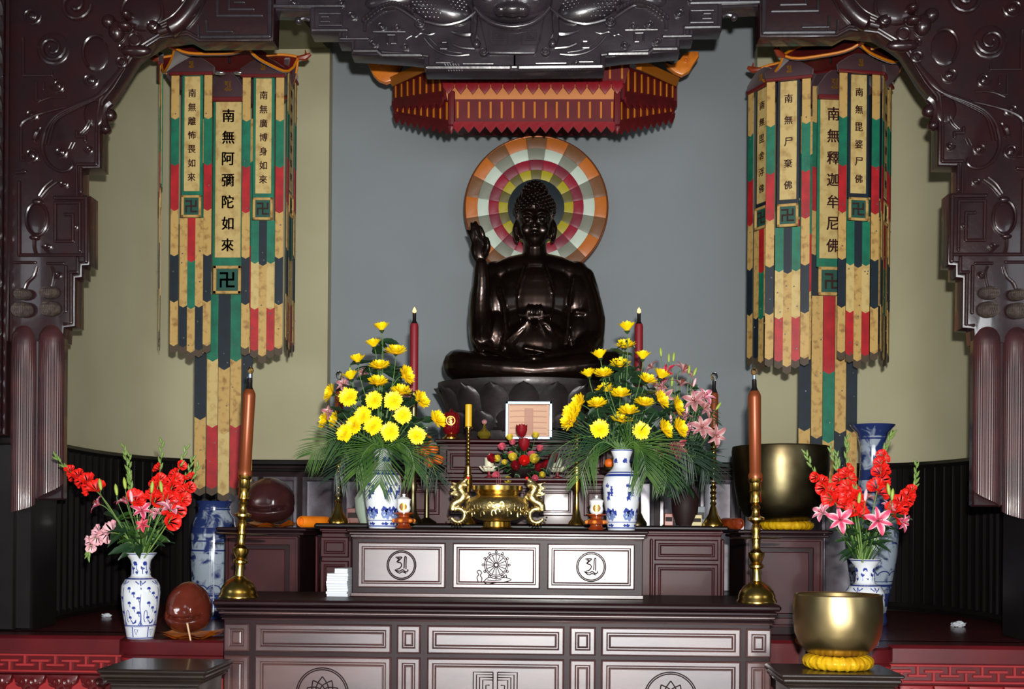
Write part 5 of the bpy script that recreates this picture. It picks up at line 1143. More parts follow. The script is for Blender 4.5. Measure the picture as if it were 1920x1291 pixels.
# big blue and white floor vases on the platform
pB = porcelain('dark_blue_white_glaze', [(0, .25), (.06, .1), (.09, .3), (.16, .06), (.2, .02), (.24, .02), (.55, .1), (.72, .3), (.77, .12), (.94, .3)], 9, (150, 162, 176), (38, 52, 100), .1)
big_prof = [(27, 0), (30, 6), (27, 20), (30, 40), (38, 80), (46, 130), (49, 170), (45, 205), (32, 235), (25, 252), (22, 290), (22, 330), (28, 355), (40, 368), (41, 370)]
def m_big(t, P, s):
    b = MB(); H = P[-1][1]
    for z, w_ in ((H * .06, .01), (H * .12, .012), (H * .2, .016), (H * .22, .005), (H * .58, .012), (H * .66, .01), (H * .93, .012), (H * .995, .01)): strip_on(b, P, [(q * pi / 24, z) for q in range(49)], w_)
    for k in range(10):
        a = k * pi / 5; strip_on(b, P, [(a + .24 * cos(q), H * .15 + .02 * sin(q)) for q in [i * .35 for i in range(10)]], .006); strip_on(b, P, [(a + .3 * cos(q), H * .25 + .03 * sin(q)) for q in [i * .35 for i in range(10)]], .008)
    b.build('painted_decoration', mat('dark_cobalt', (36, 50, 104), .15, 0, .4), t, local=True, kind='stuff')
vase('big blue and white floor vase standing left behind the left brass candlestick', 400, 1130, ZP + .001, 8.0, [(34, 0), (37, 8), (36, 22), (40, 60), (42, 110), (42, 160), (38, 188), (30, 200), (30, 214), (34, 220)], pB, m_big, 'big floor vases', 'floor_vase')
vase('big blue and white floor vase with flared mouth standing right behind the gladioli', 1633, 1140, ZP + .001, 8.0, big_prof, pB, m_big, 'big floor vases', 'floor_vase')
# ---- brass bowls on yellow cushions
def ring_cushion(u, z, D, R_, r_, label):
    c = at(u, 985, D); t = thing('ring_cushion', label, 'cushion', (c.x, D, z), 'yellow ring cushions'); b = MB(); s = px(D)
    def f(a, q): A_ = 2 * pi * a; B_ = 2 * pi * q; rr = r_ * (1 + .05 * sin(A_ * 23 + 2 * sin(B_)) + .03 * sin(A_ * 41)); return ((R_ + rr * cos(B_)) * cos(A_), (R_ + rr * cos(B_)) * sin(A_), r_ * .8 + rr * .8 * sin(B_) + .001)
    b.grid(lambda a, q: f(-a, q), 180, 14, closeu=True); b.build('padded_ring', M['silk'], t, local=True); return r_ * 1.6
def bowl(label, u, z, D, prof, m, sub):
    c = at(u, 985, D); s = px(D); t = thing('brass_bowl', label, 'singing bowl', (c.x, D, z)); P = [(r * s, h * s) for r, h in prof]
    inner = [(r - 3.5 * s, h) for r, h in P[::-1] if r > 20 * s]
    b = MB(); b.lathe([(0, 0)] + P + inner + [(0, 5 * s)], (0, 0, 0), 96); b.build('bowl', m, t, local=True)
    b = MB(); r, h = P[-1]; b.tube([((r - 1.8 * s) * cos(a), (r - 1.8 * s) * sin(a), h) for a in [i * pi / 48 for i in range(96)]], 1.9 * s, 8, closed=True); b.build('rim', m, t, local=True)
D = 5.66; h = ring_cushion(1573, ZG, D, 48 * px(D), 16 * px(D), 'yellow silk ring cushion under the front brass bowl')
bowl('brass bowl on the lower right pedestal, nearest the viewer', 1572, ZG + h - .006, D, [(38, 0), (56, 7), (70, 22), (78, 42), (81, 68), (81, 92), (79, 113)], M['gong'], 0)
D = 7.42; h = ring_cushion(1474, ZR, D, 40 * px(D), 10 * px(D), 'yellow silk ring cushion under the large dark bowl')
bowl('large dark brass bowl on the right side cabinet, seen behind the brown candle', 1463, ZR + h - .005, D, [(46, 0), (66, 12), (78, 32), (84, 60), (88, 95), (90, 130), (89, 138)], M['gongd'], 0)
# ---- wooden drums
def drum(label, u, z, D, W_, H_, m, stick):
    c = at(u, 985, D); s = px(D); t = thing('wooden_drum', label, 'drum', (c.x, D, z)); b = MB()
    w_, h_ = W_ * s, H_ * s
    b.ell((0, 0, h_ * .5), (w_, w_ * .95, h_ * .5), 32, 20); b.ell((0, -w_ * .15, h_ * .34), (w_ * 1.02, w_ * .85, h_ * .33), 32, 16); b.ell((0, 0, h_ * .7), (w_ * .72, w_ * .7, h_ * .32), 28, 14)
    r = remesh(b, .009, 6)
    # mouth slit and eye hollows
    vs = []
    for v in r.v:
        x, y, zq = v; dd = 0
        if y < 0:
            sl = abs(zq - h_ * (.30 + .10 * (x / w_) ** 2)); dd += .04 * math.exp(-(sl / (.035 * h_)) ** 2) * (1 if abs(x) < w_ * .8 else 0)
            for e in (-1, 1): dd -= .02 * math.exp(-(((x - e * w_ * .42) / (w_ * .22)) ** 2 + ((zq - h_ * .5) / (h_ * .13)) ** 2))
        vs.append((x, y + dd, zq))
    r.v = vs; r.build('drum_body', m, t, local=True, ang=70); return t
D = 6.56
mz = ZP + .0085
def mat_cloth(label, u, z, D, W_, dp, m, waves=7):
    c = at(u, 985, D); s = px(D); t = MB(); w_ = W_ * s
    f = lambda a, q: (c.x + (a - .5) * 2 * w_ * (1 - .02 * sin(q * 9)), D + (q - .5) * dp, z + .010 + .012 * abs(2 * q - 1) ** 2 + (.008 * sin(a * waves * 2) if q < .3 else .003 * sin(a * 9)) + .02 * abs(2 * a - 1) ** 4)
    t.grid(f, 40, 10); t.grid(lambda a, q: (Vector(f(1 - a, q)) - Vector((0, 0, .012))), 40, 10); o = t.build('cushion_mat', m, None, ang=60); tag(o, label, 'mat'); return o
mat_cloth('orange-yellow silk mat under the front left wooden drum', 365, mz, D, 49, .34, M['silko'])
drum('brown polished wooden fish drum on the left projecting slab', 355, mz + .022, D, 43, 96, M['fish'], True)
mat_cloth('orange silk mat under the maroon drum on the left side cabinet', 508, ZL, 7.4, 48, .4, M['silko'])
drum('maroon wooden fish drum on the left side cabinet beside the brass candlestick', 505, ZL + .022, 7.4, 48, 86, M['fishd'], False)
c = at(355, 1195, 6.28)
b = MB(); b.tube([at(351, 1168, 6.38), at(358, 1203, 6.37)], [.006, .005], 8); o = b.build('striker_stick', M['bamboo']); tag(o, 'pale wooden striker stick leaning against the brown drum', 'stick')
# rolled cushions / drum beater ends
for u, v, D, r_, L_, lab, nm, ct, mm in ((564, 975, 7.1, 11, .22, 'orange rolled mat with open end beside the maroon drum', 'rolled_mat', 'mat', M['silko']), (1386, 977, 7.14, 11, .2, 'round glossy wooden mallet head left of the large dark bowl', 'mallet', 'mallet', M['woodred'])):
    s = px(D); c = at(u, v, D); c.z = (ZL if u < 900 else ZR) + r_ * s + .001; b = MB(); n = 28
    R1 = r_ * s; R2 = R1 * .72 if u < 900 else R1 * .8
    pr = [(R2 * .2, .03), (R2, .025), (R2, 0), ((R1 + R2) / 2, -.004), (R1, .004), (R1, L_), (0, L_)]
    vs = []; fs = []
    for r, y in pr:
        for i in range(n): a = 2 * pi * i / n; vs.append((r * cos(a), y, r * sin(a)))
    for j in range(len(pr) - 1):
        for i in range(n): a, e = j * n + i, j * n + (i + 1) % n; fs.append((a, e, e + n, a + n))
    fs.append(tuple(range(n))); b.add(vs, fs); b.xf(Matrix.Translation(c) @ Matrix.Rotation(rad(-35 if u < 900 else 18), 4, 'Z')); o = b.build(nm, mm); tag(o, lab, ct)
c = at(1508, 1232, 6.42); b = MB(); b.box(c.x - .03, c.x + .04, 6.36, 6.55, ZP + .001 + .008, ZP + .05, .015); o = b.build('folded_mat', M['silko']); tag(o, 'folded orange cloth beside the front brass bowl on the right slab', 'mat')
# ---- white booklets stacked on the altar
z = ZA + .0005; rnd = random.Random(12); x0, x1 = xat(613, 6.3), xat(654, 6.3) - .004
nb = 11
for i in range(nb):
    h = .0135 + .003 * rnd.random(); dx = rnd.uniform(-.006, .003); dy = rnd.uniform(-.006, .006); top = i >= nb - 2
    if top: dx = .036
    w_ = (x1 - x0) if not top else (x1 - x0) * .62
    if top: xa = x1 - w_ + rnd.uniform(-.003, .001)
    else: xa = x0 + dx * .8
    ords = ['bottom', 'second', 'third', 'fourth', 'fifth', 'sixth', 'seventh', 'eighth', 'ninth', 'tenth', 'topmost'][i]
    t = thing('booklet', 'white booklet, %s from the bottom of the pile left of the cabinet' % ords if 0 < i < nb - 1 else 'white booklet, %s of the pile left of the cabinet' % ords, 'booklet', (xa + w_ / 2, 6.40, z), 'white booklets')
    b = MB(); b.box(xa, min(xa + w_, cx0 - .034) if 0 else xa + w_, 6.31 + dy, 6.5 + dy, z + .0005, z + .0015, .0003); b.box(xa, xa + w_, 6.31 + dy, 6.5 + dy, z + h - .0015, z + h - .0005, .0003); b.box(xa, xa + .002, 6.31 + dy, 6.5 + dy, z + .0005, z + h - .0005); b.build('cover', M['paper'], t)
    b = MB(); b.box(xa + .0015, xa + w_ - .002, 6.312 + dy, 6.498 + dy, z + .0015, z + h - .0015); b.build('pages', M['paperline'], t); z += h
# ---- things at the foot of the throne
D = 7.75; s = px(D); x0, x1 = xat(946, D), xat(1034, D); zt_ = at(990, 752, D).z; zb_ = at(990, 822, D).z
c = ((x0 + x1) / 2, D, Z1)
zb_ = max(zb_, Z1)
pl = thing('framed_plaque', 'silver-framed peach plaque of relief lines standing before the lotus throne', 'plaque', (c[0], 7.78, Z2))
hgt = zt_ - zb_; DPl = 7.84; x0, x1 = xat(946, DPl), xat(1034, DPl); zb_ = Z2 + .001; zt_ = at(990, 752, DPl).z
b = MB()
for xa, xb, za, zc in ((x0, x1, zb_, zb_ + .022), (x0, x1, zt_ - .022, zt_), (x0, x0 + .022, zb_, zt_), (x1 - .022, x1, zb_, zt_)): b.box(xa, xb, DPl - .012, DPl + .012, za, zc, .004)
b.build('frame', M['steel'], pl)
b = MB(); b.box(x0 + .015, x1 - .015, DPl - .002, DPl + .008, zb_ + .01, zt_ - .01); b.build('plaque_sheet', M['plaque'], pl)
b = MB()
for i in range(6): zq = zb_ + .04 + i * (zt_ - zb_ - .07) / 5; b.tube([(x0 + .03, DPl - .003, zq), (x0 + .12, DPl - .004, zq + .003), (x1 - .04, DPl - .003, zq)], .003, 5)
b.box((x0 + x1) / 2 - .03, (x0 + x1) / 2 + .03, DPl - .005, DPl, zb_ + .03, zt_ - .05, .002); b.build('relief_lines', M['plaqueline'], pl)
b = MB(); b.box(x0 + .05, x1 - .05, DPl + .01, DPl + .07, zb_, zb_ + .012, .003); b.build('foot', M['steel'], pl)
for u, lab, vt in ((846, 'red glass lamp with a lit gold character, left of the throne', 768), (1122, 'red glass lamp with a lit gold character, behind the right chrysanthemums', 768)):
    DQ = 7.86; s = px(DQ); c = at(u, 822, DQ); c.z = Z2; t = thing('votive_lamp', lab, 'lamp', c, 'red glass votive lamps')
    b = MB(); b.lathe([(0, .001), (17 * s, .001), (17 * s, 3 * s), (12 * s, 6 * s), (10 * s, 10 * s)], (0, 0, 0), 32); b.build('base', M['brass'], t, local=True)
    b = MB(); b.lathe([(10 * s, 9 * s), (15 * s, 14 * s), (17 * s, 28 * s), (17 * s, 44 * s), (14 * s, 50 * s), (4 * s, 53 * s), (2 * s, 57 * s), (0, 58 * s)], (0, 0, 0), 32); b.build('glass_shade', M['lampred'], t, local=True)
    vs, fs = glyph('$', .02); b = MB(); b.add([(v.x * 12 * s, -17.6 * s + v.y * .004, 34 * s + v.z * 12 * s) for v in vs], fs); b.tube([(8 * s * cos(a), -17.4 * s + 2.2 * s * cos(a) ** 2, 34 * s + 8 * s * sin(a)) for a in [i * pi / 12 for i in range(24)]], .9 * s, 6, closed=True); b.build('emblem', M['glow'], t, local=True)
DQ = 7.80; s = px(DQ); c = at(908, 822, DQ); c.z = Z2
t = thing('gold_ornament', 'small round gold glass ornament with a stopper by the throne', 'ornament', c)
b = MB(); b.lathe([(0, .001), (8 * s, .001), (13 * s, 6 * s), (12 * s, 13 * s), (5 * s, 18 * s), (2 * s, 22 * s), (2 * s, 28 * s)], (0, 0, 0), 24); b.build('body', M['crystal'], t, local=True)
b = MB(); b.ell((0, 0, 32 * s), (5 * s, 5 * s, 5 * s), 14, 10); b.build('stopper', M['dusty'], t, local=True)
# lotus candles on the lower step
for u, lab in ((917, 'white lotus-shaped candle left of the rose arrangement'), (1045, 'white lotus-shaped candle right of the rose arrangement')):
    DQ = 7.55; s = px(DQ); c = at(u, 895, DQ); c.z = Z1; t = thing('lotus_lamp', lab, 'candle', c, 'white lotus candles')
    b = MB(); b.lathe([(0, .001), (9 * s, .001), (9 * s, 2 * s), (2.4 * s, 5 * s), (2.4 * s, 14 * s), (10 * s, 18 * s), (17 * s, 20 * s), (0, 20 * s)], (0, 0, 0), 24); b.build('stand', M['rosered'], t, local=True)
    pb = MB(); pb.grid(lambda a, q: ((a - .5) * 10 * s * sin(pi * min(1, .15 + q * .83)), -(9 + 6 * sin(q * 1.6) - 3 * (2 * a - 1) ** 2) * s, (20 + 2 * q) * s + q * 14 * s), 6, 6); me = pb.mesh('petal', M['cream'])
    for i in range(9): o = bpy.data.objects.new('petal', me); COL.objects.link(o); o.parent = t; o.rotation_euler = (0, 0, i * 2 * pi / 9); o.scale = (1, 1.05 + .2 * (i % 2), .62)
    b = MB(); b.lathe([(0, 20 * s), (9 * s, 20.3 * s), (9 * s, 38 * s), (1 * s, 39 * s), (1 * s, 45 * s), (0, 46 * s)], (0, 0, 0), 20); b.build('candle_body', M['cream'], t, local=True)
# fruit: oranges
def orange_at(u, v, D, r, lab, grp):
    s = px(D); c = at(u, v, D); t = thing('orange', lab, 'orange', c, grp); b = MB(); b.ell((0, 0, 0), (r * s, r * s, r * .93 * s), 20, 14); b.build('peel', M['orange'], t, local=True); b = MB(); b.lathe([(.3 * r * s * .4, .88 * r * s), (0, .97 * r * s)], (0, 0, 0), 8); b.build('stem_button', M['stem'], t, local=True)
DQ = 7.25; s = px(DQ); c = at(800, 978, DQ); c.z = ZS
t = thing('fruit_stand', 'glass fruit stand holding oranges behind the left palm fronds', 'fruit stand', c)
zt_ = at(800, 876, DQ).z - c.z
b = MB(); b.lathe([(0, .001), (20 * s, .001), (18 * s, 4 * s), (5 * s, 12 * s), (4 * s, zt_ - 14 * s), (14 * s, zt_ - 8 * s), (34 * s, zt_ - 2 * s), (36 * s, zt_ + 4 * s), (33 * s, zt_), (0, zt_ - 4 * s)], (0, 0, 0), 36); b.build('stand', M['gongd'], t, local=True)
for i, (u, v, dd) in enumerate(((822, 861, 7.2), (812, 842, 7.28), (800, 824, 7.3), (797, 846, 7.16), (780, 846, 7.28), (778, 866, 7.16), (803, 867, 7.14), (786, 826, 7.3))):
    orange_at(u, v, dd, 10.5, ['orange at the lower right of the fruit pile', 'orange in the middle right of the fruit pile', 'topmost orange of the fruit pile', 'orange in the front middle of the fruit pile', 'orange at the back left of the fruit pile', 'orange at the lower left of the fruit pile', 'lowest middle orange of the fruit pile', 'orange near the top left of the fruit pile'][i], 'oranges in the left pile')
DQ = 7.25; s = px(DQ); c = at(1146, 978, DQ); c.z = ZS
t = thing('fruit_stand', 'small fruit stand mostly hidden behind the right chrysanthemum vase', 'fruit stand', c); zt_ = at(1146, 879, DQ).z - c.z
b = MB(); b.lathe([(0, .001), (16 * s, .001), (14 * s, 4 * s), (4 * s, 12 * s), (4 * s, zt_ - 10 * s), (22 * s, zt_ - 2 * s), (24 * s, zt_ + 3 * s), (0, zt_ - 3 * s)], (0, 0, 0), 30); b.build('stand', M['gongd'], t, local=True)
orange_at(1143, 868, 7.2, 10, 'orange at the left of the right vase neck', 'oranges in the right pile'); orange_at(1160, 868, 7.28, 10, 'orange hidden behind the right vase neck', 'oranges in the right pile')
# small things on the shrine altar
for u0, u1, vt, D, m, lab, nm, ct in ((650, 678, 952, 7.1, M['wood2'], 'plain red wooden block beside the left slim candlestick', 'wooden_block', 'block'), (1296, 1316, 965, 7.04, M['card'], 'small beige box left of the right slim candlestick', 'small_box', 'box'), (1296, 1322, 949, 7.16, M['grey'], 'grey plastic device behind the small beige box', 'remote_device', 'device'), (1246, 1262, 962, 7.12, M['woodred'], 'small brown wooden pot stand behind the right vase', 'pot_stand', 'stand')):
    s = px(D); x0, x1 = xat(u0, D), xat(u1, D); z0 = ZS + .0008; z1 = at((u0 + u1) / 2, vt, D).z; t = thing(nm, lab, ct, ((x0 + x1) / 2, D, z0))
    b = MB(); b.box(x0, x1, D, D + .08, z0, z1, .003); b.build('body', m, t)
    b = MB(); b.box(x0 + .006, x1 - .006, D - .002, D + .01, z0 + .35 * (z1 - z0), z1 - .3 * (z1 - z0), .001); b.build('front_strip', M['line'] if m is not M['grey'] else M['black'], t)
# crumpled papers on the platform floor
for u, v, D, sz, lab in ((199, 1156, 7.95, .035, 'crumpled scrap of pale paper on the platform floor, left'), (1797, 1167, 7.9, .05, 'crumpled scrap of pale paper on the platform floor, right')):
    c = at(u, v, D); c.z = ZP + sz * .35; r_ = random.Random(u); b = MB(); b.ell(c, (sz, sz * .7, sz * .4), 14, 9); b.v = [tuple(Vector(p) + (Vector(p) - c) * r_.uniform(-.35, .3)) for p in b.v]; o = b.build('crumpled_paper', M['paperline'], ang=10); tag(o, lab, 'paper')

# ================================================================== FLOWERS
ORD = ['topmost', 'second highest', 'third highest', 'fourth highest', 'fifth highest', 'sixth highest', 'seventh highest', 'eighth highest', 'ninth highest', 'tenth highest', 'eleventh highest', 'twelfth highest', 'thirteenth highest', 'fourteenth highest', 'fifteenth highest', 'sixteenth highest', 'seventeenth highest', 'eighteenth highest', 'nineteenth highest', 'twentieth highest', 'twenty-first highest', 'twenty-second highest', 'twenty-third highest', 'twenty-fourth highest', 'twenty-fifth highest', 'twenty-sixth highest']
def aim(o, d, roll=0):
    o.rotation_mode = 'QUATERNION'; o.rotation_quaternion = Vector(d).to_track_quat('Z', 'Y') @ Quaternion((0, 0, 1), roll)
def link(me, name, parent, loc=(0, 0, 0), d=None, roll=0, sc_=1):
    o = bpy.data.objects.new(name, me); COL.objects.link(o); o.parent = parent; o.location = loc
    if d is not None: aim(o, d, roll)
    o.scale = (sc_, sc_, sc_); return o
def mum_mesh(cup, seed):
    r_ = random.Random(seed); b = MB()
    for ring, (n, L_, el, w_) in enumerate(((24, .053, cup, .0062), (20, .046, cup + .28, .006), (16, .034, cup + .6, .0055), (12, .022, cup + .85, .005))):
        for i in range(n):
            a = 2 * pi * (i + .5 * ring + r_.uniform(-.25, .25)) / n; l = L_ * r_.uniform(.86, 1.1); e = el + r_.uniform(-.08, .1); vs = []
            for j, (t, ww) in enumerate(((.12, .4), (.5, 1), (.85, .95), (1.0, .35))):
                ee = e + (.25 if ring else .1) * (t - .4) * (1 if cup > .2 else -.6); x = l * t * cos(ee); z = l * t * sin(ee) + .002 * ring
                for sg in (-1, 1): vs.append((x * cos(a) - sg * w_ * ww * sin(a), x * sin(a) + sg * w_ * ww * cos(a), z + (.0016 if j else 0)))
            b.add(vs, [(2 * j, 2 * j + 1, 2 * j + 3, 2 * j + 2) for j in range(3)])
    return b.mesh('petals', M['ylo'], ang=60)
MUM = [mum_mesh(.12, 1), mum_mesh(.3, 2), mum_mesh(.62, 3)]
b = MB(); b.ell((0, 0, .008), (.012, .012, .009), 12, 8); MCT = b.mesh('flower_centre', M['yctr']); b = MB(); b.lathe([(.002, -.012), (.008, -.006), (.014, .002), (.01, .004)], (0, 0, 0), 10); MCX = b.mesh('calyx', M['leaf'])
def mums(side, mouth, lst):
    lst = sorted(lst, key=lambda q: q[1])
    for i, (u, v, kind, dx) in enumerate(lst):
        dd = random.uniform(-.09, .05) - (.2 if kind == 'f' else 0); D = 6.47 + dd; p = at(u, v, D)
        if kind == 'u': d = Vector((dx * .5, -.12, 1)); me = MUM[2]; p = p - Vector((0, 0, .018))
        elif kind == 'm': d = Vector((dx * .6, -.55, .9)); me = MUM[1]
        elif kind == 's': d = Vector((dx, -.65, .35)); me = MUM[1]
        else: d = Vector((dx * .5, -1, .12)); me = MUM[0]
        d = d + Vector((random.uniform(-.12, .12), 0, random.uniform(-.1, .1))); d.normalize()
        t = thing('chrysanthemum', 'yellow chrysanthemum, %s bloom of the %s altar bouquet' % (ORD[i] if i < len(lst) - 1 else 'lowest', side), 'flower', p, 'chrysanthemums in the %s bouquet' % side)
        sc_ = random.uniform(.98, 1.06) if kind == 'f' else random.uniform(1.14, 1.28); rl = random.uniform(0, 6)
        link(me, 'petals', t, (0, 0, 0), d, rl, sc_); link(MCT, 'flower_centre', t, (0, 0, 0), d, 0, sc_); link(MCX, 'calyx', t, (0, 0, 0), d, 0, sc_)
        q0 = Vector(mouth) + Vector((random.uniform(-.03, .03), random.uniform(-.03, .03), -.03)); m1 = p - d * .09; m2 = q0.lerp(m1, .5) + Vector((0, 0, .03))
        b = MB(); b.tube(spl([p - d * .008, p - d * .05, m1.lerp(m2, .3), m2, q0], 4), .0026, 6); b.build('stem', M['stem'], t)
ML = at(717, 838, 6.48); MR = at(1165, 841, 6.48)
mums('left', ML, [(716, 614, 'u', 0), (702, 645, 'u', -.2), (742, 663, 'm', .3), (671, 674, 'u', -.4), (712, 690, 'm', 0), (758, 704, 's', 1.0), (659, 706, 'u', -.5), (708, 720, 'm', 0), (624, 738, 's', -1.1), (654, 744, 'f', -.3), (701, 750, 'f', 0), (737, 751, 'f', .1), (786, 751, 's', .8), (613, 791, 's', -1.2), (632, 789, 's', -1.1), (681, 779, 'f', -.2), (755, 778, 'f', .2), (817, 787, 's', .7), (700, 798, 'f', 0), (731, 809, 'f', 0), (782, 816, 'f', .5), (647, 812, 'f', -.4), (664, 797, 'f', -.6), (752, 738, 'm', .2)])
mums('right', MR, [(1176, 615, 'u', 0), (1172, 652, 'm', 0), (1126, 666, 'u', -.5), (1205, 668, 'u', .2), (1162, 688, 'm', 0), (1105, 701, 'u', -.5), (1131, 705, 'm', -.3), (1212, 716, 'm', .5), (1238, 704, 'u', .7), (1137, 735, 'm', -.3), (1163, 743, 'm', 0), (1088, 757, 's', -.7), (1120, 761, 'm', -.2), (1207, 759, 'm', .1), (1235, 751, 's', .8), (1265, 762, 's', 1.2), (1071, 789, 's', -.6), (1075, 775, 's', -.5), (1124, 804, 'f', -.1), (1165, 790, 'm', 0), (1203, 807, 'f', .1), (1243, 806, 's', .9), (1270, 804, 's', .9), (1178, 776, 'm', 0)])
# dark foliage between the blooms
def leafm(L_, W_, m, name='leaf', curl=.3, n=8):
    b = MB(); b.grid(lambda a, t: ((a - .5) * 2 * W_ * (sin(pi * min(.985, t * .93 + .05)) ** .8) * (1 + .16 * sin(t * 26)), L_ * t, -curl * L_ * t * t + abs(a - .5) * W_ * .6), 4, n); return b.mesh(name, m, ang=60)
LF = [leafm(.075, .022, M['leaf']), leafm(.06, .018, M['leaf'], curl=.1), leafm(.05, .02, M['leaf'], curl=.5)]
def sprig(lab, cat, grp, p0, p1, n, name='foliage_sprig', LFS=LF, r_=random.Random(21), sm=1.0):
    t = thing(name, lab, cat, p0, grp); q = spl([p0, Vector(p0).lerp(p1, .5) + Vector((0, 0, .03)), p1], 6); b = MB(); b.tube(q, .002, 5); b.build('stem', M['stem'], t)
    for i in range(n):
        k = int(len(q) * (.35 + .62 * i / n)); p = q[min(k, len(q) - 1)]; a = r_.uniform(0, 6.28); d = Vector((cos(a), sin(a) * .7 - .2, r_.uniform(-.4, .7))).normalized()
        o = bpy.data.objects.new('leaf', LFS[i % len(LFS)]); COL.objects.link(o); o.parent = t; o.location = p - Vector(p0); o.rotation_mode = 'QUATERNION'; o.rotation_quaternion = d.to_track_quat('Y', 'Z') @ Quaternion((0, 1, 0), r_.uniform(-1, 1)); s_ = r_.uniform(.8, 1.3) * sm; o.scale = (s_, s_, s_)
for side, mo, pts in (('left', ML, [(716, 640), (690, 680), (745, 690), (665, 730), (725, 740), (775, 745), (640, 770), (700, 775), (755, 790), (790, 790), (670, 810), (730, 820), (655, 835), (780, 830), (622, 815)]), ('right', MR, [(1170, 640), (1140, 690), (1190, 690), (1115, 735), (1165, 720), (1215, 730), (1095, 780), (1150, 775), (1200, 775), (1245, 775), (1110, 815), (1170, 815), (1225, 820), (1260, 820), (1085, 805)])):
    for i, (u, v) in enumerate(sorted(pts, key=lambda q: q[1])):
        sprig('dark green leafy sprig, %s among the %s chrysanthemums' % (ORD[i] if i < len(pts) - 1 else 'lowest', side), 'foliage', 'leaf sprigs in the %s bouquet' % side, mo + Vector((random.uniform(-.03, .03), .02, -.03)), at(u, v, 6.5 + random.uniform(-.02, .08)), 28, sm=1.15)
# palm fronds
def frond(lab, grp, pts, L_, m, droop=.5, n=24, w_=.0030):
    q = spl(pts, 8); t = thing('palm_frond', lab, 'palm frond', q[0], grp); b = MB(); N_ = len(q); b.tube(q, [.0035 * (1 - .7 * i / N_) for i in range(N_)], 6); b.build('rachis', M['stem'], t); b = MB(); r_ = random.Random(len(lab))
    for i in range(n):
        f = .12 + .88 * i / (n - 1); k = min(f * (N_ - 1), N_ - 1.001); p = q[int(k)].lerp(q[int(k) + 1], k - int(k)); tg = (q[min(int(k) + 1, N_ - 1)] - q[int(k)]).normalized()
        lat = tg.cross(Vector((0, 1, 0)));
        if lat.length < .2: lat = Vector((1, 0, 0))
        lat.normalize(); l = L_ * (.45 + .75 * sin(pi * min(.98, f * .8 + .15))) * r_.uniform(.85, 1.1)
        for sg in (-1, 1):
            d = (tg * (.62 + .6 * f) + lat * sg * (1.15 - .45 * f) + Vector((r_.uniform(-.1, .1), r_.uniform(-.3, .05), 0))).normalized(); vs = []; side = d.cross(Vector((0, -1, .3))).normalized()
            for j in range(6):
                s = j / 5; c = p + d * l * s + Vector((0, -.02 * s, -droop * .45 * l * s * s)); ww = w_ * (sin(pi * min(1, .12 + s * .88)) ** .7 if j < 5 else .05)
                vs += [c - side * ww, c + side * ww]
            b.add(vs, [(2 * j, 2 * j + 1, 2 * j + 3, 2 * j + 2) for j in range(5)])
    b.build('leaflets', m, t, ang=70, kind='stuff'); return t
def fr(side, lab, px_pts, L_, m, droop=.5, n=25): frond(lab, 'palm fronds under the %s bouquet' % side, [at(u, v, d) for u, v, d in px_pts], L_, m, droop, n)
fr('left', 'palm frond arching furthest left over the beige wall', [(706, 840, 6.45), (665, 818, 6.42), (620, 824, 6.40), (585, 850, 6.4)], .17, M['palm'], .55)
fr('left', 'palm frond drooping left in front of the slim left candlestick', [(708, 842, 6.47), (680, 832, 6.5), (650, 850, 6.55), (628, 890, 6.6)], .19, M['palmd'], .5)
fr('left', 'palm frond hanging straight down over the left vase', [(716, 836, 6.42), (718, 830, 6.33), (716, 862, 6.28), (712, 905, 6.28)], .19, M['palm'], .25, 26)
fr('left', 'palm frond hanging left of the left vase front', [(712, 838, 6.42), (700, 832, 6.36), (682, 850, 6.32), (668, 885, 6.32)], .17, M['palm'], .4, 26)
fr('left', 'palm frond hanging right of the left vase', [(722, 838, 6.42), (745, 828, 6.38), (768, 845, 6.36), (778, 880, 6.36)], .18, M['palm'], .4)
fr('left', 'palm frond arching furthest right towards the incense burner', [(724, 840, 6.45), (762, 828, 6.42), (798, 850, 6.4), (820, 895, 6.4)], .17, M['palmd'], .45)
fr('left', 'dark palm frond behind the left vase', [(718, 842, 6.55), (700, 830, 6.62), (660, 836, 6.68), (640, 860, 6.7)], .2, M['palmd'], .6)
fr('right', 'palm frond arching furthest left towards the rose arrangement', [(1158, 842, 6.45), (1118, 818, 6.42), (1072, 826, 6.40), (1035, 850, 6.4)], .17, M['palmd'], .5)
fr('right', 'palm frond drooping left of the right vase', [(1160, 843, 6.45), (1130, 828, 6.42), (1105, 850, 6.4), (1088, 895, 6.4)], .17, M['palm'], .45)
fr('right', 'palm frond fanning down over the right side of the right vase', [(1170, 842, 6.42), (1188, 828, 6.36), (1205, 850, 6.33), (1212, 890, 6.33)], .2, M['palm'], .4, 32)
fr('right', 'palm frond hanging further right of the right vase', [(1172, 842, 6.45), (1205, 826, 6.42), (1235, 850, 6.42), (1250, 895, 6.42)], .19, M['palm'], .45)
fr('right', 'dark palm frond arching right below the lilies', [(1172, 842, 6.5), (1220, 815, 6.55), (1268, 828, 6.6), (1300, 865, 6.62)], .2, M['palmd'], .5)
fr('right', 'dark palm frond hanging before the slim right candlestick', [(1285, 900, 7.0), (1295, 860, 6.9), (1315, 855, 6.85), (1330, 890, 6.85)], .18, M['palmd'], .5)
fr('right', 'dark palm frond hanging below the deep pink lily', [(1285, 900, 7.0), (1280, 845, 6.9), (1265, 860, 6.8), (1255, 905, 6.8)], .2, M['palmd'], .4)
fr('right', 'thin dark palm frond sticking out right of the lilies', [(1285, 900, 7.0), (1290, 800, 7.0), (1315, 760, 7.0), (1340, 790, 7.0)], .1, M['palmd'], .5, 16)
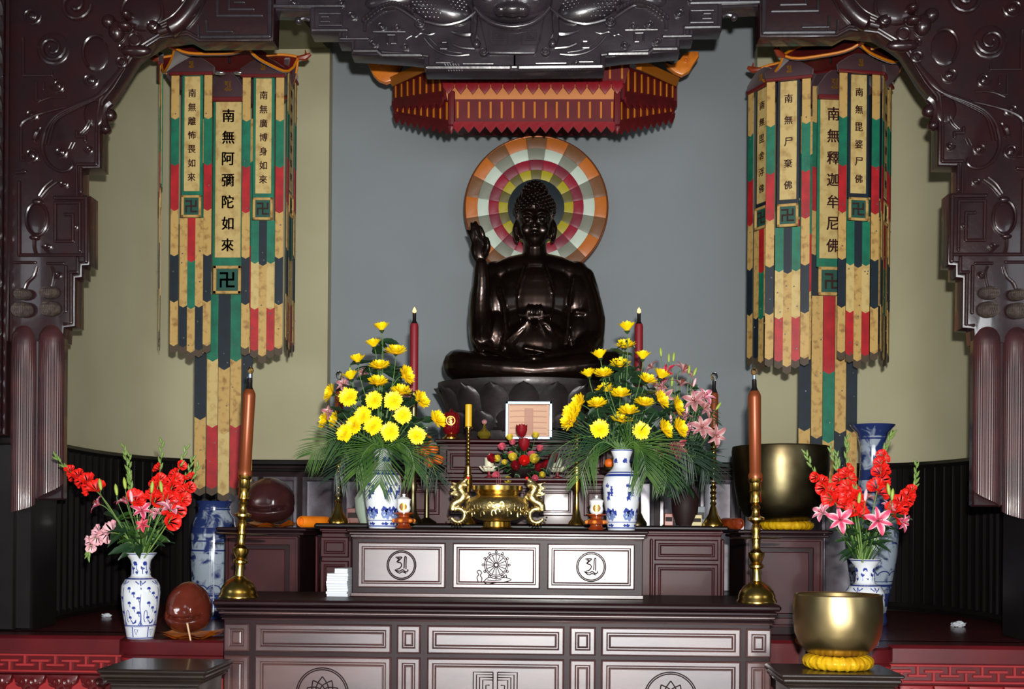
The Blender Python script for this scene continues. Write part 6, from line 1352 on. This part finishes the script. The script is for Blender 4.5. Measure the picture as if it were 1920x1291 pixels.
# ---- lilies
def petal_mesh(L_, W_, m, rec, name='petal'):
    b = MB()
    def f(a, t):
        x = (a - .5) * 2; w_ = W_ * sin(pi * min(.97, .08 + t * .9)) ** .8; r = L_ * (.12 + .88 * t) * sin(min(1.45, .35 + t * 1.1)); z = L_ * (.9 * t - rec * t ** 3.2) ; return (x * w_, r, z * .8 - abs(x) * w_ * -.25 + .002 * sin(t * 14) * abs(x))
    b.grid(f, 6, 10); return b.mesh(name, m, ang=70)
PM = {k: petal_mesh(.095, .021, M['pinkl' if k == 'pinkw' else k], .55) for k in ('pink', 'pinkw', 'dusty', 'deepp')}
ba = MB()
for i in range(6): a = i * pi / 3; ba.tube([(0, 0, .01), (.012 * cos(a), .012 * sin(a), .05)], .0011, 5); ba.ell((.013 * cos(a), .013 * sin(a), .052), (.0032, .0032, .0055), 6, 5)
ANT = ba.mesh('stamens', M['anther'])
def lily(u, v, D, d, m, sz, lab, grp, root):
    p = at(u, v, D); d = Vector(d).normalized(); t = thing('lily', lab, 'flower', p, grp)
    q = d.to_track_quat('Z', 'Y')
    for i in range(6):
        o = bpy.data.objects.new('petal', PM[m]); COL.objects.link(o); o.parent = t; o.rotation_mode = 'QUATERNION'; o.rotation_quaternion = q @ Quaternion((0, 0, 1), i * pi / 3 + .2); s_ = sz * (1 if i % 2 else .92); o.scale = (s_ * (1.15 if i % 2 else .85), s_, s_)
    o = link(ANT, 'stamens', t, (0, 0, 0), d, 0, sz)
    b = MB(); e = Vector(root); b.tube(spl([p + d * .012, p - d * .05, (p - d * .07).lerp(e, .5) + Vector((0, .02, .01)), e], 5), .003, 6); b.build('stem', M['stem'], t)
def budm(m):
    b = MB(); b.lathe([(0, 0), (.006, .004), (.010, .02), (.0115, .04), (.009, .058), (.004, .070), (0, .074)], (0, 0, 0), 12); return b.mesh('bud', m)
BUD = {k: budm(M[k]) for k in ('bud', 'pinkw')}
def lbud(u, v, D, d, m, sz, lab, grp, root):
    p = at(u, v, D); d = Vector(d).normalized(); p = p - d * .035 * sz; t = thing('lily_bud', lab, 'flower bud', p, grp); link(BUD[m], 'bud', t, (0, 0, 0), d, 0, sz)
    b = MB(); e = Vector(root); b.tube(spl([p, p - d * .04, (p - d * .06).lerp(e, .5) + Vector((0, .02, 0)), e], 5), .0022, 6); b.build('stem', M['stem'], t)
RL = at(1285, 885, 7.05)
for i, (u, v, D, d, m, sz, lab) in enumerate((
    (1250, 702, 7.0, (-.5, -.6, .5), 'deepp', .8, 'deep pink lily at the top of the back right lily bunch'), (1279, 697, 7.0, (.5, -.5, .6), 'dusty', .85, 'dusty pink lily at the top right, below the two upright buds'),
    (1277, 724, 6.98, (.2, -.3, 1), 'dusty', .85, 'dusty pink lily facing up, second row of the back right bunch'), (1243, 727, 7.0, (-.6, -.5, .3), 'dusty', .8, 'dusty pink lily just right of the tilted chrysanthemum'), (1248, 742, 7.0, (-.2, -.7, -.2), 'dusty', .7, 'small dusty pink lily drooping behind the chrysanthemums'),
    (1303, 753, 6.95, (-.3, -.8, .3), 'dusty', .85, 'dusty pink lily left of the slim right candle'), (1320, 746, 6.97, (.2, -.7, .6), 'pinkw', .8, 'pale pink lily overlapping the slim right candle'), (1318, 766, 6.95, (.6, -.6, .2), 'dusty', .75, 'dusty pink lily just below the pale one by the slim right candle'),
    (1316, 802, 6.9, (-.1, -.9, .2), 'dusty', .85, 'dusty pink double-looking lily low beside the slim right candle'), (1340, 815, 6.88, (.3, -.8, -.2), 'dusty', .8, 'dusty pink lily in front of the slim right candle base'), (1294, 806, 6.95, (-.5, -.6, .4), 'pinkw', .65, 'small pale lily between the last chrysanthemum and the candle'), (1280, 783, 7.0, (0, -.6, .8), 'dusty', .7, 'dusty pink lily in the middle of the back right bunch'),
    (1267, 840, 6.75, (.15, -1, .05), 'deepp', .82, 'deep pink open lily hanging lowest, under the right chrysanthemums'), (1240, 842, 6.85, (-.3, -.9, 0), 'dusty', .75, 'dull pink lily left of the lowest deep pink one'), (1224, 690, 7.05, (-.7, -.3, .6), 'dusty', .6, 'half open dusty pink lily left of the back right bunch'))):
    lily(u, v, D, d, m, sz, lab, 'lilies of the back right bunch', RL)
for u, v, m, lab, d in ((1254, 671, 'bud', 'left one of the two upright green lily buds', (0, 0, 1)), (1263, 669, 'bud', 'right one of the two upright green lily buds', (.1, 0, 1)), (1239, 660, 'bud', 'small dark green bud tip above the lilies', (-.1, 0, 1)), (1292, 693, 'bud', 'green lily bud right of the top lilies', (.1, 0, 1)), (1303, 697, 'bud', 'large green lily bud leaning right', (.35, 0, 1)), (1302, 717, 'pinkw', 'pinkish lily bud below the leaning green bud', (.3, -.2, 1)), (1260, 716, 'bud', 'green lily bud between the upper lilies', (.05, -.2, 1)), (1306, 761, 'bud', 'green lily bud in front of the pale pink lily', (.1, -.2, 1)), (1347, 761, 'bud', 'green lily bud right of the slim right candle', (.6, 0, .9)), (1288, 766, 'pinkw', 'pale closed bud left of the candle lilies', (0, 0, -1)), (1258, 785, 'pinkw', 'pale closed bud beside the lower chrysanthemums', (.1, 0, -1))):
    lbud(u, v, 6.98, d, m, .8, lab, 'buds of the back right bunch', RL)
def dark_vase(lab, u, D, z, H, m):
    s = px(D); c = at(u, 980, D); c.z = z; t = thing('vase', lab, 'vase', c); b = MB(); b.lathe([(0, .001), (16 * s, .001), (24 * s, .3 * H), (26 * s, .6 * H), (14 * s, .85 * H), (19 * s, H), (17 * s, H), (11 * s, .84 * H), (0, .7 * H)], (0, 0, 0), 32); b.build('body', m, t, local=True); b = MB(); b.tube([(19 * s * cos(a), 19 * s * sin(a), H) for a in [i * pi / 12 for i in range(24)]], .004, 6, closed=True); b.build('lip', m, t, local=True)
dark_vase('dark vase of the back right lily bunch, hidden by palm fronds', 1284, 7.08, ZS + .0006, .28, M['line'])
dark_vase('pale green vase just behind the left chrysanthemum vase', 690, 7.0, ZS + .0006, .26, mat('pale_green_glaze', (150, 165, 150), .2, 0, .4))
for i in range(9):
    u = 1225 + i * 13; sprig('dark leafy lily stem in the back right bunch, %s from the left' % ['first', 'second', 'third', 'fourth', 'fifth', 'sixth', 'seventh', 'eighth', 'ninth'][i], 'foliage', 'leafy stems of the back right bunch', RL + Vector((0, 0, -.04)), at(u, 710 + (i * 37) % 90, 7.02), 12, 'leafy_sprig')
for i, (u, v) in enumerate(((1215, 870), (1240, 880), (1262, 895), (1290, 860), (1310, 880), (1325, 850), (1275, 920), (1235, 915))):
    sprig('dark low leafy sprig under the lilies, %s of eight from the left' % ['first', 'third', 'fourth', 'sixth', 'seventh', 'eighth', 'fifth', 'second'][i], 'foliage', 'low sprigs under the lilies', RL + Vector((0, -.03, -.05)), at(u, v, 6.88), 14, 'leafy_sprig', sm=1.2)
LLr = at(690, 900, 7.0)
for u, v, lab in ((618, 775, 'dusty pink lily at the left edge of the left bouquet'), (646, 722, 'dull pink lily behind the upper left chrysanthemums'), (766, 742, 'pale dusty lily below the side-facing chrysanthemum'), (684, 700, 'dull pink lily behind the middle of the left bouquet'), (752, 765, 'dull pink lily behind the right of the left bouquet')): lily(u, v, 6.8, (random.uniform(-.6, .4), -.7, .3), 'dusty', .6, lab, 'lilies behind the left bouquet', LLr)
for u, v, lab in ((656, 694, 'green bud left of the upper left chrysanthemum'), (664, 700, 'green bud nearest the stem of the upper left chrysanthemum')): lbud(u, v, 6.8, (.05, 0, 1), 'bud', .7, lab, 'buds of the left bouquet', LLr)
# ---- gladioli
def floret_mesh(m, seed):
    r_ = random.Random(seed); b = MB()
    for i in range(6):
        a0 = i * pi / 3 + r_.uniform(-.1, .1)
        def f(a, t, a0=a0): x = (a - .5) * 2; w_ = .62 * (t ** .7); ang_ = a0 + x * w_; r = .006 + .040 * t ** 1.3; z = .055 * t ** .8 - .016 * t ** 3 * (1 - .5 * x * x) + .0035 * sin(9 * x + seed + i) * t * t; return (r * cos(ang_) * (1 - .1 * x * x), r * sin(ang_), z)
        b.grid(f, 6, 6)
    return b.mesh('floret', m, ang=70)
FL = {'glad': [floret_mesh(M['glad'], i) for i in range(3)], 'pinkw': [floret_mesh(M['pinkw'], 9), floret_mesh(M['pinkw'], 10)]}
b = MB(); b.lathe([(0, 0), (.006, .006), (.007, .02), (.003, .038), (0, .042)], (0, 0, 0), 8); GB = b.mesh('bud', M['spike'])
def glad(lab, grp, pts, f0, f1, n, m, D=6.42, dd=0):
    q = spl([at(u, v, D + dd * i) for i, (u, v) in enumerate(pts)], 8); N_ = len(q); t = thing('gladiolus', lab, 'flower', q[0], grp); b = MB(); b.tube(q, [.0042 * (1 - .6 * i / N_) for i in range(N_)], 6); b.build('stem', M['spike'], t)
    P = lambda f: q[min(int(f * (N_ - 1)), N_ - 1)]; Tg = lambda f: (q[min(int(f * (N_ - 1)) + 1, N_ - 1)] - q[max(int(f * (N_ - 1)) - 1, 0)]).normalized()
    for i in range(n):
        f = f0 + (f1 - f0) * i / max(n - 1, 1); tg = Tg(f); sg = (-1 if i % 2 else 1); d = (tg * .5 + Vector((tg.z, 0, -tg.x)) * sg * .65 + Vector((0, -.75, 0))).normalized(); s_ = 1.2 - .6 * (i / max(n, 1))
        link(FL[m][i % len(FL[m])], 'floret', t, P(f) - q[0], d, i * 1.3, s_)
    k = 0; f = f1 + .03
    while f < .99:
        tg = Tg(f); sg = (-1 if k % 2 else 1); d = (tg * 1 + Vector((tg.z, 0, -tg.x)) * sg * .35 + Vector((0, -.15, 0))).normalized(); link(GB, 'bud', t, P(f) - q[0], d, 0, 1.15 - .5 * (f - f1)); f += .035; k += 1
GL = at(263, 1045, 6.45); GR = at(1617, 1052, 6.45)
g = 'gladioli in the left vase'
glad('scarlet gladiolus arching furthest left out of the left vase', g, [(258, 1046), (235, 1000), (200, 942), (165, 905), (132, 884), (101, 852)], .50, .80, 7, 'glad')
glad('green-budded gladiolus spike standing upright left of centre in the left vase', g, [(262, 1046), (256, 960), (244, 900), (232, 834)], .45, .5, 1, 'glad')
glad('second green gladiolus spike close beside the upright one in the left vase', g, [(263, 1046), (258, 970), (245, 910), (243, 852)], .5, .55, 1, 'glad')
glad('scarlet gladiolus standing tallest right of centre in the left vase', g, [(266, 1046), (284, 965), (298, 900), (304, 826)], .48, .76, 6, 'glad')
glad('scarlet gladiolus leaning right with its tip over the beige wall', g, [(268, 1046), (300, 965), (328, 900), (350, 838)], .48, .80, 7, 'glad')
glad('scarlet gladiolus leaning furthest right in front of the banner strips', g, [(270, 1046), (312, 985), (345, 930), (372, 872)], .40, .84, 8, 'glad', D=6.38)
glad('small scarlet gladiolus between the two right-leaning ones of the left vase', g, [(269, 1046), (308, 975), (342, 915), (362, 858)], .62, .72, 2, 'glad', D=6.46)
glad('pale pink gladiolus drooping left below the lilies of the left vase', g, [(260, 1046), (238, 1008), (210, 998), (185, 1003), (170, 1022), (165, 1044)], .38, .82, 6, 'pinkw')
g = 'gladioli in the right vase'
glad('scarlet gladiolus leaning furthest left out of the right vase', g, [(1612, 1054), (1590, 985), (1562, 935), (1532, 895), (1510, 848)], .45, .78, 6, 'glad')
glad('scarlet gladiolus leaning left with a green tip before the dark banner strip', g, [(1614, 1054), (1596, 970), (1575, 900), (1556, 838)], .40, .72, 7, 'glad')
glad('scarlet gladiolus standing left of centre with a tall green tip', g, [(1616, 1054), (1602, 960), (1588, 890), (1588, 818)], .42, .74, 7, 'glad', D=6.38)
glad('thin green gladiolus spike between the two left scarlet ones', g, [(1616, 1054), (1600, 980), (1578, 900), (1568, 848)], .5, .56, 1, 'glad', D=6.5)
glad('scarlet gladiolus right of centre with a long curved green tip', g, [(1620, 1054), (1636, 960), (1650, 895), (1656, 850), (1673, 812)], .38, .74, 8, 'glad')
glad('scarlet gladiolus leaning furthest right with a hooked green tip', g, [(1624, 1054), (1655, 990), (1688, 945), (1714, 912), (1718, 870)], .38, .70, 8, 'glad')
glad('short scarlet gladiolus low in the middle of the right vase', g, [(1618, 1054), (1612, 990), (1605, 950), (1602, 915)], .5, .85, 4, 'glad', D=6.36)
for (u, v, d, m, sz, lab, D) in ((187, 946, (-.8, -.5, .5), 'pink', .72, 'pink lily facing left, leftmost of the left vase', 6.42), (238, 944, (-.2, -.3, 1), 'pink', .82, 'pink lily opening upward in the middle of the left vase', 6.36), (266, 958, (.3, -.8, .5), 'pink', .72, 'pink lily right of the upward one in the left vase', 6.4), (319, 955, (.3, -.5, .8), 'pinkw', .85, 'pale pink lily with curled petals, rightmost of the left vase', 6.34), (296, 962, (-.3, -.7, .5), 'pinkw', .6, 'small pale lily behind the rightmost one of the left vase', 6.44), (269, 984, (0, -.9, .2), 'deepp', .5, 'small deep pink half-open lily low in the left vase', 6.4)): lily(u, v, D, d, m, sz, lab, 'lilies in the left vase', GL)
for (u, v, d, m, sz, lab, D) in ((1575, 974, (-.15, -1, .1), 'pink', .88, 'pink star-shaped lily facing forward, left in the right vase', 6.34), (1645, 976, (.05, -1, .1), 'pink', .92, 'pink star-shaped lily facing forward, right in the right vase', 6.32), (1543, 962, (-.7, -.6, .5), 'pinkw', .72, 'pale lily at the left edge of the right vase bouquet', 6.42), (1690, 978, (.6, -.7, -.1), 'pink', .65, 'pink lily at the lower right of the right vase bouquet', 6.4), (1664, 952, (.4, -.6, .6), 'pinkw', .6, 'small pale lily between the scarlet florets of the right vase', 6.44), (1625, 935, (.1, -.4, 1), 'dusty', .6, 'half open dusty lily upright in the right vase', 6.42)): lily(u, v, D, d, m, sz, lab, 'lilies in the right vase', GR)
for (u, v, m, lab, R_) in ((188, 908, 'bud', 'green lily bud furthest left in the left vase', GL), (218, 918, 'bud', 'large green lily bud left of the upward lily', GL), (234, 906, 'bud', 'green lily bud above the upward lily', GL), (246, 930, 'pinkw', 'pale closed lily bud in front of the upward lily', GL), (285, 913, 'bud', 'left one of the two green buds before the tall scarlet gladiolus', GL), (302, 912, 'bud', 'right one of the two green buds before the tall scarlet gladiolus', GL), (1611, 934, 'bud', 'green lily bud in the middle of the right vase', GR), (1666, 917, 'bud', 'left one of the two green buds in the right vase', GR), (1673, 927, 'bud', 'right one of the two green buds in the right vase', GR), (1623, 928, 'pinkw', 'pale pink bud beside the middle green bud of the right vase', GR)):
    lbud(u, v, 6.33, (.1 if u % 2 else -.15, 0, 1), m, .95, lab, 'lily buds of the front vases', R_)
SL = [leafm(.13, .02, M['leaf'], curl=.35, n=8), leafm(.10, .024, M['palm'], curl=.2)]
LN = [leafm(.24, .010, M['palm'], curl=.08), leafm(.2, .009, M['stem'], curl=.12)]
for sd, R_, xs in (('left', GL, (215, 232, 248, 262, 278, 292, 306)), ('right', GR, (1578, 1592, 1605, 1618, 1632, 1646, 1660))):
    for i, u in enumerate(xs):
        sprig('green leafy stem in the %s front vase, %s from the left' % (sd, ['first', 'second', 'third', 'fourth', 'fifth', 'sixth', 'seventh'][i]), 'foliage', 'leafy stems in the %s front vase' % sd, R_ + Vector((0, 0, -.02)), at(u, 965 + (i % 3) * 14, 6.42), 7, 'leafy_sprig', SL)
        t = thing('blade_leaf', 'long green blade leaf in the %s front vase, %s from the left' % (sd, ['first', 'second', 'third', 'fourth', 'fifth', 'sixth', 'seventh'][i]), 'foliage', R_ + Vector(((u - xs[3]) * .0005, -.01, -.04)), 'blade leaves in the %s front vase' % sd)
        for k in range(2):
            o = bpy.data.objects.new('blade', LN[k]); COL.objects.link(o); o.parent = t; d = Vector(((u - xs[3]) * .013 + .1 * k, -.25 + .2 * k, 1)).normalized(); o.rotation_mode = 'QUATERNION'; o.rotation_quaternion = d.to_track_quat('Y', 'Z')
# ---- rose arrangement in the middle
RC = at(980, 893, 7.56); RC.z = Z1
t = thing('flower_bowl', 'dark bowl holding the small rose arrangement behind the incense burner', 'bowl', RC)
b = MB(); b.lathe([(0, .001), (.05, .001), (.09, .03), (.1, .06), (.085, .06), (.07, .035), (0, .03)], (0, 0, 0), 28); b.build('bowl', M['line'], t, local=True); b = MB(); b.lathe([(0, .03), (.075, .045), (.06, .08), (0, .09)], (0, 0, 0), 16); b.build('moss', M['leaf'], t, local=True)
def rosem(m, pt=0):
    b = MB()
    for ring, (n, R_, tl) in enumerate(((5, .030, .5), (5, .023, .25), (4, .015, .08))):
        for i in range(n):
            a0 = 2 * pi * (i + .5 * ring) / n
            def f(a, s, a0=a0, R_=R_, tl=tl): x = (a - .5) * 2; ang_ = a0 + x * .85; r = R_ * (.25 + .75 * sin(min(pi / 2, s * 1.9))) * (1 + tl * .3 * max(0, s - .7)); return (r * cos(ang_), r * sin(ang_), .045 * s * (1 - .18 * x * x) * (1 + pt * .3 * (2 - abs(x))))
            b.grid(f, 6, 6)
    b.ell((0, 0, .02), (.012, .012, .02), 10, 8); return b.mesh('petals', m, ang=70)
RM = {k: rosem(M[k], 1 if k == 'rosered' else 0) for k in ('rosered', 'rosey', 'rosep', 'glad')}
CN = dict(rosered='dark red', rosey='yellow', rosep='pink', glad='bright red')
rs = [(978, 815, 'rosered', 1.2, 'pointed, topmost of the centre arrangement'), (983, 841, 'rosered', 1.2, 'below the topmost one in the centre'), (983, 866, 'glad', 1.2, 'in the very middle of the centre arrangement'), (956, 820, 'rosey', .75, 'upper left, beside the topmost dark red rose'), (1004, 816, 'rosey', .75, 'upper right, in front of the plaque'), (933, 860, 'rosey', .8, 'at the left beside the white candle'), (962, 858, 'rosey', .95, 'left of the middle red rose'), (946, 866, 'rosey', .6, 'small, between the two left yellow roses'), (1001, 862, 'rosey', 1.1, 'right of the middle red rose'), (953, 900, 'rosey', .8, 'lowest, behind the rim of the burner'), (1016, 890, 'rosey', .7, 'at the lower right of the arrangement'), (942, 838, 'rosep', .85, 'at the upper left of the arrangement'), (961, 829, 'rosep', .7, 'below the upper left yellow rose'), (1012, 841, 'rosep', .8, 'at the right edge below the plaque'), (996, 854, 'rosep', .9, 'just above the yellow rose right of the middle'), (932, 892, 'rosep', .9, 'at the lower left of the arrangement'), (1003, 896, 'rosep', .7, 'at the lower right behind the burner'), (958, 850, 'rosep', .6, 'small, above the yellow rose left of the middle'), (925, 862, 'rosered', .9, 'at the left, over the white candle'), (1034, 862, 'rosered', 1.1, 'at the right beside the white candle'), (1021, 872, 'rosered', .9, 'at the right, lower than its neighbour'), (968, 876, 'rosered', 1.0, 'lower left of the middle red rose'), (1008, 878, 'rosered', .9, 'lower right of the middle red rose')]
for u, v, m, sz, lab in rs:
    p = at(u, v, 7.42 + random.uniform(-.03, .05)); d = (p - RC + Vector((0, -.25, .1))).normalized(); p = p - d * .02
    if m == 'rosered' and v < 850: d = Vector((0, -.3, 1)).normalized()
    t = thing('rose', CN[m] + ' rose ' + lab, 'flower', p, 'roses of the centre arrangement'); link(RM[m], 'petals', t, (0, 0, 0), d, random.random() * 6, sz)
    b = MB(); e = RC + Vector((random.uniform(-.04, .04), random.uniform(-.03, .03), .07)); b.tube(spl([p, p - d * .03, p.lerp(e, .6), e], 4), .002, 6); b.build('stem', M['stem'], t)
for i, (u, v) in enumerate(((940, 850), (955, 842), (970, 832), (992, 832), (1010, 852), (1028, 868), (1030, 885), (935, 880), (950, 885), (965, 892), (1000, 888), (1015, 898), (975, 868), (988, 880))):
    sprig('dark green sprig of the centre rose arrangement, %s' % ['upper left', 'left of the top', 'just left of the top rose', 'just right of the top rose', 'upper right', 'far right', 'lowest far right', 'far left', 'lower left', 'low, left of middle', 'low, right of middle', 'lowest right', 'middle left', 'middle right'][i], 'foliage', 'sprigs of the rose arrangement', RC + Vector((0, 0, .06)), at(u, v, 7.47), 9, 'leafy_sprig', sm=.75)
